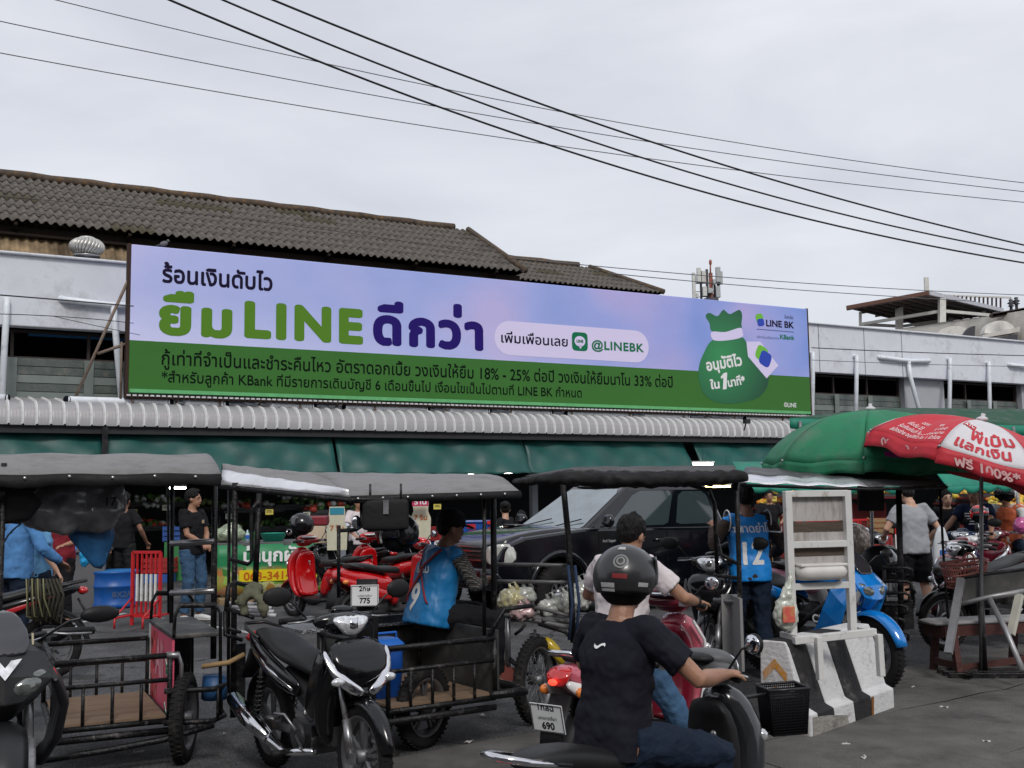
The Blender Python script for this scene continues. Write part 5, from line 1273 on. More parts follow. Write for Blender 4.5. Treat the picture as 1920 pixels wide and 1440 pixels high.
# hanging black bag and helmet under canopy 2
hb = thing('hanging_bag', 'black rounded cushion bag hanging under the grey canopy', 'bag', at(723, 965, 7.15), 0)
q = MB(); q.sweep([(-.15, 0, 0), (0, 0, 0), (.15, 0, 0)], [(.05, .10), (.06, .105), (.05, .1)], lat=(0, 1, 0), p=5, n=20); obj('bag_body', q, CANVAS_D, hb, bevel=.02, sub=1)
q = MB(); q.box((.01, -.065, .05), (.035, .006, .09)); obj('buckle_strap', q, STEEL, hb)
q = MB(); q.tube([(-.1, 0, .09), (-.1, 0, .2)], .008, 5); q.tube([(.1, 0, .09), (.1, 0, .2)], .008, 5); obj('hanger', q, DARKMET, hb)
hh_ = helmet('helmet', 'black helmet with red and white bands hanging below the black bag', at(744, 1003, 7.3), .13, BLACKPAINT, (0, 0, -150))
q = MB(); q.tube([(.145*math.cos(a), .02+.0*a, .145*math.sin(a)*1.0) for a in [R(-20+i*20) for i in range(10)]], .009, 6, k=0); q.tube([(.14*math.cos(a), .05, .14*math.sin(a)) for a in [R(-20+i*20) for i in range(10)]], .009, 6, k=1); obj('band', q, [mat('red_trim', (.45, .02, .02), .3), WHITEINK], hh_)

# blue water cooler in cart 2
wc = thing('cooler', 'blue plastic lidded water cooler standing in the middle cart', 'cooler', w2.inverted() @ Vector((.14, .35, .33)), y2)
BLUEP = mat('blue_plastic', (.008, .07, .32), .35, var=.1)
q = MB(); q.sweep([(0, 0, 0), (0, 0, .2), (0, 0, .30)], [(.10, .10), (.115, .115), (.115, .115)], p=4, n=20); obj('tub', q, BLUEP, wc, bevel=.006)
q = MB(); q.sweep([(0, 0, .30), (0, 0, .335), (0, 0, .37)], [(.125, .125), (.125, .125), (.09, .09)], p=4, n=20); q.tube([(-.11, 0, .3), (-.1, 0, .40), (.1, 0, .40), (.11, 0, .3)], .009, 6); obj('lid', q, mat('blue_plastic_light', (.015, .13, .5), .35), wc, bevel=.006)

# ---- cart 3, with bags of vegetables and rolled black roof
P3 = at(935, 1240, 8.6); P3.z = 0
W3 = Matrix.Translation(P3).inverted()
c3 = thing('sidecar', 'iron sidecar with black rolled canvas roof carrying bags of vegetables', 'sidecar', P3, 0, 'saleng sidecars parked in a row')
def l3(pts, r_=.014, mt=CARTIRON, nm='rail'): return lp(c3, W3, pts, r_, mt, nm)
GREYTUBE = mat('grey_painted_tube', (.12, .12, .125), .45, var=.2, dirt=(.05, .03, .02), ds=10)
l3([(1055, 900, 8.0), (1065, 1000, 8.0), (1072, 1130, 8.0), (1075, 1205, 8.0)], .022, nm='post'); l3([(925, 925, 8.4), (928, 1200, 8.4)], .022, nm='post')
for y in (1058, 1090): l3([(928, y, 8.4), (1065, y+2, 8.1)], .014, GREYTUBE)
l3([(928, 1120, 8.4), (935, 1125, 8.35), (1030, 1145, 8.1), (1085, 1160, 8.0)], .014, GREYTUBE)
l3([(995, 1062, 8.3), (993, 1090, 8.3)], .01)
l3([(928, 1120, 8.4), (932, 1140, 8.4), (945, 1152, 8.3), (1075, 1178, 8.0)], .018, GREYTUBE)
l3([(1015, 1145, 8.2), (1018, 1168, 8.2), (1030, 1175, 8.1)], .013)
for i in range(5): l3([(945+i*18, 1150+i*3, 8.3-.05*i), (1100+i*14, 1153+i*5, 8.9-.15*i)], .017, GREYTUBE, 'slat')
l3([(952, 1150, 8.3), (953, 1250, 8.3)], .02, STEEL, 'strut'); l3([(965, 1190, 8.2), (978, 1180, 8.2), (985, 1170, 8.2)], .012)
l3([(955, 1235, 8.3), (985, 1260, 8.2), (1005, 1270, 8.1)], .02, nm='strut')
l3([(1010, 1170, 8.1), (1060, 1185, 8.0), (1078, 1205, 8.0)], .014, nm='strut')
q = MB(); q.box(W3 @ at(943, 1215, 8.35), (.11, .02, .26)); obj('side_plate', q, mat('grey_sheet', (.25, .25, .25), .5, dirt=(.1, .07, .05)), c3)
q = MB(); q.box(W3 @ at(950, 1262, 8.3), (.12, .03, .10), rot=Matrix.Rotation(R(10), 3, 'Y')); obj('reflector', q, mat('faded_red', (.2, .05, .04), .5), c3)
for x in (1065, 1078):
    l3([(x, 1060, 7.9), (x+8, 1130, 7.9), (x+2, 1200, 7.9)], .011, mat('blue_strap', (.03, .05, .1), .8), 'strap')
spring(c3, W3 @ at(1003, 1180, 8.0), W3 @ at(1003, 1245, 8.0), .035, 9, name='shock')
wheel(c3, 'cart_wheel', (W3 @ at(1005, 1290, 7.95)).x, .30, .08, y=(W3 @ at(1005, 1290, 7.95)).y, wire=True, disc=False).rotation_euler.z = R(62)
q = MB(); q.sweep([W3 @ at(1018, 1195, 8.1), W3 @ at(1040, 1215, 8.1), W3 @ at(1058, 1250, 8.1)], [(.05, .03), (.08, .05), (.05, .03)], lat=(0, 1, 0)); obj('yellow_fairing', q, mat('yellow_panel', (.55, .38, .02), .3, coat=.6), c3, sub=1)
q = MB()
def blob(q, c, r_): q.ell(c, r_, n=12)
q.sweep([W3 @ at(972, 905, 7.9), W3 @ at(1020, 898, 7.8), W3 @ at(1060, 896, 7.7), W3 @ at(1150, 899, 7.7), W3 @ at(1250, 898, 7.75), W3 @ at(1330, 897, 7.8), W3 @ at(1390, 893, 7.9)], [(.1, .025), (.12, .035), (.12, .05), (.12, .055), (.12, .055), (.12, .05), (.1, .045)], lat=(0, 1, 0), n=16)
obj('rolled_canvas', q, CANVAS_D, c3, remesh=.018, disp=.045, dscale=.07)
q = MB(); A, B, C_, D_ = [W3 @ at(*p) for p in ((985, 893, 8.0), (1388, 888, 7.9), (1375, 874, 9.3), (1080, 876, 9.4))]
q.grid(lambda u, v: tuple((A*(1-u)+B*u)*(1-v)+(D_*(1-u)+C_*u)*v+Vector((0, 0, .012*math.sin(u*25)*math.sin(v*6)))), 20, 6); obj('canopy', q, mat('dusty_black_canvas', (.05, .048, .047), .75, var=.3, vs=5), c3, solid=.01)
l3([(1380, 895, 7.9), (1384, 1000, 7.9), (1388, 1150, 7.9), (1392, 1235, 7.9)], .018, CARTIRON, 'post')
l3([(1280, 905, 8.2), (1330, 920, 8.2), (1340, 945, 8.2), (1345, 1080, 8.2)], .016, nm='hoop'); l3([(1345, 1010, 8.2), (1352, 1040, 8.1), (1388, 1060, 7.95)], .014); l3([(1340, 1078, 8.2), (1388, 1085, 7.95)], .014)
l3([(1340, 1125, 8.2), (1388, 1128, 7.95)], .018, STEEL); l3([(1345, 1080, 8.2), (1342, 1130, 8.2)], .014)
q = MB(); q.box(W3 @ at(1382, 1185, 7.95), (.02, .35, .5)); q.box(W3 @ at(1372, 1180, 8.1), (.14, .02, .5)); obj('side_panel', q, mat('grey_sheet', (.25, .25, .25), .5), c3)
# bags of vegetables in cart 3
BAGM = mat('clear_plastic_bag', (.62, .62, .60), .22, var=.2, vs=20, coat=.5, dirt=(.12, .16, .08), ds=12, dirt_amt=.9)
BAGM2 = mat('clear_bag_pink', (.6, .45, .45), .22, var=.2, vs=20, coat=.5, dirt=(.4, .12, .12), ds=14, dirt_amt=.8)
BAGY = mat('clear_bag_yellow', (.5, .48, .36), .22, var=.2, vs=20, coat=.5, dirt=(.5, .42, .08), ds=11, dirt_amt=.9)
def veg_bag(lab, c, r_, m, hnd=True, grp='plastic bags of vegetables on the cart'):
    q = MB(); q.ell((0, 0, 0), r_); q.ell((r_[0]*.3, 0, r_[2]*.4), (r_[0]*.6, r_[1]*.7, r_[2]*.6)); q.ell((-r_[0]*.5, 0, -.01), (r_[0]*.6, r_[1]*.8, r_[2]*.6))
    o_ = thing('plastic_bag', lab, 'bag', c, 0, grp); obj('bag', q, m, o_, remesh=.012, smooth=1, disp=.06, dscale=.035)
    if hnd:
        q = MB(); q.tube([(0, 0, r_[2]*.8), (-.02, 0, r_[2]+.03), (.02, 0, r_[2]+.045), (.05, 0, r_[2]*.8)], [.02, .01, .008, .02], 6); obj('handle', q, m, o_)
    return o_
veg_bag('yellowish tied bag of greens at the left end of the cart bed', at(960, 1125, 8.3), (.11, .09, .09), BAGY)
veg_bag('clear bag with a looped handle beside the yellowish bag', at(985, 1118, 8.3), (.08, .08, .07), BAGM)
veg_bag('pinkish clear bag low at the front of the cart bed', at(980, 1148, 8.2), (.09, .08, .055), BAGM2)
veg_bag('bag of white roots in the middle of the cart bed', at(1030, 1140, 8.3), (.09, .08, .07), BAGM)
veg_bag('bulging bag of pale vegetables behind the blue strap', at(1060, 1130, 8.3), (.11, .09, .08), BAGM)
veg_bag('tall clear bag nearest the white shirt rider', at(1090, 1115, 8.4), (.08, .08, .11), BAGM)

# ---- cart 4 roof, posts behind the white sign
P4 = at(1700, 1165, 10.2); P4.z = 0; W4 = Matrix.Translation(P4).inverted()
c4 = thing('sidecar', 'black frame sidecar under the silver and black roof behind the striped barrier', 'sidecar', P4, 0, 'saleng sidecars parked in a row')
def l4(pts, r_=.016, mt=CARTIRON, nm='rail'): return lp(c4, W4, pts, r_, mt, nm)
A, B, C_, D_, E_ = [W4 @ at(*p) for p in ((1390, 905, 9.0), (1775, 909, 9.4), (1700, 887, 11.0), (1398, 876, 10.4), (1628, 913, 9.0))]
q = MB(); Lp = lambda a, b, t: a*(1-t)+b*t
q.grid(lambda u, v: tuple(Lp(Lp(A, E_, u), Lp(D_, Lp(D_, C_, .62), u), v*.45)+Vector((0, 0, .008*math.sin(u*22)))), 16, 4); obj('foil_sheet', q, SILVER, c4, solid=.004)
q = MB(); q.grid(lambda u, v: tuple(Lp(Lp(A, E_, u), Lp(D_, Lp(D_, C_, .62), u), .45+.55*v)+Vector((0, 0, .006*math.sin(u*22)))), 16, 4); q.grid(lambda u, v: tuple(Lp(Lp(E_, B, u), Lp(Lp(D_, C_, .62), C_, u), v)+Vector((0, 0, .006*math.sin(u*12)*math.sin(v*9)))), 10, 6); obj('canopy', q, mat('worn_black_sheet', (.045, .045, .047), .5, var=.25, dirt=(.35, .35, .35), ds=6, dirt_amt=.15), c4, solid=.004)
q = MB(); q.tube([A-Vector((0, 0, .02)), E_-Vector((0, 0, .02)), B-Vector((0, 0, .02)), C_-Vector((0, 0, .02)), D_-Vector((0, 0, .02))], .014, 6, closed=True); obj('canopy_frame', q, CARTIRON, c4)
l4([(1685, 915, 9.6), (1688, 1060, 9.6), (1690, 1190, 9.6)], .027, nm='post'); l4([(1762, 912, 9.8), (1770, 1060, 9.8), (1778, 1160, 9.8)], .012, nm='post')
for i, (a, b, y) in enumerate(((1655, 1710, 1065), (1655, 1708, 1090), (1655, 1705, 1112), (1658, 1700, 1135), (1658, 1695, 1160), (1665, 1703, 1185))):
    l4([(a, y, 9.6), (b-8, y, 9.5), (b, y+4, 9.5), (b, y+14, 9.5), (b-10, y+16, 9.55)], .014, nm='rack_hoop')
l4([(1658, 1060, 9.7), (1660, 1185, 9.7)], .016, nm='post')
q = MB(); q.sweep([W4 @ at(1610, 930, 9.6), W4 @ at(1655, 930, 9.6)], [(.04, .13), (.04, .13)], lat=(0, 1, 0), p=4); obj('head_cushion', q, CANVAS_D, c4)
q = MB(); q.box(W4 @ at(1665, 1150, 9.9), (.35, .3, .25)); obj('box_panel', q, CARTIRON, c4)

# ================================================================== PICKUP
PBLK = mat('truck_black_paint', (.003, .0035, .006), .13, coat=.6, spec=.4, var=.15, vs=2)
GLS = mat('tinted_glass', (.035, .05, .055), .04, coat=1, var=.1, vs=2)
fw = ground(1047, 1166); yaw = R(215)
Mt_ = Matrix.Rotation(yaw, 3, 'Z'); o_ = fw-Mt_ @ Vector((1.42, .76, 0))
tk = thing('pickup_truck', 'black pickup truck with silver headlights parked behind the carts', 'pickup truck', (o_.x, o_.y, 0), yaw)
def arch(cx, r_, n=10): return [(cx+r_*math.cos(math.pi*i/n), .38+r_*math.sin(math.pi*i/n)) for i in range(n+1)]
side = [(2.32, .42), (2.38, .6), (2.36, .82), (2.28, .98), (1.95, 1.08), (1.0, 1.16), (-1.15, 1.12), (-2.5, 1.12), (-2.52, .5), (-2.3, .42)]+[(x, max(z, .36)) for x, z in arch(-1.6, .43)[::-1]]+[(-1.1, .36), (.95, .36)]+[(x, max(z, .36)) for x, z in arch(1.42, .43)[::-1]]+[(1.9, .4)]
q = MB(); q.prism(side, -.82, .82); lb = obj('lower_body', q, PBLK, tk, bevel=.085)
q = MB(); q.sweep([(.98, 0, 1.13), (1.3, 0, 1.125), (1.8, 0, 1.09), (2.15, 0, 1.02), (2.3, 0, .93)], [(.72, .06), (.74, .07), (.72, .07), (.68, .06), (.62, .04)], p=5, n=20); obj('bonnet', q, PBLK, tk, sub=1)
for sg in (1, -1):
    for cx in (1.42, -1.6):
        q = MB(); q.tube([(cx+.47*math.cos(a), sg*.84, .40+.47*math.sin(a)) for a in [math.pi*i/14 for i in range(15)]], [.035]*15, 8); obj('wheel_arch', q, PBLK, tk)
        w_ = wheel(tk, 'truck_wheel', cx, .37, .22, y=sg*.74, spokes=6, rimcol=mat('truck_rim', (.4, .4, .42), .35, metal=.8), disc=False)
        q = MB(); q.lathe([(.36, 0), (.4, .0)], c=(cx, sg*.6, .4), ax='Y'); q.tube([(cx, sg*.45, .4), (cx, sg*.62, .4)], .40, 20); obj('wheel_well', q, VOID, tk)
# cabin
bz, tz = 1.12, 1.70
B4 = [(1.02, .78), (1.02, -.78), (-1.62, -.78), (-1.62, .78)]; T4 = [(.10, .62), (.10, -.62), (-1.42, -.62), (-1.42, .62)]
q = MB(); vs = [(x, y, bz) for x, y in B4]+[(x, y, tz) for x, y in T4]; q.add(vs, [(0, 1, 5, 4), (1, 2, 6, 5), (2, 3, 7, 6), (3, 0, 4, 7), (4, 5, 6, 7)], False); obj('cabin', q, PBLK, tk, bevel=.06)
q = MB(); q.sweep([(.18, 0, 1.69), (-.1, 0, 1.725), (-1.1, 0, 1.725), (-1.42, 0, 1.69)], [(.58, .02), (.62, .03), (.62, .03), (.58, .02)], p=5); obj('roof', q, PBLK, tk, sub=1)
def quad_on(b0, b1, t0, t1, n_, nm, m, u0, u1, v0, v1, r_=.0):
    b0, b1, t0, t1 = [Vector(a) for a in (b0, b1, t0, t1)]; nr = (b1-b0).cross(t0-b0).normalized()*n_
    pts = []
    for (u, v) in ((u0+.03, v0), (u1-.03, v0), (u1, v0+.05), (u1, v1-.1), (u1-.05, v1), (u0+.05, v1), (u0, v1-.1), (u0, v0+.05)):
        pts.append((b0*(1-u)+b1*u)*(1-v)+(t0*(1-u)+t1*u)*v+nr)
    q = MB(); q.add(pts, [tuple(range(8))], False); return obj(nm, q, m, tk)
V3 = lambda p, z: (p[0], p[1], z)
WSG = mat('windscreen_glass', (.13, .17, .19), .05, coat=1, var=.35, vs=3)  # pale base colour stands in for sky reflected in the windscreen
quad_on(V3(B4[1], bz), V3(B4[0], bz), V3(T4[1], tz), V3(T4[0], tz), .006, 'windscreen', WSG, .05, .95, .05, .93)
for (a, b, c, d, sgn) in ((B4[0], B4[3], T4[0], T4[3], -1), (B4[1], B4[2], T4[1], T4[2], 1)):
    quad_on(V3(a, bz), V3(b, bz), V3(c, tz), V3(d, tz), -.006*sgn, 'door_window', GLS, .14, .56, .08, .88)
    quad_on(V3(a, bz), V3(b, bz), V3(c, tz), V3(d, tz), -.006*sgn, 'rear_window', GLS, .62, .93, .08, .86)
for sg in (1, -1):
    q = MB()
    for x in (.78, -.42): q.beam((x, sg*.822, .45), (x, sg*.822, 1.1), .008, .006)
    obj('door_seam', q, INK, tk)
    q = MB(); q.sweep([(-.18, sg*.835, .97), (-.36, sg*.835, .97)], [(.015, .02), (.015, .02)]); obj('door_handle', q, PBLK, tk)
    q = MB(); q.sweep([(.78, sg*.95, 1.17), (.72, sg*.98, 1.26), (.76, sg*.95, 1.33)], [(.09, .05), (.11, .06), (.08, .04)], p=3.5); q.beam((.75, sg*.8, 1.16), (.75, sg*.95, 1.2), .05, .03); obj('wing_mirror', q, PBLK, tk, sub=1)
    q = MB(); q.sweep([(2.385, sg*.56, .86), (2.36, sg*.72, .865), (2.26, sg*.825, .88), (2.1, sg*.832, .90)], [(.015, .10), (.02, .13), (.02, .14), (.014, .10)], lat=(1, .3*sg, 0), p=4); hl = obj('headlight', q, mat('truck_lens', (.5, .5, .46), .06, coat=1, var=.2, vs=14, metal=.2), tk, sub=1)
q = MB(); q.box((2.36, 0, .88), (.06, 1.0, .2)); obj('grille', q, BLACKPLA, tk, bevel=.01)
for i in range(4):
    q = MB(); q.box((2.395, 0, .8+.055*i), (.02, .98, .018)); obj('grille_bar', q, CHROME, tk)
q = MB(); q.sweep([(2.32, -.84, .58), (2.44, -.6, .58), (2.48, 0, .58), (2.44, .6, .58), (2.32, .84, .58)], [(.06, .13)]*5, lat=(1, 0, 0), p=4); obj('front_bumper', q, PBLK, tk, sub=1)
q = MB(); q.box((2.53, 0, .58), (.01, .34, .13)); obj('number_plate', q, PLATEW, tk)
q = MB(); q.sweep([(1.55, -.2, 1.2), (1.1, -.2, 1.18)], [(.1, .015), (.14, .02)]); obj('bonnet_scoop', q, PBLK, tk)
q = MB(); q.tube([(.98, -.6, 1.17), (.85, -.1, 1.27)], .008, 5); q.tube([(.98, .1, 1.17), (.85, .55, 1.27)], .008, 5); obj('wiper', q, INK, tk)
q = text_mb('D-MAX', .07, .01, fn=lambda x, y: (1.32-x, .8225, 1.0+y), rows=20)
q2 = text_mb('4x4 Super', .055, .004, fn=lambda x, y: (.72-x, .8225, .97+y), rows=20); obj('lettering', q2, mat('badge_silver', (.5, .5, .5), .3, var=0), tk)
# ================================================================== UMBRELLAS
RED = mat('umbrella_red', (.50, .02, .035), .6, bump=.6, bs=6, var=.1, vs=3); WHT = mat('umbrella_white', (.62, .60, .62), .6, bump=.6, bs=6, var=.08, vs=3)
UGREEN = mat('umbrella_green', (.008, .17, .075), .65, var=.2, vs=2.5, bump=.8, bs=5, dirt=(.12, .16, .12), ds=1.3, dirt_amt=.45)
def umbrella(name, label, apex, base, Rr, n, cols, phase, drop_=.42, val=.12, tilt=(0, 0), pole=STEEL, fold=.03, stand=True, rg=1, dome=.45):
    t = thing(name, label, 'umbrella', base, 0)
    A = Vector(apex)-Vector(base); A.z = apex[2]-base[2]
    M = Matrix.Rotation(R(tilt[0]), 3, 'X') @ Matrix.Rotation(R(tilt[1]), 3, 'Y')
    def surf(a, t_, off=0):
        """a: azimuth in panels (float), t_: 0 apex .. 1 rim"""
        i = math.floor(a); f = a-i; th = R(phase)+2*math.pi*a/n
        sagf = math.cos(math.pi/n)/math.cos(2*math.pi/n*(f-.5))
        r_ = Rr*((1-dome)*t_+dome*math.sin(t_*math.pi/2))*(1-(1-sagf)*1.15*t_)
        rr2 = r_
        z = -drop_*(t_**1.9)+.05*t_*math.sin(math.pi*f)**2*-1*math.sin(math.pi*t_) - fold*math.sin(math.pi*f)**2*t_*t_*.6+fold*.35*math.sin(9*f+i*2+rg)*math.sin(7*t_+i)*t_
        return A+M @ Vector((rr2*math.cos(th)*(1+off), rr2*math.sin(th)*(1+off), z+off*.6))
    for i in range(n):
        q = MB()
        q.grid(lambda u, v, i=i: tuple(surf(i+u*.9999, v)), 10, 12)
        p_ = obj('canopy_panel', q, cols[i % len(cols)], t, solid=.004)
        q = MB()
        def vf(u, v, i=i):
            p = surf(i+u*.9999, 1.0); th = R(phase)+2*math.pi*(i+u)/n
            return tuple(p+M @ Vector((math.cos(th)*.02*math.sin(u*14+i*3)*v, math.sin(th)*.02*math.sin(u*14+i*3)*v, -val*v*(1-.12*abs(math.sin(u*math.pi*2)))))) 
        q.grid(vf, 12, 3); obj('valance', q, cols[i % len(cols)] if len(cols) > 2 else (RED if cols[0] in (RED, WHT) else cols[0]), t, solid=.003)
        q = MB(); q.tube([surf(i, .02)-Vector((0, 0, .02)), surf(i, .5)-Vector((0, 0, .02)), surf(i, 1)-Vector((0, 0, .015))], .007, 5); q.ell(surf(i, 1), .014, n=8); obj('rib', q, STEEL, t)
    q = MB(); q.ell(A+M @ Vector((0, 0, .02)), (.05, .05, .025), n=14); q.tube([A, A+M @ Vector((0, 0, .07))], .018, 10); obj('finial', q, WHT, t)
    q = MB(); q.tube([(0, 0, .03), (A.x*.5, A.y*.5, A.z*.5), A], .017, 10); obj('pole', q, pole, t)
    return t, surf
ug_base = ground(1640, 1175); ug_ap = at(1632, 768, ug_base.y)
# front base point placed under the apex
ub_ = at(1632, 1100, 10.8); ub_.z = 0
ug, usurf = umbrella('umbrella', 'large faded green umbrella behind the silver cart roof', at(1632, 770, 10.8), ub_, 1.08, 8, [UGREEN], -112, drop_=.50, val=.13, fold=.035, dome=.55)
def on_umb(srf, a0, t0, wa, wt, s, mt, par, bold=.0, rows=34, off=.008):
    """lettering written along the rim direction of a panel, a0..a0+wa panels wide, wt high in t"""
    mb_ = text_mb(s, 1.0, bold, rows=6); w_ = mb_.width
    q = text_mb(s, 1.0, bold, fn=lambda x, y: srf(a0+wa*x/w_, t0-wt*y, off), rows=rows); return obj('lettering', q, mt, par)
YEL = mat('print_yellow', (.7, .55, .02), .5, var=0)
on_umb(usurf, 1.2, .985, .55, .085, 'สู้ไปด้วยกัน', YEL, ug, .02); on_umb(usurf, .95+.36, 1.06, .62, .085, 'มั่นคงมาหาโอกาส', WHITEINK, ug, .02)
on_umb(usurf, .22, .97, .2, .11, 'ais', mat('print_magenta', (.35, .03, .25), .5, var=0), ug, .04)
ur_base = ground(1840, 1270)
ua = at(1840, 790, ur_base.y-.05)
ur, rsurf = umbrella('umbrella', 'red and white advertising umbrella with Thai lettering at the right edge', ua, ur_base, .95, 8, [WHT, RED], -128, drop_=.34, val=.14, tilt=(6, 17), fold=.035, rg=4, dome=.3)
on_umb(rsurf, .25, .74, .62, .26, 'พี่เบิ้ม', RED, ur, .03); on_umb(rsurf, .12, .93, .66, .2, 'แลกเงิน', RED, ur, .03)
q = MB(); q.grid(lambda u, v: tuple(rsurf(.04+.24*u, .42+.12*v+.05*u, .006)), 6, 4); obj('logo_patch', q, RED, ur); on_umb(rsurf, .08, .54, .17, .11, 'KTC', WHITEINK, ur, .03, off=.012)
on_umb(rsurf, -.62, .66, .42, .085, 'ดอกเบี้ย 0.98%', WHITEINK, ur); on_umb(rsurf, -.74, .76, .66, .085, 'เริ่มต้น 23% - 24% ต่อปี', WHITEINK, ur); on_umb(rsurf, -.78, .85, .72, .08, 'รับเงินทันที ไม่ต้องรอนาน', WHITEINK, ur); on_umb(rsurf, -.8, .94, .75, .08, 'สมัครง่าย อนุมัติไว ใน 1 ชั่วโมง', WHITEINK, ur)
def on_val(a0, wa, s, par, bold=.03):
    mb_ = text_mb(s, 1.0, bold, rows=6); w_ = mb_.width; Mx = 0
    q = text_mb(s, 1.0, bold, fn=lambda x, y: rsurf(a0+wa*x/w_, 1.0, .012)+Vector((0, 0, -.12+.10*y)), rows=30); obj('lettering', q, mat('print_faded_white', (.65, .4, .4), .6, var=0), par)
on_val(-.85, .8, '02 123 6300', ur); on_val(.15, .7, 'ฟรี 100%*', ur)
# steel cross stand of the red umbrella
st = thing('umbrella_stand', 'black steel cross stand weighted under the red and white umbrella', 'umbrella stand', ur_base, 0)
for k_ in range(3):
    q = MB(); q.beam((-.32, -.1+k_*.12, .035), (.36, -.16+k_*.12, .035), .05, .05); obj('foot_bar', q, CARTIRON, st, bevel=.006)
q = MB(); q.beam((-.2, -.25, .07), (.15, .3, .07), .05, .02); obj('cross_bar', q, CARTIRON, st)
q = MB(); q.tube([(0.03, 0, .06), (.03, 0, .65)], .027, 12); obj('socket_tube', q, CARTIRON, st)

# green canopy tent behind the umbrellas, and a teal scalloped awning
gt_ = thing('market_tent', 'green canvas market tent with yellow lettering behind the umbrellas', 'tent', at(1800, 1100, 16), 0); W_ = Matrix.Translation(gt_.location).inverted()
q = MB(); A, B, C_, D_ = [W_ @ at(*p) for p in ((1480, 784, 15.0), (1990, 800, 16.0), (1990, 768, 17.5), (1660, 765, 17.0))]
q.grid(lambda u, v: tuple(Lp(Lp(A, B, u), Lp(D_, C_, u), v)+Vector((0, 0, -.05*math.sin(u*9)**2*math.sin(math.pi*v)))), 16, 6); obj('canopy', q, mat('tent_green', (.004, .06, .028), .7, var=.25, bump=.6, bs=5), gt_, solid=.01)
q = MB(); q.grid(lambda u, v: tuple(Lp(A, B, u)+Vector((0, -.01, -.14*v-.015*math.sin(u*40)*v))), 40, 2); obj('valance', q, mat('tent_teal', (.01, .2, .13), .6), gt_, solid=.004)
q = text_mb('ตลาดย่าโม ยินดีต้อนรับ', .08, .01, fn=lambda x, y: Lp(A, B, .12)+Vector((x, -.03, -.10+y)), sx=1.4); obj('lettering', q, YEL, gt_)
for p in ((1500, 790, 15), (1900, 800, 15.8)): a = W_ @ at(*p); q = MB(); q.tube([a, (a.x, a.y, -gt_.location.z)], .025, 8); obj('post', q, STEEL, gt_)
def scallop(label, pa, pb, dd=.9, rise=.25, m=None, sc_=.12):
    a = Vector(pa); b = Vector(pb); t = thing('awning', label, 'awning', a, 0); b = b-a; n_ = max(3, round(b.length/.3))
    q = MB(); q.grid(lambda u, v: tuple(b*u+Vector((0, dd*v, rise*v))), 12, 2); obj('awning_cloth', q, m, t, solid=.01)
    q = MB(); q.grid(lambda u, v: tuple(b*u+Vector((0, -.01, -sc_*v*(.45+.55*abs(math.sin(u*math.pi*n_)))))), n_*8, 2); obj('scalloped_edge', q, m, t, solid=.004)
    return t
TEAL = mat('teal_cloth', (.01, .22, .15), .6, var=.2)
scallop('teal scalloped awning over the fruit stall behind the grey shirt man', at(1775, 912, 13.5), at(1960, 905, 14.2), m=TEAL, sc_=.1, rise=.5)
scallop('teal scalloped awning left of the grey shirt man', at(1400, 912, 14.5), at(1700, 915, 14.5), m=TEAL, sc_=.09, rise=.35)

# ================================================================== TARPAULIN CURTAINS under the awning
TARP = mat('teal_tarpaulin', (.003, .075, .065), .5, var=.25, vs=1.2, bump=.25, bs=3, dirt=(.02, .07, .065), ds=1.5, dirt_amt=.5)
tg = 'teal tarpaulins hanging along the market edge'
tl_ = [(-140, 188, 'leftmost teal tarpaulin hanging under the awning above the left cart'), (194, 622, 'second teal tarpaulin, hanging under the awning above the silver canopy'), (628, 980, 'third teal tarpaulin with a ragged lower edge under the awning'), (982, 1283, 'fourth teal tarpaulin, bright and creased, above the pickup'), (1300, 1500, 'fifth teal tarpaulin, hanging askew beside the green umbrella')]
for (xa, xb, lab) in tl_:
    ua_, _ = fp(xa, 840, .25); ub2, _ = fp(xb, 840, .25); ln = ub2-ua_; rg = random.Random(int(xa)+500); p_ = [rg.uniform(0, 6) for _ in range(5)]; skew = .8 if xa == 1300 else 0
    def tf(u, v):
        w_ = .30-.42*v+.05*v*math.sin(u*ln*2.2+p_[0]+v*2)+.032*math.sin(u*ln*9+p_[1]+6*v)*v+.03*abs(math.sin(u*ln*1.3+v*3+p_[4]))+.02*math.sin((u*ln*3-v*4)*2+p_[2])
        return (ua_+ln*u*(1-.0*v), w_, AZ-.06-(.84-skew*u*.55)*v-.03*math.sin(math.pi*u)*v+.012*math.sin(u*ln*14+p_[3])*v)
    q = MB(); q.grid(tf, 44, 14); o_ = obj('tarpaulin', q, TARP, None, solid=.004); o_.matrix_world = Matrix.Translation((BO.x, BO.y, 0)) @ Matrix.Rotation(ang, 4, 'Z'); tag(o_, lab, 'tarpaulin', tg)

# ================================================================== STRIPED CONCRETE BARRIER AND WHITE SIGN FRAME
BWHITE = mat('barrier_white', (.60, .60, .60), .8, var=.08, vs=5, dirt=(.28, .25, .21), ds=6, dirt_amt=.25, bump=.4, bs=25)
BBLACK = mat('barrier_black', (.013, .013, .014), .75, var=.2, vs=5, dirt=(.12, .11, .10), ds=7, dirt_amt=.3, bump=.4, bs=25)
CONCR = mat('bare_concrete', (.30, .285, .26), .9, var=.15, dirt=(.12, .11, .10), ds=5, dirt_amt=.6, bump=.5, bs=30)
ORNG = mat('worn_orange_paint', (.55, .24, .03), .8, var=.1, dirt=(.5, .48, .45), ds=12, dirt_amt=.7)
bp0 = ground(1522, 1386, 0); bp1 = ground(1678, 1330, 0); bax = (bp1-bp0).normalized(); byaw = math.atan2(bax.y, bax.x)
br = thing('barrier', 'concrete traffic barrier painted in black and white stripes with worn orange chevrons', 'barrier', (bp0.x, bp0.y, 0), byaw)
br.scale = (1, 1, .76)
BL_ = (bp1-bp0).length
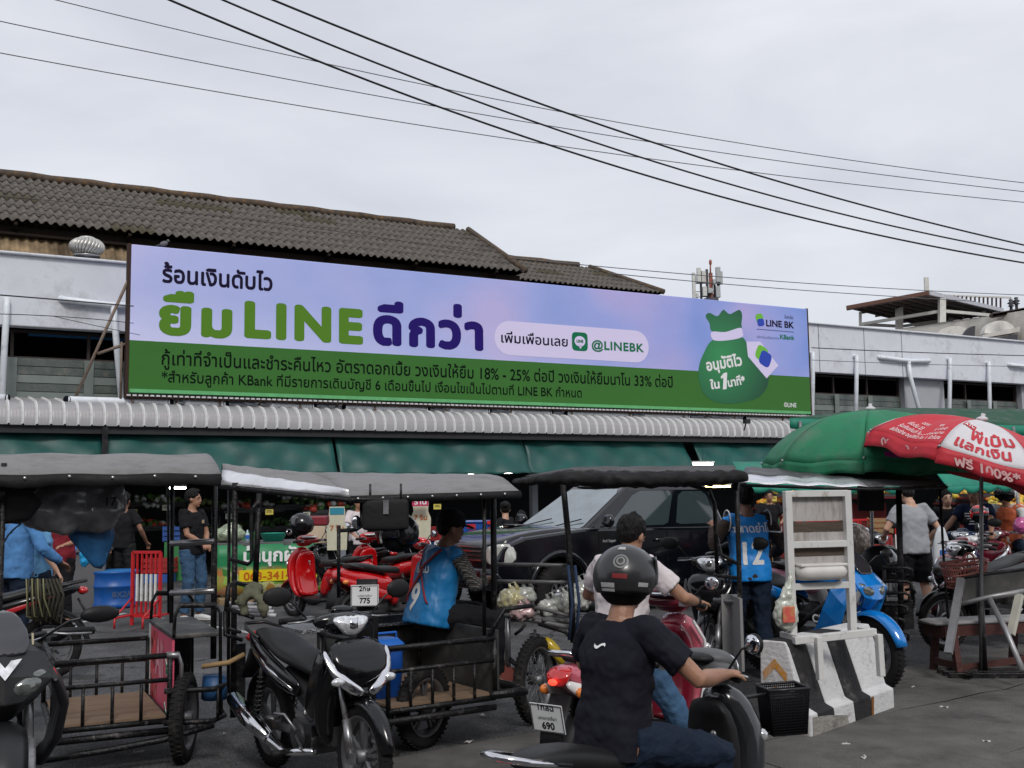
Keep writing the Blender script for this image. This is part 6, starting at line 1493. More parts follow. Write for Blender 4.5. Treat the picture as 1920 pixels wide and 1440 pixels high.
prf = [(0, 0), (0, .20), (.06, .235), (.15, .74), (.17, .80), (.34, .80), (.36, .74), (.37, .235), (.37, .20), (.37, 0)]   # y (away), z
ns_ = [(0, .17, 1), (.17, .36, 0), (.36, .54, 1), (.54, .74, 0), (.74, .96, 1), (.96, 1.0, 1)]
for i, (a, b, wht) in enumerate(((0, .02, 1), (.02, .20, 0), (.20, .43, 1), (.43, .64, 0), (.64, 1.0, 1))):
    sk = .10
    def sec(x, y, z, e):   # slanting joints, skewed towards the right at the foot
        return (x*BL_+(0 if x in (0, 1.0) else sk*(1-z/.8)*1.0), y, z)
    q = MB(); vs = []
    for x in (a, b):
        for (y, z) in prf: vs.append(sec(x, y, z, 0))
    n_ = len(prf); fs = [(j, j+1, n_+j+1, n_+j) for j in range(n_-1)]+[tuple(range(n_))[::-1], tuple(range(n_, 2*n_))]
    q.add(vs, fs, False); obj('painted_stripe', q, BWHITE if wht else BBLACK, br, bevel=.012)
for zc_ in (.60, .36):
    for sg in (-1, 1):
        q = MB(); q.add([(-.004, .25, zc_+.05), (-.004, .25, zc_-.03), (-.004, .25+sg*.085, zc_-.15), (-.004, .25+sg*.09, zc_-.07)], [(0, 1, 2, 3)], False); obj('chevron', q, ORNG, br)
q = MB(); q.add([(-.005, .02, .19), (-.005, .02, .01), (-.005, .36, .01), (-.005, .36, .19)], [(0, 1, 2, 3)], False); obj('worn_foot', q, CONCR, br)
q = MB(); q.add([(.02, -.003, .18), (.02, -.003, .01), (BL_*.42, -.003, .01), (BL_*.40, -.003, .10), (BL_*.2, -.003, .15)], [(0, 1, 2, 3, 4)], False); obj('worn_foot', q, CONCR, br)
q = MB(); q.add([(BL_*.70, -.004, .19), (BL_*.69, -.004, .02), (BL_*.72, -.004, .01), (BL_*.73, -.004, .19)], [(0, 1, 2, 3)], False); obj('rust_stain', q, mat('rust', (.25, .1, .03), .9, var=.3), br)
sfp = Matrix.Translation((bp0.x, bp0.y, 0)) @ Matrix.Rotation(byaw, 4, 'Z')
WPS = mat('white_painted_steel', (.62, .62, .60), .45, var=.06, dirt=(.25, .17, .1), ds=9, dirt_amt=.2)
sfm = thing('sign_frame', 'white steel sign frame with weathered wooden slats clamped on the striped barrier', 'sign frame', sfp @ Vector((.2, .22, .61)), math.atan2(.25, .97))
SW, SH = .46, 1.0
for x in (0, SW):
    q = MB(); q.beam((x, 0, 0), (x, 0, SH), .05, .05); obj('post', q, WPS, sfm, bevel=.004)
for z in (SH-.02, SH*.63, SH*.345): q = MB(); q.beam((0, .0, z), (SW, .0, z), .045, .045); obj('rail', q, WPS, sfm, bevel=.004)
PLY = mat('weathered_pale_board', (.42, .40, .39), .8, var=.15, vs=3, stretch=(4, 1, 1), dirt=(.2, .16, .13), ds=4, dirt_amt=.5); DW = mat('weathered_dark_board', (.10, .075, .06), .9, var=.4, vs=4, stretch=(1, 1, 8), bump=.4)
for (z0, z1, m) in ((SH*.79, SH*.965, PLY), (SH*.715, SH*.785, DW), (SH*.65, SH*.712, PLY), (SH*.55, SH*.61, DW), (SH*.47, SH*.546, PLY)):
    q = MB(); q.box((SW/2, .03, (z0+z1)/2), (SW-.05, .018, z1-z0)); obj('board', q, m, sfm)
for z in (.02,): q = MB(); q.beam((-.06, -.12, 0), (SW+.10, -.12, .03), .05, .05); q.beam((-.02, .1, .01), (-.02, -.14, .01), .05, .05); q.beam((SW+.06, .1, .03), (SW+.06, -.14, .03), .05, .05); obj('clamp_bar', q, WPS, sfm, bevel=.004)
for x in (.10, SW+.10): q = MB(); q.beam((x, -.16, .02), (x, -.17, -.26), .05, .04); obj('clamp_leg', q, WPS, sfm, bevel=.004)
fb = thing('foam_box', 'white polystyrene food tray resting in the white sign frame', 'box', (sfm.matrix_basis @ Vector((.22, .03, SH*.39))), math.atan2(.25, .97))
q = MB(); q.sweep([(0, 0, 0), (0, 0, .05), (0, 0, .09)], [(.11, .17), (.13, .19), (.12, .18)], lat=(0, 1, 0), p=5, n=20); obj('tray', q, mat('polystyrene', (.6, .58, .55), .7), fb)
q = MB(); q.box((0, 0, .1), (.36, .23, .02)); obj('lid', q, mat('polystyrene', (.6, .58, .55), .7), fb, bevel=.008)
hb2 = thing('plastic_bag', 'clear plastic carrier bag with red and green packet hanging from the sign frame post', 'bag', sfm.matrix_basis @ Vector((-.06, -.03, .17)), .2)
q = MB(); q.ell((0, 0, 0), (.09, .06, .12)); q.tube([(0, 0, .1), (.03, 0, .2), (.05, 0, .28)], [.05, .025, .012], 8); obj('bag', q, mat('milky_bag', (.5, .52, .45), .25, coat=.4, var=.3, vs=12), hb2, remesh=.012, smooth=1, disp=.04, dscale=.04)
q = MB(); q.box((-.01, -.066, 0), (.09, .012, .11)); obj('packet', q, mat('red_packet', (.6, .1, .08), .4, dirt=(.4, .42, .12), ds=14, dirt_amt=.7), hb2, bevel=.01)

# ================================================================== BENCH, LEANING FRAME, BASKET
BRW = mat('maroon_wood', (.075, .022, .018), .6, var=.3, vs=6, bump=.3, bs=40, dirt=(.03, .015, .012), ds=6)
BTOP = mat('worn_grey_top', (.30, .29, .29), .5, var=.15, dirt=(.1, .05, .04), ds=6, dirt_amt=.3)
b0 = at(1738, 1160, 9.7); bsz = b0.z
bn_ = thing('bench', 'maroon wooden bench with worn grey seat beside the umbrella stand', 'bench', (b0.x, b0.y, 0), R(12))
q = MB(); q.sweep([(0, 0, .45), (.1, 0, .455), (1.15, 0, .455)], [(.14, .014), (.17, .016), (.17, .016)], lat=(0, 1, 0), p=8); obj('seat', q, BTOP, bn_)
q = MB(); q.beam((.06, -.15, .39), (1.12, -.15, .39), .025, .09); q.beam((.06, .15, .39), (1.12, .15, .39), .025, .09); q.beam((.06, -.15, .39), (.06, .15, .39), .025, .11); obj('apron', q, BRW, bn_)
for x in (.16, .95):
    for sg in (-1, 1): q = MB(); q.beam((x, sg*.12, .43), (x, sg*.19, 0), .055, .055, up=(1, 0, 0)); obj('leg', q, BRW, bn_, bevel=.004)
    q = MB(); q.beam((x, -.2, .1), (x, .2, .1), .05, .06); obj('stretcher', q, BRW, bn_)
q = MB(); q.beam((.14, -.18, .08), (1.1, -.1, .13), .05, .05); obj('long_stretcher', q, BRW, bn_)
fr_ = thing('barricade_frame', 'grey steel barricade with dark panel leaning against the maroon bench', 'barricade', at(1780, 1230, 9.3), 0); Wf = Matrix.Translation(fr_.location).inverted()
GT = mat('grey_galvanised', (.33, .33, .34), .4, metal=.5, var=.2, dirt=(.45, .44, .42), ds=6, dirt_amt=.3)
def lf(pts, r_, m, nm): q = MB(); q.tube([Wf @ at(*p) for p in pts], r_, 8); return obj(nm, q, m, fr_)
q = MB(); q.beam(Wf @ at(1802, 1085, 9.55), Wf @ at(1778, 1225, 9.25), .06, .04); obj('leg', q, GT, fr_); q = MB(); q.beam(Wf @ at(1912, 1115, 9.4), Wf @ at(1895, 1190, 9.3), .06, .04); obj('leg', q, mat('cream_post', (.5, .49, .42), .6), fr_)
q = MB(); q.tube([Wf @ at(1802, 1132, 9.5), Wf @ at(1860, 1118, 9.45), Wf @ at(1920, 1108, 9.4)], .02, 8); obj('rail', q, GT, fr_)
lf([(1855, 1122, 9.4), (1885, 1180, 9.2), (1918, 1258, 8.95)], .023, GT, 'brace')
q = MB(); A, B, C_, D_ = [Wf @ at(*p) for p in ((1802, 1085, 9.6), (1925, 1070, 9.6), (1925, 1115, 9.6), (1805, 1130, 9.6))]; q.add([A, B, C_, D_], [(0, 1, 2, 3)], False); obj('panel', q, mat('dark_sheet', (.07, .07, .068), .6, var=.2, dirt=(.15, .14, .13), ds=4), fr_, solid=.02)
lf([(1800, 1084, 9.6), (1850, 1076, 9.6), (1925, 1066, 9.6)], .017, DARKMET, 'top_rail')
bk = thing('basket', 'salmon pink plastic basket with handle hanging on the barricade top', 'basket', at(1808, 1075, 9.7), R(8)); PNK = mat('salmon_plastic', (.42, .14, .11), .45, var=.1)
q = MB()
for k_ in range(5):
    z = -.1+.2*k_/4; f = .75+.25*k_/4; q.tube([(.19*f*c_, .12*f*s__, z+.02*c_) for c_, s__ in [(math.copysign(abs(math.cos(a))**.5, math.cos(a)), math.copysign(abs(math.sin(a))**.5, math.sin(a))) for a in [2*math.pi*i/24 for i in range(24)]]], .008 if k_ < 4 else .012, 5, closed=True)
for i in range(30):
    a = 2*math.pi*i/30; c_, s__ = math.copysign(abs(math.cos(a))**.5, math.cos(a)), math.copysign(abs(math.sin(a))**.5, math.sin(a)); q.tube([(.19*.75*c_, .12*.75*s__, -.1), (.19*c_, .12*s__, .1)], .006, 4)
q.box((0, 0, -.1), (.26, .17, .008)); obj('basket_body', q, PNK, bk)
q = MB(); q.tube([(.05+.055*math.cos(a), .0, .1+.075*math.sin(a)) for a in [math.pi*i/8 for i in range(9)]], .009, 6); obj('handle', q, PNK, bk)

# ================================================================== RED AND WHITE STEEL BARRIERS
REDP = mat('red_gloss_paint', (.5, .015, .02), .4, var=.12, dirt=(.2, .05, .04), ds=9, dirt_amt=.2)
def steel_barrier(label, base, yaw, W_=.68, H_=.95, n=5, group=None, feet=True):
    t = thing('steel_barrier', label, 'barrier', base, yaw, group)
    for x in (0, W_): q = MB(); q.beam((x, 0, 0), (x, 0, H_), .035, .035); obj('frame_post', q, REDP, t)
    for z in (H_, .12): q = MB(); q.beam((0, 0, z), (W_, 0, z), .035, .035); obj('frame_rail', q, REDP, t)
    for i in range(n):
        x = W_*(i+1)/(n+1); q = MB(); q.beam((x, 0, .13), (x, 0, H_*.33), .028, .02); q.beam((x, 0, H_*.70), (x, 0, H_), .028, .02, k=0); q.beam((x, 0, H_*.33), (x, 0, H_*.70), .03, .022, k=1); obj('bar', q, [REDP, WHITEP], t)
    if feet:
        for x in (0, W_):
            q = MB(); q.tube([(x, -.38, 0), (x, -.38, .13), (x, .25, .13), (x, .25, 0)], .016, 6); q.tube([(x, -.38, .13), (x, 0, .35)], .013, 6); obj('foot', q, REDP, t)
    return t
sb0 = ground(247, 1172)
steel_barrier('red steel barrier with white banded bars standing near the blue drum', (sb0.x, sb0.y, 0), R(-14), W_=.40, H_=.93, n=5)
for i, (px, py, lab) in enumerate(((1480, 1075, 'red barrier with white tipped bars behind the white sign frame'), (1585, 1070, 'red barrier with white tipped bars left of the grey shirt man'))):
    g_ = ground(px, py); steel_barrier(lab, (g_.x, g_.y, 0), R(3), W_=1.4, H_=1.0, n=7, group='red barriers in the background', feet=False)

# ================================================================== BLUE DRUM, TROLLEY, BIN (left background)
d0 = ground(198, 1143); DRB = mat('drum_blue', (.006, .085, .34), .42, var=.12, dirt=(.03, .07, .16), ds=5, dirt_amt=.35)
dm = thing('blue_drum', 'wide blue plastic drum cut low, standing left of the red barrier', 'drum', (d0.x, d0.y+.36, 0), 0)
q = MB(); q.lathe([(.30, 0), (.335, .01), (.345, .06), (.33, .08), (.335, .3), (.345, .31), (.345, .34), (.335, .35), (.33, .50), (.345, .52), (.345, .545), (.31, .55), (.30, .50), (.30, .05), (.0, .04)], n=40); obj('drum_shell', q, DRB, dm)
q = MB(); q.lathe([(.0, .56), (.30, .555), (.335, .545)], n=40); obj('drum_lid', q, mat('drum_lid_blue', (.02, .16, .42), .5), dm)
q = text_mb('8X2A', .12, .01, fn=lambda x, y: (.35*math.sin(.25+x*2.9), -.35*math.cos(.25+x*2.9), .17+y), rows=24); obj('scuffed_lettering', q, mat('scuff_grey', (.1, .13, .2), .8, var=0), dm)
tr0 = ground(130, 1165); TB = mat('trolley_blue', (.01, .16, .5), .4, var=.1)
tl2 = thing('trolley', 'bright blue steel hand trolley frame behind the denim shirt man', 'trolley', (tr0.x-.42, tr0.y+.5, 0), 0)
for pts in ([(-.5, 0, .05), (-.5, 0, 1.0), (.1, 0, 1.0)], [(-.25, 0, .1), (-.22, 0, 1.0)], [(-.02, 0, .1), (.0, 0, 1.0)], [(.2, 0, .0), (.27, .02, 1.02)], [(-.5, 0, .6), (.25, 0, .62)], [(-.5, 0, .1), (.22, 0, .1)], [(-.22, 0, .85), (.1, 0, .87)]):
    q = MB(); q.tube(pts, .02, 8); obj('tube', q, TB, tl2)
gb = thing('bin', 'dark green ribbed plastic bin behind the blue trolley', 'bin', (tr0.x-.6, tr0.y+.9, 0), 0); q = MB(); q.lathe([(.0, .02), (.14, .02), (.19, .4), (.2, .42), (.185, .42), (.13, .05)], n=24); obj('tub', q, mat('green_bin', (.01, .09, .05), .5), gb)
wb_ = thing('market_counter', 'grey tiled market counter behind the blue trolley', 'counter', (tr0.x-.7, tr0.y+1.6, 0), R(8)); q = MB(); q.box((.0, 0, .42), (1.1, .1, .84)); q.box((0, .3, .86), (1.1, .8, .04)); obj('counter_body', q, mat('counter_grey', (.12, .12, .125), .7, dirt=(.05, .05, .05)), wb_)
stl = thing('plastic_sheet', 'bright blue plastic sheet tucked under the hanging grey tarp', 'plastic sheet', at(160, 1045, 11), 0); q = MB(); q.ell((0, 0, 0), (.06, .03, .1)); obj('sheet', q, mat('cyan_bag', (.02, .3, .6), .3), stl, remesh=.012, disp=.05, dscale=.05)

# ================================================================== VEGETABLE STALL with green banner
s0 = at(405, 1020, 17.2); s1 = at(548, 1022, 17.6); sx = s1-s0
sl = thing('vegetable_stall', 'vegetable stall table with printed green banner and yellow phone strip', 'stall', (s0.x, s0.y, 0), math.atan2(sx.y, sx.x)); SWD = sx.length+.5; tz_ = s0.z
q = MB(); q.box((SWD/2, .5, tz_-.02), (SWD+.1, 1.1, .05)); obj('table_top', q, mat('stall_top', (.1, .1, .1), .6, var=.3), sl)
for x in (.05, SWD-.05):
    for y in (.05, .95): q = MB(); q.box((x, y, tz_/2-.02), (.06, .06, tz_-.05)); obj('leg', q, DARKMET, sl)
bm = bpy.data.materials.new('banner_print'); bm.use_nodes = True; n = bm.node_tree.nodes; l = bm.node_tree.links; p = n['Principled BSDF']; p.inputs['Roughness'].default_value = .5
t = n.new('ShaderNodeTexCoord'); v = n.new('ShaderNodeTexVoronoi'); v.inputs['Scale'].default_value = 9; l.new(t.outputs['Object'], v.inputs['Vector'])
c1_ = n.new('ShaderNodeValToRGB'); e = c1_.color_ramp.elements; e[0].color = (.02, .12, .02, 1); e[1].color = (.5, .55, .2, 1); e[1].position = .9
for ps, c_ in ((.25, (.06, .25, .04, 1)), (.45, (.25, .45, .08, 1)), (.6, (.45, .12, .04, 1)), (.7, (.5, .5, .35, 1))): x_ = e.new(ps); x_.color = c_
l.new(v.outputs['Color'], c1_.inputs['Fac'])
sxz = n.new('ShaderNodeSeparateXYZ'); l.new(t.outputs['Object'], sxz.inputs[0])
mr = n.new('ShaderNodeMapRange'); mr.inputs[1].default_value = tz_*.52; mr.inputs[2].default_value = tz_*.62; l.new(sxz.outputs['Z'], mr.inputs[0])
m_x = n.new('ShaderNodeMix'); m_x.data_type = 'RGBA'; m_x.inputs['B'].default_value = (.01, .2, .07, 1); l.new(mr.outputs[0], m_x.inputs['Factor']); l.new(c1_.outputs[0], m_x.inputs['A']); l.new(m_x.outputs['Result'], p.inputs['Base Color'])
q = MB(); q.grid(lambda u, v: (SWD*u, -.06-.015*math.sin(u*17), .12+(tz_-.14)*v), 30, 4); ban = obj('banner', q, bm, sl, solid=.004)
q = MB(); q.grid(lambda u, v: (.35+(SWD-.4)*u, -.085, tz_*.34+tz_*.2*v), 1, 1); obj('yellow_strip', q, YEL, ban)
q = text_mb('ป้านุกผักสด', .27, .035, fn=lambda x, y: (.42+x, -.09, tz_*.68+y), sx=1.05); obj('lettering', q, WHITEINK, ban)
q = text_mb('063-341464', .17, .02, fn=lambda x, y: (.42+x, -.092, tz_*.37+y), sx=1.15); obj('lettering', q, mat('print_orange_red', (.5, .12, .02), .5, var=0), ban)
q = MB()
for i in range(4): q.box((SWD*(i+.5)/4, .0, .06), (SWD/4-.06, .9, .03), ); q.box((SWD*(i+.5)/4-.15, 0, .02), (.08, .9, .05))
obj('pallet', q, mat('pallet_wood', (.25, .18, .1), .9), sl)
def on_stall(x, y, z=0): return sl.matrix_basis @ Vector((x, y, tz_+.005+z))
tb = thing('basin', 'turquoise plastic basin on the vegetable stall', 'basin', on_stall(.92, .3), 0); q = MB(); q.lathe([(.0, .01), (.15, .0), (.21, .13), (.22, .135), (.2, .125), (.14, .02)], n=28); obj('bowl', q, mat('turquoise', (.02, .38, .26), .4), tb)
gbg = thing('plastic_bag', 'big clear bag of greens at the left end of the stall', 'bag', on_stall(.22, .35, .12), 0); q = MB(); q.ell((0, 0, 0), (.28, .2, .13)); q.ell((.05, 0, .09), (.16, .14, .1)); obj('bag', q, mat('green_clear_bag', (.25, .3, .2), .25, coat=.5, var=.4, vs=9), gbg, remesh=.02, disp=.06, dscale=.06)
wbt = thing('water_bottle', 'small clear water bottle with blue label on the stall', 'bottle', on_stall(.48, .02), 0); q = MB(); q.lathe([(0, 0), (.03, 0), (.032, .13), (.012, .17), (.012, .2), (0, .2)], n=14); obj('bottle', q, mat('clear_pet', (.5, .6, .65), .1), wbt); q = MB(); q.lathe([(.0335, .06), (.0335, .12)], n=14); obj('bottle_label', q, mat('blue_label', (.03, .12, .45), .4), wbt)
# milk tea containers and tall cups standing behind the scooters
ct = thing('container', 'white and maroon food container on the stall behind the helmet', 'container', at(592, 988, 15.5), 0); q = MB(); q.box((0, 0, -.1), (.32, .3, .25)); obj('tub', q, mat('cream_tub', (.6, .5, .36), .4), ct, bevel=.02); q = MB(); q.box((0, 0, .09), (.36, .34, .13)); obj('lid', q, mat('maroon_lid', (.2, .02, .03), .4), ct, bevel=.02)
for (px, py, d, lab) in ((632, 992, 14.8, 'milk bottle shaped sign board behind the red scooters, left one'), (789, 972, 15.2, 'milk bottle shaped sign board beside the seated man, right one')):
    t_ = thing('bottle_sign', lab, 'sign', at(px, py, d), 0, 'bottle shaped shop signs'); q = MB()
    pl = [(-.13, -.28), (.13, -.28), (.14, .0), (.1, .1), (.11, .2), (.1, .3), (-.1, .3), (-.11, .2), (-.1, .1), (-.14, .0)]
    q.prism(pl, -.01, .01); obj('board', q, mat('cream_board', (.58, .56, .42), .5), t_)
    q = MB(); q.box((0, -.014, .24), (.19, .004, .09)); obj('cap_print', q, mat('teal_print', (.03, .25, .35), .5, var=0), t_)
    q = text_mb('7 ริน', .1, .015, fn=lambda x, y: (x, -.015, -.02+y), align='c'); obj('lettering', q, mat('print_orange_red', (.5, .12, .02), .5, var=0), t_)
sg_ = thing('hanging_sign', 'small red and white sign hung beside the bottle board', 'sign', at(788, 940, 15), 0); q = MB(); q.box((0, 0, 0), (.22, .02, .13)); obj('board', q, mat('magenta_board', (.5, .03, .1), .5), sg_); q = text_mb('ร้าน', .12, .02, fn=lambda x, y: (x, -.012, -.04+y), align='c'); obj('lettering', q, WHITEINK, sg_)
bxb = thing('crate', 'deep blue crate with red label by the woman in black', 'crate', at(885, 990, 15.5), R(5)); q = MB(); q.box((0, 0, 0), (.6, .4, .16)); q.box((0, 0, .09), (.64, .44, .03)); obj('tub', q, BLUEP, bxb, bevel=.01); q = MB(); q.box((-.02, -.205, .03), (.12, .012, .06)); q.box((.26, -.225, .08), (.12, .012, .05)); obj('crate_label', q, REDP, bxb)
# ================================================================== PARKED AND RIDDEN BIKES
F0 = Vector((-.78, 5.85, 0)); R0 = Vector((-1.50, 6.85, 0))
wave = bike('motorbike', 'glossy black underbone motorbike with chrome V accents parked at front centre', R0, F0, 'underbone', dict(exh=CHROME)); wave.scale = (.94, .92, .94)
sport = bike('motorbike', 'matt black sport motorbike with red fairing stripe at the left edge', (-2.86, 6.05, 0), (-2.27, 4.95, 0), 'sport', dict(body=mat('matt_black', (.010, .0105, .012), .4, var=.15), stripe=mat('red_stripe', (.45, .02, .03), .35, var=0), v=True))
sport.scale = (1, 1.25, 1)
q = text_mb('17', .07, .004, fn=lambda x, y: (.545-y*.8, .10-x, .965+y), rows=40); o_ = obj('lettering', q, mat('number_gold', (.35, .3, .2), .5, var=0), sport)
ropeb = bike('motorbike', 'black motorbike with red and white tail hung with rope, behind the matt black sport bike', (-4.25, 10.1, 0), (-5.4, 9.7, 0), 'underbone', dict(stripe=mat('red_stripe', (.45, .02, .03), .35, var=0)), mirrors=False)
# coil of rope and cloth over its tail
rp = thing('rope_coil', 'coils of dark rope and olive cord draped over the motorbike at left', 'rope', at(80, 1090, 9.85), 0)
q = MB()
for i in range(9):
    x = -.12+i*.03; q.tube([(x, 0, .02), (x+.01+.01*i, -.05, -.12), (x+.03, -.05, -.30-.02*(i % 3)), (x+.05, 0, -.34-.02*(i % 3)), (x+.05, .05, -.15), (x+.02, .02, .02)], .011, 5)
obj('rope', q, mat('dark_rope', (.045, .042, .03), .9, var=.5), rp)
q = MB()
for i in range(4): x = -.12+i*.05; q.tube([(x, -.06, .03), (x+.02, -.08, -.14), (x+.02+.02*i, -.08, -.30), (x+.06, -.05, -.31)], .006, 5)
obj('cord', q, mat('olive_cord', (.2, .19, .10), .9), rp)
REDB = mat('scooter_red', (.50, .004, .006), .14, coat=1, var=.08); PINKB = mat('scooter_pink', (.50, .10, .14), .2, coat=1, var=.25, vs=3); MAR = mat('scooter_maroon', (.16, .008, .02), .18, coat=1, var=.1); WHB = mat('scooter_white', (.66, .65, .64), .25, coat=.8, var=.05)
bike('scooter', 'bright red scooter with white speedometer ring, key side towards the camera, left of the two', (-2.08, 14.3, 0), (-3.0, 15.1, 0), 'scooter', dict(body=REDB, inner=REDB, cowl=REDB, cowlring=WHB), group='red scooters parked by the stall')
bike('scooter', 'bright red scooter with white speedometer ring, partly behind the first red scooter', (-1.35, 14.9, 0), (-2.25, 15.8, 0), 'scooter', dict(body=REDB, inner=REDB, cowl=REDB, cowlring=WHB), group='red scooters parked by the stall')
bike('scooter', 'red scooter seen from its rear quarter, just left of the seated man', (-1.85, 12.9, 0), (-1.0, 13.8, 0), 'scooter', dict(body=REDB, inner=REDB, cowl=REDB, lower=REDB), group='red scooters parked by the stall')
bike('motorbike', 'black motorbike with a patterned helmet on its mirror between the red scooters', (-2.0, 16.0, 0), (-3.0, 16.6, 0), 'underbone', dict(accent=BLACKPAINT))
bike('motorbike', 'dark motorbike standing behind the hanging bag and the second red scooter', (-1.0, 16.2, 0), (-1.9, 17.0, 0), 'underbone', dict())
plate_root = thing('motorbike', 'black motorbike behind the front black one, only its white plate 2กษ 775 showing', 'motorbike', at(684, 1117, 7.0)-Vector((0, 0, .0)), R(80))
plate_root.location.z = 0; zpl = at(684, 1117, 7.0).z
plate(plate_root, (0, 0, zpl), [('2กษ', .03, .042, .02), ('นครราชสีมา', -.006, .019, .0), ('775', -.046, .046, .03)], yaw=12, pitch=0, w_=.175, h_=.135)
q = MB(); q.sweep([(.05, 0, zpl+.1), (.04, 0, zpl), (.06, 0, zpl-.15), (.05, 0, zpl-.5)], [(.07, .02)]*4); obj('rear_fender', q, BLACKPLA, plate_root)
wheel(plate_root, 'rear_wheel', .3, .28, .09)
helmet('helmet', 'black helmet with orange flashes resting on the motorbike beside the red scooter', at(565, 985, 14.6), .145, BLACKPAINT, (0, -10, 180), accent=mat('orange_decal', (.7, .12, .04), .4, var=0))
# pink scooter of the white shirt rider
PK_R, PK_F = Vector((.42, 6.35, -.05)), Vector((1.12, 7.30, -.0))
pink = bike('scooter', 'pink and white scooter with Thai number plate ridden by the man in the white shirt', PK_R, PK_F, 'scooter', dict(body=PINKB, inner=MAR, cowl=MAR, lower=WHB, edge=WHB, lit=True, cowlring=CHROME, rail=CHROME), z0=-.1,
            plates=[('1กลฉ', .045, .05, .02), ('นครราชสีมา', -.008, .026, .004), ('690', -.06, .055, .03)])
# blue sport bike behind the sign frame
BLUEB = mat('sport_blue', (.004, .20, .62), .18, coat=1, var=.08)
bluebike = bike('motorbike', 'bright blue sport motorbike with black seat behind the striped barrier', ground(1440, 1270)+Vector((.0, .5, 0)), ground(1668, 1300)+Vector((-.02, -.02, 0)), 'sport', dict(body=BLUEB, fender=BLUEB, tank=BLUEB), wb=1.28)
q = text_mb('CBR', .1, .03, fn=lambda x, y: (.52-.0+x-.35, -.186, .52+y*.9)); obj('lettering', q, WHITEINK, bluebike)
# front rider's dark scooter
FR_R, FR_F = Vector((.11, 4.23, -.2)), Vector((1.04, 5.08, -.2))
dscoot = bike('scooter', 'dark grey scooter ridden by the helmeted man in the foreground', FR_R, FR_F, 'scooter', mirrors=True, C=dict(body=mat('dark_grey_paint', (.02, .021, .024), .2, coat=.9), inner=BLACKPLA, lit=True, cowl=GREYPLA, rail=CHROME, lower=mat('silver_trim', (.14, .14, .15), .4, metal=.5)), z0=-.17)
fyaw = math.atan2(.85, .93)
FM = Matrix.Translation(((FR_R.x+FR_F.x)/2, (FR_R.y+FR_F.y)/2, -.2)) @ Matrix.Rotation(fyaw, 4, 'Z')
bpos = FM.inverted() @ at(1474, 1342, 5.15)
mbk = bpy.data.objects.new('front_basket', None); COL.objects.link(mbk); mbk.parent = dscoot; mbk.location = bpos; mbk.rotation_euler = (0, 0, R(12)-fyaw)
q = MB()
BWm, BDm, BHm = .105, .10, .10
qq = MB(); qq.tube([(.45, .0, .86), tuple(bpos+Vector((-.08, 0, .08)))], .008, 6); qq.tube([(.52, .0, .6), tuple(bpos+Vector((-.08, 0, -.08)))], .008, 6); obj('basket_bracket', qq, DARKMET, dscoot)
dscoot.scale = (1, .84, 1)
qq = MB(); qq.sweep([(0, 0, -.095), (0, 0, .06)], [(.075, .08), (.09, .095)], p=5, n=20); obj('basket_bag', qq, mat('black_bag', (.012, .012, .013), .5), mbk)
q.box((0, 0, -BHm), (2*BWm*.85, 2*BDm*.85, .01)); q.tube([(-BWm, -BDm, BHm), (BWm, -BDm, BHm), (BWm, BDm, BHm), (-BWm, BDm, BHm)], .007, 6, closed=True)
obj('basket_rim', q, DARKMET, mbk)
q = MB()
for (a, b) in (((-1, -1), (1, -1)), ((1, -1), (1, 1)), ((1, 1), (-1, 1)), ((-1, 1), (-1, -1))):
    for i in range(19):
        t_ = i/19; x0_ = (a[0]*(1-t_)+b[0]*t_)*BWm; y0_ = (a[1]*(1-t_)+b[1]*t_)*BDm; q.tube([(x0_, y0_, BHm), (x0_*.85, y0_*.85, -BHm)], .0032, 4)
for j in range(16):
    z_ = -BHm+2*BHm*j/16; f = .85+.15*j/16; q.tube([(-BWm*f, -BDm*f, z_), (BWm*f, -BDm*f, z_), (BWm*f, BDm*f, z_), (-BWm*f, BDm*f, z_)], .0032, 4, closed=True)
obj('basket_mesh', q, INK, mbk)
# background bikes on the right
NVB = mat('navy_paint', (.01, .03, .09), .15, coat=1)
navb = bike('motorbike', 'dark blue underbone motorbike facing the camera, ridden by the man in the navy shirt', at(1850, 1000, 15.3)-Vector((0, 0, at(1850, 1000, 15.3).z)), at(1788, 1000, 14.2)-Vector((0, 0, at(1788, 1000, 14.2).z)), 'underbone', dict(body=NVB, accent=CHROME))
def gp(x, d): p = at(x, 1000, d); p.z = 0; return p
bike('motorbike', 'white and red underbone motorbike seen from the side at the right edge', gp(1955, 12.6), gp(1830, 12.9), 'underbone', dict(body=WHB, stripe=REDB, accent=REDB), group=None)
bike('motorbike', 'black motorbike with red seat edge in front of the white and red one', gp(1915, 11.4), gp(1800, 11.2), 'underbone', dict(), mirrors=False)
bike('scooter', 'pink scooter behind the white sign frame', gp(1490, 12.2), gp(1600, 12.6), 'scooter', dict(body=mat('pale_pink', (.62, .26, .36), .3, coat=.8), inner=WHB))
bike('motorbike', 'dark motorbike parked under the silver roof left of the grey shirt man', gp(1560, 14.5), gp(1640, 13.9), 'underbone', dict())
bike('motorbike', 'black motorbike standing between the pickup and the man in vest 12', gp(1375, 10.4), gp(1330, 9.6), 'underbone', dict(accent=BLACKPAINT), mirrors=True)
bike('motorbike', 'dark motorbike far back at the right beside the striped red barrier', gp(1500, 16.5), gp(1540, 15.6), 'underbone', dict())
bike('motorbike', 'dark maroon motorbike beyond the bench under the pink basket', gp(1880, 12.3), gp(1800, 11.9), 'underbone', dict(body=MAR), mirrors=False)
helmet('helmet', 'black half helmet on the sport motorbike behind the blue one', at(1648, 1058, 10.0), .15, BLACKPLA, (0, -10, -20))
helmet('helmet', 'red helmet hanging beside the smiling man in navy', at(1836, 966, 13.3), .105, REDB, (0, 0, -90))
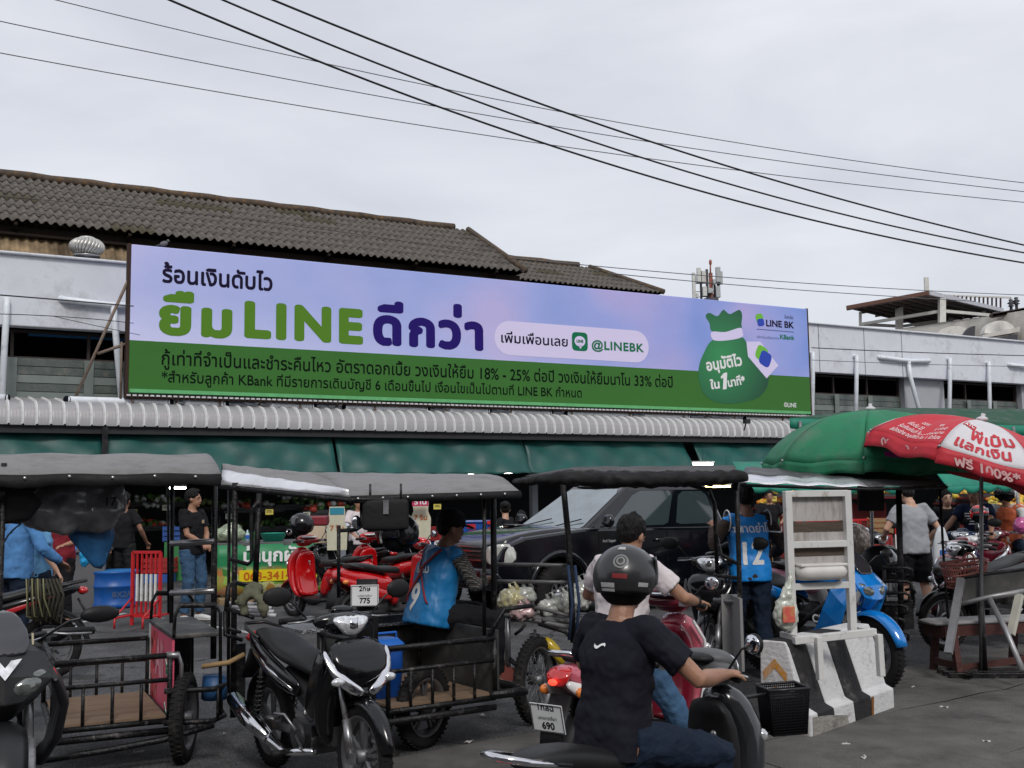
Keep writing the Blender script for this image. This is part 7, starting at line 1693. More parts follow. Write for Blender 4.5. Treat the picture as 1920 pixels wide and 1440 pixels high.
ph = thing('jute_bag', 'clear plastic bag with brown packages on the pink scooter', 'bag', at(1600, 1015, 11.9), 0); q = MB(); q.ell((0, 0, 0), (.19, .14, .2)); obj('bag', q, mat('brown_clear_bag', (.5, .40, .33), .3, coat=.4, var=.4, vs=7), ph, remesh=.015, disp=.07, dscale=.05)

# ================================================================== PEOPLE
DENIM = mat('blue_denim', (.045, .095, .17), .85, var=.35, vs=4, bump=.3, bs=120); DENIMD = mat('dark_denim', (.012, .02, .038), .85, var=.3, vs=5, bump=.3, bs=120); DENIML = mat('light_denim', (.10, .16, .26), .85, var=.35, vs=3, bump=.3, bs=120)
TBLK = mat('black_cotton', (.012, .012, .014), .85, var=.2, vs=6); TNAVY = mat('near_black_cotton', (.012, .012, .019), .85, var=.25, vs=5); TWHT = mat('white_cotton', (.62, .56, .57), .85, var=.06); TGREY = mat('grey_cotton', (.30, .31, .33), .85, var=.08); TNV = mat('navy_cotton', (.012, .018, .05), .85, var=.15)
VESTB = mat('bright_blue_vest', (.008, .25, .72), .5, var=.12, vs=4); VESTB2 = mat('blue_vest', (.006, .17, .42), .5, var=.15, vs=4)
def plaid(name, c1_, c2_, sc_=22):
    m = mat(name, c1_, .85, var=0); n = m.node_tree.nodes; l = m.node_tree.links; p = n['Principled BSDF']; t = n.new('ShaderNodeTexCoord'); last = None
    base = n.new('ShaderNodeMix'); base.data_type = 'RGBA'; base.inputs['A'].default_value = (*c1_, 1); base.inputs['B'].default_value = (*c2_, 1)
    a = n.new('ShaderNodeTexWave'); a.inputs['Scale'].default_value = sc_; a.bands_direction = 'Z'; b = n.new('ShaderNodeTexWave'); b.inputs['Scale'].default_value = sc_; b.bands_direction = 'DIAGONAL'
    for w_ in (a, b): l.new(t.outputs['Object'], w_.inputs['Vector'])
    ad = n.new('ShaderNodeMath'); ad.operation = 'MULTIPLY'; l.new(a.outputs['Fac'], ad.inputs[0]); l.new(b.outputs['Fac'], ad.inputs[1]); l.new(ad.outputs[0], base.inputs['Factor']); l.new(base.outputs['Result'], p.inputs['Base Color']); return m
PLAIDG = plaid('grey_plaid', (.03, .03, .03), (.24, .22, .2)); PLAIDB = plaid('brown_plaid', (.022, .018, .018), (.12, .085, .07))
WSHOE = (mat('white_shoe', (.6, .6, .6), .6), 'shoe', mat('shoe_sole', (.5, .48, .42), .7)); BSHOE = (mat('black_shoe', (.02, .02, .02), .6), 'shoe', mat('dark_sole', (.04, .04, .04), .8)); SAND = (mat('brown_sandal', (.06, .03, .02), .8), 'sandal')
def gnd(px, py): g_ = ground(px, py); return (g_.x, g_.y, 0)
def dst(px, d): p = at(px, 1000, d); return (p.x, p.y, 0)
def ride(**k): return k
# foreground rider
fm = Vector(FM.translation)
r1, i1 = person('man in near black tee and matt black helmet riding the dark foreground scooter', (fm.x, fm.y, -.17), fyaw, [(.135, .262, 1.045), (.135, -.262, 1.045)], [(.14, .15, .36, 8), (.14, -.15, .36, -8)], pelvis=(-.26, 0, .82), lean=7, twist=0, head=(6, 8, 0), h=1.60, waist=1.0,
    skin=SKIN, top=TNAVY, bottom=DENIMD, shoes=BSHOE, hair='helmet', elbow=[(-.3, .8, -.7), (-.3, -.8, -.7)], knee=[(.5, .5, .9), (.5, -.5, .9)], curl=1.5, voxel=.0065)
hc1 = r1.matrix_basis @ i1['hc']
HM = mat('matt_black_helmet', (.020, .020, .021), .33, var=.25, vs=6, coat=.3)
hel = helmet('helmet', 'matt black open helmet with round emblem worn by the foreground rider', hc1+Vector((0, 0, .015)), .126, HM, (0, 6, math.degrees(fyaw)+6), visor=True)
q = MB(); ER = .126
def hfn(a, b, off=.004): # a azimuth deg (180 = back), b polar deg
    a, b = R(a), R(b); k_ = 1+off/ER+.02; return Vector((ER*1.08*k_*math.sin(b)*math.cos(a), ER*.94*k_*math.sin(b)*math.sin(a), ER*k_*math.cos(b)+.01))
def hsticker(nm, m, pts_fn, k=0):
    q = MB(); q.add([hfn(*p) for p in pts_fn], [tuple(range(len(pts_fn)))], True); return obj(nm, q, m, hel, recalc=False)
for rr_, m_, of in ((13, mat('sticker_grey', (.20, .20, .20), .5, var=0), .010), (10, HM, .011), (7.5, mat('sticker_grey', (.20, .20, .20), .5, var=0), .012), (4.5, HM, .013)):
    q = MB(); c_ = hfn(209, 62, of); q.add([hfn(209+rr_*1.15*math.cos(t_), 62+rr_*math.sin(t_), of) for t_ in [2*math.pi*i/24 for i in range(24)]]+[c_], [(i, (i+1) % 24, 24) for i in range(24)], False); obj('emblem', q, m_, hel)
SL = mat('sticker_silver', (.38, .38, .38), .4, var=.1)
def band(a0, a1, b0_, b1_, m_, of=.009):
    q = MB(); q.grid(lambda u, v: tuple(hfn(a0+(a1-a0)*u, b0_+(b1_-b0_)*v, of)), 8, 4); obj('sticker', q, m_, hel)
band(172, 200, 100, 108, SL); band(172, 200, 110, 115, SL); band(242, 262, 97, 104, SL); band(192, 216, 27, 36, SL); band(196, 222, 84, 92, mat('sticker_red', (.22, .015, .02), .5, var=.3))
# helmet strap line and collar print
shirt1 = [c for c in r1.children if c.name.startswith('shirt')][0]
q = MB(); nb_ = i1['neck']; q.grid(lambda u, v: (nb_.x-.14, .03-.06*u, nb_.z-.085-.014*v-.01*math.sin(u*6)), 8, 2); print_on(shirt1, r1, 'collar_print', q, WHITEINK, off=.006)
# white shirt rider
pm = (PK_R+PK_F)/2; pyaw = math.atan2((PK_F-PK_R).y, (PK_F-PK_R).x)
r2, i2 = person('man in pinkish white tee and jeans riding the pink scooter, head bowed', (pm.x, pm.y, -.1), pyaw, [(.17, .29, 1.045), (.17, -.30, 1.045)], [(.16, .14, .36, 5), (.06, -.36, .05, -10)], pelvis=(-.26, 0, .84), lean=10, head=(-5, 24, 0), h=1.70,
    top=TWHT, bottom=DENIM, shoes=SAND, hair='messy', elbow=[(-.3, .8, -.7), (-.3, -.8, -.6)], knee=[(.5, .5, .9), (.6, -.6, .7)], curl=1.0, voxel=.009)
q = MB(); wv = i2['wr'][1]; q.lathe([(.031, -.014), (.036, -.012), (.036, .012), (.031, .014)], n=16); w_o = obj('watch', q, BLACKPLA, r2); w_o.location = wv-(i2['wr'][1]-i2['el'][1]).normalized()*.03; w_o.rotation_euler = (i2['wr'][1]-i2['el'][1]).to_track_quat('Z', 'Y').to_euler()
# man in vest 12
p12 = gnd(1413, 1272)
r3, i3 = person('man with his back turned in bright blue vest number 12 and plaid sleeves', p12, R(100), [(.22, .24, 1.30), (.20, -.30, 1.05)], [(.05, .12, .085, 10), (-.12, -.10, .085, -12)], pelvis=(0, 0, .92), lean=2, head=(12, 12, 0), h=1.68,
    skin=SKIND, top=PLAIDB, top_style='long', bottom=DENIMD, shoes=BSHOE, vest=VESTB, elbow=[(-.3, .5, -.8), (-.5, -.5, -.6)], curl=.9, voxel=.012)
def back_print(root, info, items, m=WHITEINK, back=-.30, tw=0):
    v_ = [c for c in root.children if c.name.startswith('vest')][0]; nk = info['neck']
    for s, dy, dz, size, bd, sx in items:
        # lettering on the back: reads left to right when seen from behind (from +y to -y)
        q = text_mb(s, size, bd, fn=lambda x, y: (back+nk.x*0+nk.x, nk.y+dy-x, nk.z+dz+y), align='c', rows=40, sx=sx)
        o_ = obj('lettering', q, m, v_); w_ = o_.modifiers.new('w', 'SHRINKWRAP'); w_.target = v_; w_.wrap_method = 'PROJECT'; w_.use_project_x = True; w_.use_positive_direction = True; w_.use_negative_direction = False; w_.offset = .004
back_print(r3, i3, [('ตลาดย่าโม', 0, -.15, .095, .02, 1.0), ('12', .01, -.42, .27, .03, .85)])
v3 = [c for c in r3.children if c.name.startswith('vest')][0]
q = MB()
for i, sg in enumerate((1, -1)):
    s_ = i3['sh'][i]; 
    pts = [s_+Vector((.0+.085*math.sin(a), -sg*.0+sg*.025, .095*math.cos(a)-.01)) for a in [2*math.pi*k_/16 for k_ in range(16)]]; q.tube(pts, .006, 5, closed=True)
obj('armhole_piping', q, WHITEINK, v3)
# seated man
ps = at(806, 1150, 7.85)
r4, i4 = person('barefoot man in dark cap and blue vest with red strap sitting on the cart', (ps.x, ps.y, ps.z-.10), R(38), [(.42, .10, .30), (.40, -.12, .32)], [(.40, -.10, -.30, -25, -25), (.36, -.30, -.34, -40, -35)], pelvis=(0, 0, .10), lean=14, head=(-22, 12, 0), h=1.64,
    skin=SKIND, top=PLAIDG, top_style='long', bottom=TBLK, vest=VESTB2, elbow=[(-.3, .6, -.8), (-.3, -.7, -.7)], knee=[(.7, -.1, 1), (.7, -.5, 1)], curl=.8, waist=1.12, hair='short')
back_print(r4, i4, [('ย่าโม', 0, -.17, .08, .015, 1.0), ('9', .02, -.42, .25, .03, .85)], back=-.4)
v4 = [c for c in r4.children if c.name.startswith('vest')][0]
q = MB(); nk = i4['neck']; wv_ = i4['P']
for sg in (1, -1):
    q.grid(lambda u, v, sg=sg: (nk.x-.36, sg*(.10-.24*u)+.02*v, nk.z-.02-.36*u+.012*v), 18, 2)
o_ = obj('red_strap', q, mat('red_strap', (.28, .02, .03), .7), v4); w_ = o_.modifiers.new('w', 'SHRINKWRAP'); w_.target = v4; w_.wrap_method = 'PROJECT'; w_.use_project_x = True; w_.use_positive_direction = True; w_.use_negative_direction = False; w_.offset = .006; sm_ = o_.modifiers.new('s', 'SOLIDIFY'); sm_.thickness = .006
q = MB(); q.lathe([(.105, 0), (.108, .03), (.098, .075), (.06, .105), (0, .115)], n=24); q.sweep([(.07, 0, .01), (.13, 0, .012), (.175, 0, .0)], [(.085, .008), (.08, .008), (.05, .006)]); cap = obj('cap', q, TBLK, r4, sub=1); cap.location = i4['hc']+i4['Mh'] @ Vector((-.008, 0, .028)); cap.rotation_euler = i4['Mh'].to_euler()
# young man in black tee
g5 = gnd(358, 1163)
r5, i5 = person('young man in black tee and blue jeans standing in profile beside the red barrier', g5, R(-28), [(.22, .03, 1.02), (.235, -.02, 1.0)], [(.02, .12, .08, 12), (-.02, -.12, .08, -18)], pelvis=(0, 0, .95), lean=-1, head=(24, 0, 0), h=1.74,
    skin=SKIN, top=TBLK, bottom=DENIM, bottom_style='loose', shoes=WSHOE, elbow=[(-.5, .9, -.3), (-.5, -.9, -.3)], curl=.9, voxel=.0095)
q = MB(); q.box((0, 0, 0), (.01, .035, .045)); s5 = [c for c in r5.children if c.name.startswith('shirt')][0]; o_ = obj('chest_print', q, mat('tan_print', (.4, .3, .2), .6), s5); o_.location = i5['chest']+Vector((.13, .07, .02))
# grey tee man walking, bowed head
g6 = gnd(1722, 1175)
r6, i6 = person('man in grey tee and black shorts walking away with a plastic bag', g6, R(97), [(.26, .24, 1.06), (.15, -.24, .98)], [(.10, .09, .085, 4), (-.14, -.13, .10, -10, -16)], pelvis=(0, 0, .93), lean=4, head=(5, 30, 0), h=1.70,
    skin=SKINL, top=TGREY, bottom=TBLK, bottom_style='shorts', shoes=SAND, elbow=[(-.5, .6, -.5), (-.6, -.5, -.4)], curl=.9, waist=1.05)
pb_ = thing('plastic_bag', 'white plastic bag with blue print hanging from the grey shirt man hand', 'bag', at(1765, 1030, 12.6), 0); q = MB(); q.sweep([(0, 0, .28), (0, 0, .1), (0, 0, -.15), (0, 0, -.27)], [(.02, .02), (.10, .05), (.11, .06), (.06, .03)], lat=(1, 0, 0)); obj('bag', q, mat('white_bag', (.6, .63, .66), .4), pb_, sub=1, disp=.05, dscale=.05)
q = MB(); q.box((0, -.05, -.05), (.07, .02, .09)); obj('print', q, mat('blue_label', (.03, .12, .45), .4), pb_)
# navy tee rider and others behind
nv = navb.matrix_basis
def on_bike(b, label, top, skin=SKIN, hair='short', lean=5, head=(0, 0, 0), h=1.7, **kw):
    l_ = b.matrix_basis.translation; return person(label, (l_.x, l_.y, l_.z), b.rotation_euler[2], [(.17, .31, 1.02), (.17, -.31, 1.02)], [(-.0, .22, .30, 5), (.0, -.22, .30, -5)], pelvis=(-.3, 0, .88), lean=lean, head=head, h=h, skin=skin, top=top, bottom=DENIMD, shoes=BSHOE, hair=hair, elbow=[(-.3, .8, -.7), (-.3, -.8, -.7)], knee=[(.5, .5, .9), (.5, -.5, .9)], curl=1.1, **kw)
r7, i7 = on_bike(navb, 'smiling man in navy tee with striped print on the dark blue motorbike', TNV, head=(0, 4, 0), h=1.74, voxel=.0095)
s7 = [c for c in r7.children if c.name.startswith('shirt')][0]
q = MB(); c7 = i7['chest']
for i in range(5): q.grid(lambda u, v, i=i: (c7.x+.3, .13-.25*u if i > 2 else -.0-.12*u, c7.z+.06-.035*i-.014*v), 8, 1)
q.grid(lambda u, v: (c7.x+.3, .13-.11*u, c7.z+.06-.08*v), 6, 4)
o_ = obj('flag_print', q, WHITEINK, s7); w_ = o_.modifiers.new('w', 'SHRINKWRAP'); w_.target = s7; w_.wrap_method = 'PROJECT'; w_.use_project_x = True; w_.use_negative_direction = True; w_.use_positive_direction = False; w_.offset = .004
g8 = dst(1778, 15.8); person('woman with bare shoulders looking out from behind the smiling man', g8, R(-95), [(.1, .3, .9), (.1, -.3, .9)], [(0, .1, .08), (0, -.1, .08)], h=1.6, pelvis=(0, 0, .86), skin=SKINL, top=TBLK, bottom=TBLK, hair='tail', voxel=.014)
# denim shirt man and neighbour at left
g9 = dst(28, 11.0); r9, i9 = person('man in blue denim shirt with a dark sling strap leaning forward at the left edge', (g9[0], g9[1], 0), R(60), [(.35, .28, .95), (.3, -.32, 1.0)], [(.05, .12, .08), (-.05, -.12, .08)], pelvis=(0, 0, .93), lean=8, head=(-10, 24, 0), h=1.70, skin=SKIND, top=mat('denim_shirt', (.075, .20, .42), .8, var=.25, vs=6), top_style='long', bottom=DENIMD, shoes=BSHOE, waist=1.15, voxel=.012)
q = MB(); n9 = i9['neck']; q.grid(lambda u, v: (n9.x-.5, -.11+.30*u, n9.z-.0-.42*u+.035*v), 16, 2); s9 = [c for c in r9.children if c.name.startswith('shirt')][0]
o_ = obj('sling_strap', q, TBLK, s9); w_ = o_.modifiers.new('w', 'SHRINKWRAP'); w_.target = s9; w_.wrap_method = 'PROJECT'; w_.use_project_x = True; w_.use_positive_direction = True; w_.use_negative_direction = False; w_.offset = .008
g10 = dst(76, 11.8); person('person in pale blue tee standing behind the denim shirt man', (g10[0], g10[1], 0), R(35), [(.15, .28, .9), (.12, -.30, .86)], [(0, .1, .08), (0, -.1, .08)], h=1.62, pelvis=(0, 0, .88), skin=SKINL, top=mat('pale_blue_cotton', (.14, .33, .55), .8), bottom=DENIMD, shoes=BSHOE, voxel=.014, head=(0, 10, 0))
g11 = dst(202, 17.5); person('man in grey shirt and olive trousers browsing in the dark market', (g11[0], g11[1], 0), R(70), [(.2, .25, 1.0), (.25, -.2, 1.05)], [(0, .12, .08), (-.05, -.12, .08)], h=1.74, pelvis=(0, 0, .95), skin=SKIND, top=mat('grey_shirt', (.16, .15, .17), .8), bottom=mat('olive_cloth', (.05, .045, .035), .9), bottom_style='loose', shoes=BSHOE, voxel=.014, head=(10, 18, 0), waist=1.1)
g12 = dst(232, 17.2); person('man in black shirt standing beside the grey shirt man in the dark market', (g12[0], g12[1], 0), R(80), [(.1, .28, .9), (.15, -.30, .95)], [(0, .12, .08), (-.05, -.12, .08)], h=1.72, pelvis=(0, 0, .94), skin=SKIND, top=TBLK, bottom=mat('black_trousers', (.02, .02, .02), .9), shoes=BSHOE, voxel=.014)
g13 = dst(948, 16.5); person('woman in black top with her hair in a bun, beyond the pickup bonnet', (g13[0], g13[1], 0), R(150), [(.25, .2, 1.0), (.25, -.2, 1.0)], [(0, .1, .08), (0, -.1, .08)], h=1.56, pelvis=(0, 0, .80), skin=SKINL, top=TBLK, bottom=TBLK, hair='bun', voxel=.014, head=(-60, 12, 0), shoes=BSHOE)
g14 = dst(978, 16.2); person('child with dark hair in lavender top beside the woman in black', (g14[0], g14[1], 0), R(110), [(.1, .2, .8), (.1, -.2, .8)], [(0, .1, .08), (0, -.1, .08)], h=1.38, pelvis=(0, 0, .74), skin=SKIN, top=mat('lavender', (.45, .35, .55), .8), bottom=TBLK, voxel=.014, shoes=BSHOE)
ob_ = bike('motorbike', 'dark motorbike of the person in the orange vest at the far right', gp(1900, 15.3), gp(1862, 14.6), 'underbone', dict(body=MAR))
r15, i15 = on_bike(ob_, 'person in orange vest with puffy white sleeves riding at the far right', mat('white_puffy', (.6, .6, .6), .7), hair='helmet', top_style='long', vest=mat('orange_vest', (.60, .13, .05), .6), lean=10)
helmet('helmet', 'white and purple helmet worn by the person in the orange vest', r15.matrix_basis @ i15['hc']+Vector((0, 0, .02)), .145, WHB, (0, 0, math.degrees(r15.rotation_euler[2])), accent=mat('purple_decal', (.15, .05, .4), .4, var=0))
pk = thing('backpack', 'shiny pink bag beside the orange vest at the right edge', 'bag', at(1915, 985, 14.0), 0); q = MB(); q.ell((0, 0, 0), (.10, .1, .11)); obj('bag_body', q, mat('hot_pink', (.5, .1, .28), .25, coat=.6), pk, remesh=.015, disp=.05, dscale=.06)
for (px, d, lab, top, hh2) in ((672, 18.2, 'vendor in white shirt working behind the red scooters', TWHT, 1.6), (1272, 19.0, 'vendor with dark hair at the lit yellow fruit stall', mat('dull_blue', (.06, .09, .14), .8), 1.66), (1445, 20.5, 'shopper in dark clothes at the yellow fruit stall', TBLK, 1.6), (118, 14.2, 'person in dark red clothes behind the pale blue shirt', mat('dark_red_cloth', (.2, .02, .03), .8), 1.58)):
    g_ = dst(px, d); person(lab, (g_[0], g_[1], 0), R(random.choice((-100, -60, 150, 40))), [(.3, .2, 1.05), (.3, -.2, 1.0)], [(0, .1, .08), (0, -.1, .08)], h=hh2, pelvis=(0, 0, .9), skin=SKIN, top=top, bottom=TBLK, voxel=.016, shoes=BSHOE)

# ================================================================== MARKET INTERIOR: shelves, produce, lamps
rg = random.Random(11)
def produce(lab, c, w_, d_, h_, cols, r_=.05, n=40, rz=0, name='produce_heap'):
    t = thing(name, lab, 'produce', c, rz)
    q = MB()
    for i in range(n):
        x, y = rg.uniform(-1, 1), rg.uniform(-1, 1); z = (1-max(abs(x), abs(y))**1.5)*h_*rg.uniform(.6, 1)
        k_ = rg.randrange(len(cols)); q.ell((x*w_/2, y*d_/2, z), (r_*rg.uniform(.7, 1.4), r_*rg.uniform(.7, 1.4), r_*rg.uniform(.6, 1.2)), n=8, k=k_)
    stuff(obj('pieces', q, cols, t)); q = MB(); q.box((0, 0, -.04), (w_*1.08, d_*1.08, .07)); obj('tray', q, mat('tray_dark', (.04, .04, .045), .7), t); return t
VG = [mat('leaf_green', (.05, .13, .02), .6, var=.3), mat('cabbage', (.24, .32, .12), .6, var=.2), mat('dark_leaf', (.02, .06, .015), .6)]
VY = [mat('mango_yellow', (.62, .36, .02), .45), mat('orange_fruit', (.6, .2, .02), .45), mat('banana', (.6, .45, .05), .5)]
VP = [mat('bagged_pale', (.4, .42, .4), .3, var=.3), mat('leaf_green', (0, 0, 0)), mat('tomato', (.35, .04, .02), .4)]
k = 0
places = [(470, 950, 'left side behind the pale post'), (560, 945, 'behind the orange flashed helmet'), (440, 990, 'over the green bag'), (260, 985, 'right of the black shirt man'), (290, 940, 'upper shelf left of the young man'), (385, 950, 'behind the young man head'), (620, 955, 'beside the milk bottle board'), (520, 985, 'beside the turquoise basin')]
for i, (px, py, wh) in enumerate(places):
    d = 23.6+.5*(i % 3); c = at(px, py, d); produce('heap of green vegetables on a market rack, '+wh, c, 1.1, .5, .14, VG if i % 3 else VP, .07, 46, rz=ang)
    rk = thing('market_rack', 'dark market rack carrying vegetables, '+wh, 'rack', (c.x, c.y, 0), ang); q = MB(); q.box((0, .0, c.z-.10), (1.3, .6, .04)); obj('shelf', q, DARKMET, rk)
    for sx_2 in (-.6, .6): q = MB(); q.box((sx_2, .25, c.z/2), (.04, .04, c.z-.2)); obj('leg', q, DARKMET, rk)
for i, (px, py, wh) in enumerate(((1262, 945, 'left of the lit lamp'), (1300, 950, 'under the warm lamp'), (1455, 945, 'right of the man in vest 12'), (1475, 925, 'upper row beside the white sign frame'), (1640, 925, 'under the silver roof'), (1800, 935, 'behind the smiling man'), (1845, 925, 'right of the smiling man'), (1890, 940, 'below the white umbrella panel'), (1918, 955, 'at the right edge'), (1870, 965, 'low row behind the orange vest'))):
    d = 27.5-.6*i; c = at(px, py, d); produce('heap of yellow and orange fruit on the stall, '+wh, c, .8, .5, .22, VY, .06, 60, rz=.3)
    rk = thing('market_rack', 'fruit stall rack with yellow fruit, '+wh, 'rack', (c.x, c.y, 0), .3); q = MB(); q.box((0, .0, c.z-.10), (.95, .6, .04)); q.box((0, .27, c.z/2-.1), (.95, .03, c.z-.25)); obj('shelf', q, mat('stall_red_cloth', (.12, .02, .02), .8), rk)
LAMP = mat('lit_tube', (1, .97, .9), emis=14); LAMPW = mat('lit_warm_tube', (1, .72, .3), emis=12)
lamps = [(332, 915, 22.5, .35, LAMP, 'round lit lamp above the young man'), (757, 888, 25.0, .55, LAMP, 'lit tube lamp above the hanging bag, left one'), (880, 888, 25.5, .6, LAMP, 'lit tube lamp beneath the tarpaulin, middle one'), (945, 886, 25.5, .45, LAMP, 'lit tube lamp near the right end of the grey canopy'), (1318, 870, 26.0, .6, LAMP, 'lit tube lamp beside the askew tarpaulin'), (1352, 912, 24.0, .5, LAMPW, 'warm lit tube lamp over the yellow fruit'), (1328, 909, 19.5, .1, LAMPW, 'small warm bulb left of the warm tube'), (1362, 886, 26, .25, LAMP, 'lit tube lamp right of the askew tarpaulin')]
for px, py, d, w_, m_, lab in lamps:
    c = at(px, py, d); t = thing('tube_lamp', lab, 'lamp', c, ang); q = MB(); q.tube([(-w_/2, 0, 0), (w_/2, 0, 0)], .022 if w_ > .12 else .04, 8); obj('tube', q, m_, t); q = MB(); q.box((0, 0, .05), (w_*1.1, .06, .03)); obj('housing', q, WHITEP, t); q = MB(); q.tube([(0, 0, .06), (0, 0, .4)], .004, 4); obj('cord', q, INK, t)
CR_ = [mat('crate_red', (.3, .02, .02), .6), mat('crate_blue', (.02, .08, .3), .6), mat('crate_green', (.03, .18, .05), .6), mat('crate_wood', (.3, .2, .1), .8)]
for i, (px, py, d, wh) in enumerate(((300, 1060, 21.5, 'on the dark floor right of the red barrier'), (335, 1000, 22, 'behind the young man left arm'), (450, 1010, 22.5, 'behind the green bag on the stall'), (560, 1050, 21, 'behind the red scooter seat'), (830, 1000, 22, 'behind the seated man head'), (1290, 985, 24, 'below the yellow fruit left of the lamp'), (1440, 985, 24, 'below the fruit beside the man in vest 12'), (1650, 985, 22, 'left of the grey shirt man'), (1860, 1000, 20, 'behind the rider in orange'), (1900, 985, 19, 'at the right edge behind the pink bag'))):
    c = at(px, py, d); t = thing('crate', ('red', 'blue', 'green', 'wooden')[i % 4]+' slatted market crate '+wh, 'crate', c, .2*i); q = MB()
    for z in (-.1, 0, .1):
        for sy in (-1, 1): q.box((0, sy*.2, z), (.56, .02, .07)); q.box((sy*.28, 0, z), (.02, .4, .07))
    for sx3 in (-1, 1):
        for sy in (-1, 1): q.box((sx3*.27, sy*.19, 0), (.03, .03, .3))
    q.box((0, 0, -.13), (.56, .4, .02)); obj('crate_body', q, CR_[i % 4], t)
    q = MB(); q.box((0, 0, -.15-(c.z-.15)/2), (.5, .38, max(.02, c.z-.16))); obj('stack_below', q, CR_[(i+1) % 4], t)
for i, (px, py, d) in enumerate(((250, 960, 22), (312, 952, 22.5), (430, 968, 23), (505, 960, 22.5), (575, 965, 23), (640, 960, 23), (820, 950, 23), (1262, 935, 26), (1310, 940, 26), (1450, 935, 25), (1640, 940, 23), (1780, 960, 20), (1862, 945, 20), (1905, 950, 19))):
    q = MB(); q.box((0, 0, 0), (.16, .01, .11), k=0); q.box((0, -.007, 0), (.11, .002, .012), k=1); q.box((0, -.007, .03), (.09, .002, .01), k=1)
    o_ = obj('price_card', q, [mat('card_white', (.6, .6, .5), .7) if i % 3 else mat('card_yellow', (.6, .5, .1), .7), INK], None); o_.location = at(px, py, d); o_.rotation_euler = (0, 0, .4*math.sin(i)); tag(o_, 'small hand written price card stuck among the market goods', 'price card', 'price cards in the market')
# hanging plastic bags of goods in the dark stall
for i, (px, py) in enumerate(((268, 935), (285, 945), (300, 935), (525, 925), (545, 930), (555, 925), (1290, 1000))):
    c = at(px, py, 23.2); t = thing('goods_bag', 'clear bag of goods hanging in the dark vegetable stall', 'bag', c, 0, 'clear bags hanging in the dark stall')
    q = MB()
    for j in range(5): q.ell((rg.uniform(-.15, .15), rg.uniform(-.05, .05), rg.uniform(-.06, .06)), .05, n=8)
    obj('bags', q, mat('hanging_bag_clear', (.3, .32, .33), .2, coat=.7, var=.6, vs=25), t, remesh=.02, disp=.05, dscale=.03)
g_ = gp(1225, 17.5)

# ================================================================== WIRES
WIRE = mat('black_cable', (.015, .015, .018), .6, var=0); WIREG = mat('grey_cable', (.12, .12, .13), .6, var=0)
def wire(lab, pts, r_, m=WIRE, name='cable', grp='overhead cables'):
    """pts: three photo points with depths; a parabola through them in 3-D"""
    a, b, c = [at(*p) for p in pts]; q = MB(); P_ = []
    tb_ = ((b-a).length)/((b-a).length+(c-b).length); n = 30
    for i in range(n+1):
        t = i/n; l0 = (t-tb_)*(t-1)/((0-tb_)*(0-1)); l1 = (t-0)*(t-1)/((tb_-0)*(tb_-1)); l2 = (t-0)*(t-tb_)/((1-0)*(1-tb_)); P_.append(a*l0+b*l1+c*l2)
    q.tube(P_, r_, 6); return tag(obj(name, q, m), lab, 'cable', grp)
wire('heavy black cable crossing the sky, lowest of the three thick ones', ((180, -60, 9), (1000, 262, 11.6), (2100, 520, 15)), .012)
wire('heavy black cable crossing the sky, middle of the three thick ones', ((280, -60, 9), (1100, 262, 11.6), (2100, 503, 15)), .011)
wire('heavy black cable crossing the sky, highest of the three thick ones', ((370, -60, 9), (1100, 225, 11.6), (2100, 498, 15)), .012)
wire('thin grey wire crossing the sky, highest of the thin ones', ((-60, -42, 13), (880, 176, 15.5), (2000, 352, 18)), .007, WIREG)
wire('thin grey wire crossing the sky, second of the thin ones', ((-60, 27, 13), (900, 214, 15.5), (2000, 368, 18)), .007, WIREG)
wire('thin grey wire crossing the sky, lowest of the thin ones', ((-60, 88, 13), (900, 252, 15.5), (2000, 387, 18)), .007, WIREG)
wire('faint wire above the lower old roof, running right past the antennas', ((955, 483, 30), (1400, 523, 34), (2000, 556, 40)), .013, WIREG, grp='faint wires beyond the roofs')
wire('faint lower wire passing behind the billboard top and the antennas', ((1140, 512, 30), (1400, 536, 34), (1830, 565, 39)), .013, WIREG, grp='faint wires beyond the roofs')
wire('black cable along the parapet left of the billboard', ((-40, 550, 15), (110, 562, 16.4), (250, 574, 17.8)), .010, grp='cables along the facade')
wire('thin twisted cable low on the parapet left of the billboard', ((-40, 588, 15), (120, 594, 16.4), (250, 606, 17.8)), .006, grp='cables along the facade')
wire('slack thin cable drooping left of the billboard', ((100, 593, 16.2), (200, 615, 17.2), (262, 628, 17.8)), .005, grp='cables along the facade')
wire('dark cable along the parapet right of the billboard', ((1522, 652, 27), (1700, 660, 29), (1980, 668, 32)), .012, grp='cables along the facade')
wire('thin cable beneath it on the right hand wall', ((1522, 675, 27), (1700, 682, 29), (1980, 688, 32)), .008, WIREG, grp='cables along the facade')
wire('thin cable stretched across the old roof tiles', ((-40, 366, 20), (400, 405, 23), (900, 476, 27)), .006, grp='cables along the facade')

# ================================================================== FAR: ANTENNA MAST AND SHOPHOUSE ROOF
am = thing('antenna_mast', 'telecom mast with grey and white panel antennas beyond the billboard', 'antenna mast', gp(1328, 70), 0); WA = Matrix.Translation(am.location).inverted()
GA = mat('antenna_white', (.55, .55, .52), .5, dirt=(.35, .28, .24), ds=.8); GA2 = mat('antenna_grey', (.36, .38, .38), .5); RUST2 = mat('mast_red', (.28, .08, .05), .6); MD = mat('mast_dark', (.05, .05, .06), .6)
def pxb(x0_, x1_, y0_, y1_, d, m, nm, dep=.3):
    a = WA @ at(x0_, y1_, d); b = WA @ at(x1_, y0_, d); q = MB(); q.box(((a.x+b.x)/2, a.y, (a.z+b.z)/2), (abs(b.x-a.x), dep, abs(b.z-a.z))); return obj(nm, q, m, am, bevel=.03)
Z = lambda x, y: (1260+x*.0729, 480+y*.0729)
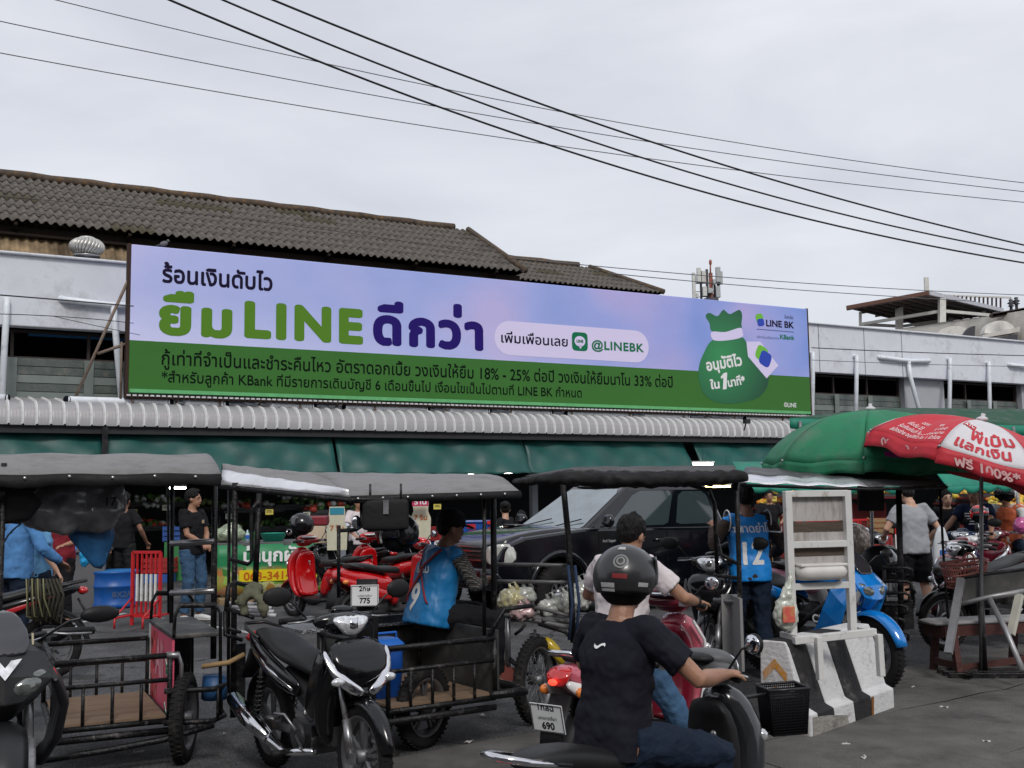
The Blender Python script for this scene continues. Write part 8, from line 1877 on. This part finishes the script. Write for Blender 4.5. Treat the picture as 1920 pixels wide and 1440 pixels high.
for (x0_, x1_, y0_, y1_, m) in ((530, 590, 430, 1100, GA), (645, 735, 305, 690, GA), (765, 860, 385, 690, GA), (790, 890, 790, 1040, GA), (1130, 1235, 290, 680, GA2), (1240, 1290, 400, 730, GA2), (1130, 1235, 780, 1070, GA2), (615, 680, 960, 1080, GA), (925, 1040, 830, 960, GA2), (600, 640, 510, 700, GA2), (1050, 1120, 600, 740, GA2)):
    (a0, b0_), (a1, b1_) = Z(x0_, y0_), Z(x1_, y1_); pxb(a0, a1, b0_, b1_, 70, m, 'panel_antenna')
for (x0_, x1_, y0_, y1_, m) in ((980, 1040, 430, 1200, RUST2), (895, 925, 340, 1200, MD), (740, 760, 380, 1200, MD), (600, 1270, 690, 715, MD), (610, 1150, 905, 925, MD), (600, 1150, 1040, 1060, MD), (1090, 1120, 700, 1200, MD), (930, 1110, 970, 1080, MD), (1150, 1230, 690, 770, MD)):
    (a0, b0_), (a1, b1_) = Z(x0_, y0_), Z(x1_, y1_); pxb(a0, a1, b0_, b1_+(25 if y1_ == 1200 else 0), 70.3, m, 'mast_member', .12)
q = MB(); a = WA @ at(1332, 512, 70); b = WA @ at(1332, 492, 70); q.tube([a, b], .05, 6); q.ell(b, (.1, .1, .2)); obj('lightning_rod', q, RUST2, am)
base_ = WA @ at(1333, 560, 70); q = MB(); q.tube([(base_.x, base_.y, base_.z), (base_.x, base_.y, -am.location.z)], .5, 8); obj('mast_pole', q, MD, am)
sh_ = thing('shophouse', 'weathered white shophouse with arched parapet beyond the market at right', 'building', gp(1850, 42), 0); WS = Matrix.Translation(sh_.location).inverted()
WW = mat('weathered_white', (.58, .55, .50), .85, var=.12, vs=.6, dirt=(.10, .09, .08), ds=.5, dirt_amt=.7, bump=.3, bs=5)
def pq(pts, m, nm, th_=.3, d=None):
    P_ = [WS @ at(*p) for p in pts]; q = MB(); n_ = len(P_); q.add(P_+[p+Vector((0, th_, 0)) for p in P_], [tuple(range(n_)), tuple(range(2*n_-1, n_-1, -1))]+[(i, n_+i, n_+(i+1) % n_, (i+1) % n_) for i in range(n_)], False); return obj(nm, q, m, sh_)
pq([(1675, 640, 44), (1675, 618, 44), (1760, 605, 42), (1860, 592, 40), (1960, 575, 38), (1960, 680, 38)], WW, 'parapet_wall', 4)
for (x0_, x1_, yb_, yt_, d) in ((1760, 1820, 630, 611, 40.9), (1846, 1905, 625, 601, 38.9)):
    P_ = []; 
    for i in range(13): a = math.pi*i/12; P_.append(((x0_+x1_)/2-(x1_-x0_)/2*math.cos(a), yb_-(yb_-yt_)*math.sin(a), d))
    pq(P_, mat('arch_white', (.68, .66, .62), .8, dirt=(.35, .33, .3), ds=.8), 'arch', .4)
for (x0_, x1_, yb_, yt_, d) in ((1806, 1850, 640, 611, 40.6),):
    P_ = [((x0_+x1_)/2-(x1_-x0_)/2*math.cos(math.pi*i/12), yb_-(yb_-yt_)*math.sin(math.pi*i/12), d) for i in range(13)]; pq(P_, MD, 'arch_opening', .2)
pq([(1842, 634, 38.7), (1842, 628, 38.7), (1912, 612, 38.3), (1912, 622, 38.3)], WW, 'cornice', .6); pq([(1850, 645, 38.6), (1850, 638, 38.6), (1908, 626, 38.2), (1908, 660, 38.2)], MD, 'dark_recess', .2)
q = MB()
for i in range(40): c = WS @ at(1860+i*1.9, 592-i*.35, 39.5); q.ell(c, (.12, .12, .09), n=6)
obj('roof_tiles', q, mat('dark_roof_tile', (.06, .045, .04), .9), sh_)
# roof terrace canopy
cn = thing('roof_canopy', 'low metal canopy on white posts over the roof terrace at right', 'canopy', gp(1750, 46), 0); WC = Matrix.Translation(cn.location).inverted()
def cq(pts, m, nm, th_=.06, up=1):
    P_ = [WC @ at(*p) for p in pts]; q = MB(); n_ = len(P_); q.add(P_, [tuple(range(n_))], False); return obj(nm, q, m, cn, solid=th_)
CU = mat('canopy_underside', (.16, .13, .12), .7, var=.3, vs=.7)
cq([(1588, 577, 46), (1742, 549, 43.0), (1880, 582, 46), (1715, 607, 50)], CU, 'roof_sheet')
q = MB()
Pn = [Vector(WC @ at(*p)) for p in ((1588, 577, 46), (1742, 549, 43), (1880, 582, 46), (1715, 607, 50))]
for i in range(1, 9):
    t = i/9; q.beam(Pn[0]*(1-t)+Pn[1]*t-Vector((0, 0, .1)), Pn[3]*(1-t)+Pn[2]*t-Vector((0, 0, .1)), .08, .12)
for i in range(0, 6): t = i/5; q.beam(Pn[0]*(1-t)+Pn[3]*t-Vector((0, 0, .08)), Pn[1]*(1-t)+Pn[2]*t-Vector((0, 0, .08)), .06, .08)
stuff(obj('purlins', q, mat('purlin', (.10, .08, .075), .8), cn))
q = MB(); q.beam(Pn[0], Pn[1], .1, .16); obj('fascia', q, mat('rust_fascia', (.16, .075, .05), .7), cn); q = MB(); q.beam(Pn[1], Pn[2], .1, .16); obj('fascia', q, mat('pale_fascia', (.45, .46, .5), .6), cn)
WPX = mat('canopy_post_white', (.55, .54, .5), .6)
for (x, ya, yb_, d, w_) in ((1613, 585, 618, 46, .1), (1686, 575, 620, 45.5, .25), (1766, 560, 610, 43.5, .24), (1842, 575, 592, 46, .2)):
    q = MB(); q.beam(WC @ at(x, ya, d), WC @ at(x, yb_+8, d), w_, w_); obj('post', q, WPX, cn)
for a, b in (((1615, 608, 46), (1766, 583, 43.6)), ((1766, 583, 43.6), (1855, 591, 45)), ((1615, 608, 46), (1690, 612, 48)), ((1690, 612, 48), (1840, 590, 48))):
    q = MB(); q.beam(WC @ at(*a), WC @ at(*b), .12, .12); obj('rail', q, WPX, cn)
bs_ = thing('roof_fence', 'striped metal fence panel on the far roof at right', 'fence', gp(1835, 52), 0); WF = Matrix.Translation(bs_.location).inverted()
for i in range(13):
    q = MB(); a = WF @ at(1780+i*8, 554+i*.4, 52); b = WF @ at(1780+i*8, 582, 52); q.beam(a, b, .1, .05); obj('slat', q, mat('maroon_slat', (.05, .025, .03), .7), bs_)
q = MB(); q.beam(WF @ at(1776, 554, 52), WF @ at(1895, 558, 52), .08, .08); q.beam(WF @ at(1895, 558, 52), WF @ at(1895, 590, 52), .08, .08); obj('rail', q, WPX, bs_)
for i, (x, y) in enumerate(((1896, 570), (1906, 566))):
    t = thing('insulator', ('left' if i == 0 else 'right')+' one of two dark insulators on the far roof at the right edge', 'insulator', at(x, y+8, 38), 0); q = MB(); q.lathe([(.05, -.1), (.05, .05), (.12, .08), (.05, .12), (.13, .18), (.05, .24), (.08, .3), (0, .33)], n=12); obj('disc_stack', q, MD, t)
hv = thing('roof_sign', 'small white roof sign seen edge on above the canopy', 'sign', at(1738, 548, 50), 0); q = MB(); q.box((0, 0, .22), (.2, .1, .95)); obj('board', q, WPX, hv)
bdg = thing('pigeon', 'grey pigeon perched on the top edge of the billboard near its left end', 'bird', BO+BU*(fp(309, 462, OB)[0])+BW*(OB+.1)+Vector((0, 0, zhi+.02)), ang); q = MB(); q.ell((0, 0, .07), (.09, .05, .055), rot=Matrix.Rotation(R(-25), 3, 'Y')); q.ell((.08, 0, .14), (.03, .028, .03)); q.sweep([(-.05, 0, .05), (-.17, 0, .01)], [(.03, .015), (.02, .006)]); q.tube([(.1, 0, .14), (.125, 0, .135)], [.008, .002], 5); obj('body', q, mat('pigeon_grey', (.12, .12, .13), .7), bdg, sub=1)
# pin and mount rod at right of board
fl = thing('flood_light', 'small dark floodlight bracket under the right end of the billboard', 'lamp', at(1400, 790, 24.5), ang); q = MB(); q.box((0, 0, 0), (.14, .1, .1)); q.tube([(0, 0, 0), (.0, .1, -.2)], .015, 6); obj('lamp_body', q, DARKMET, fl)
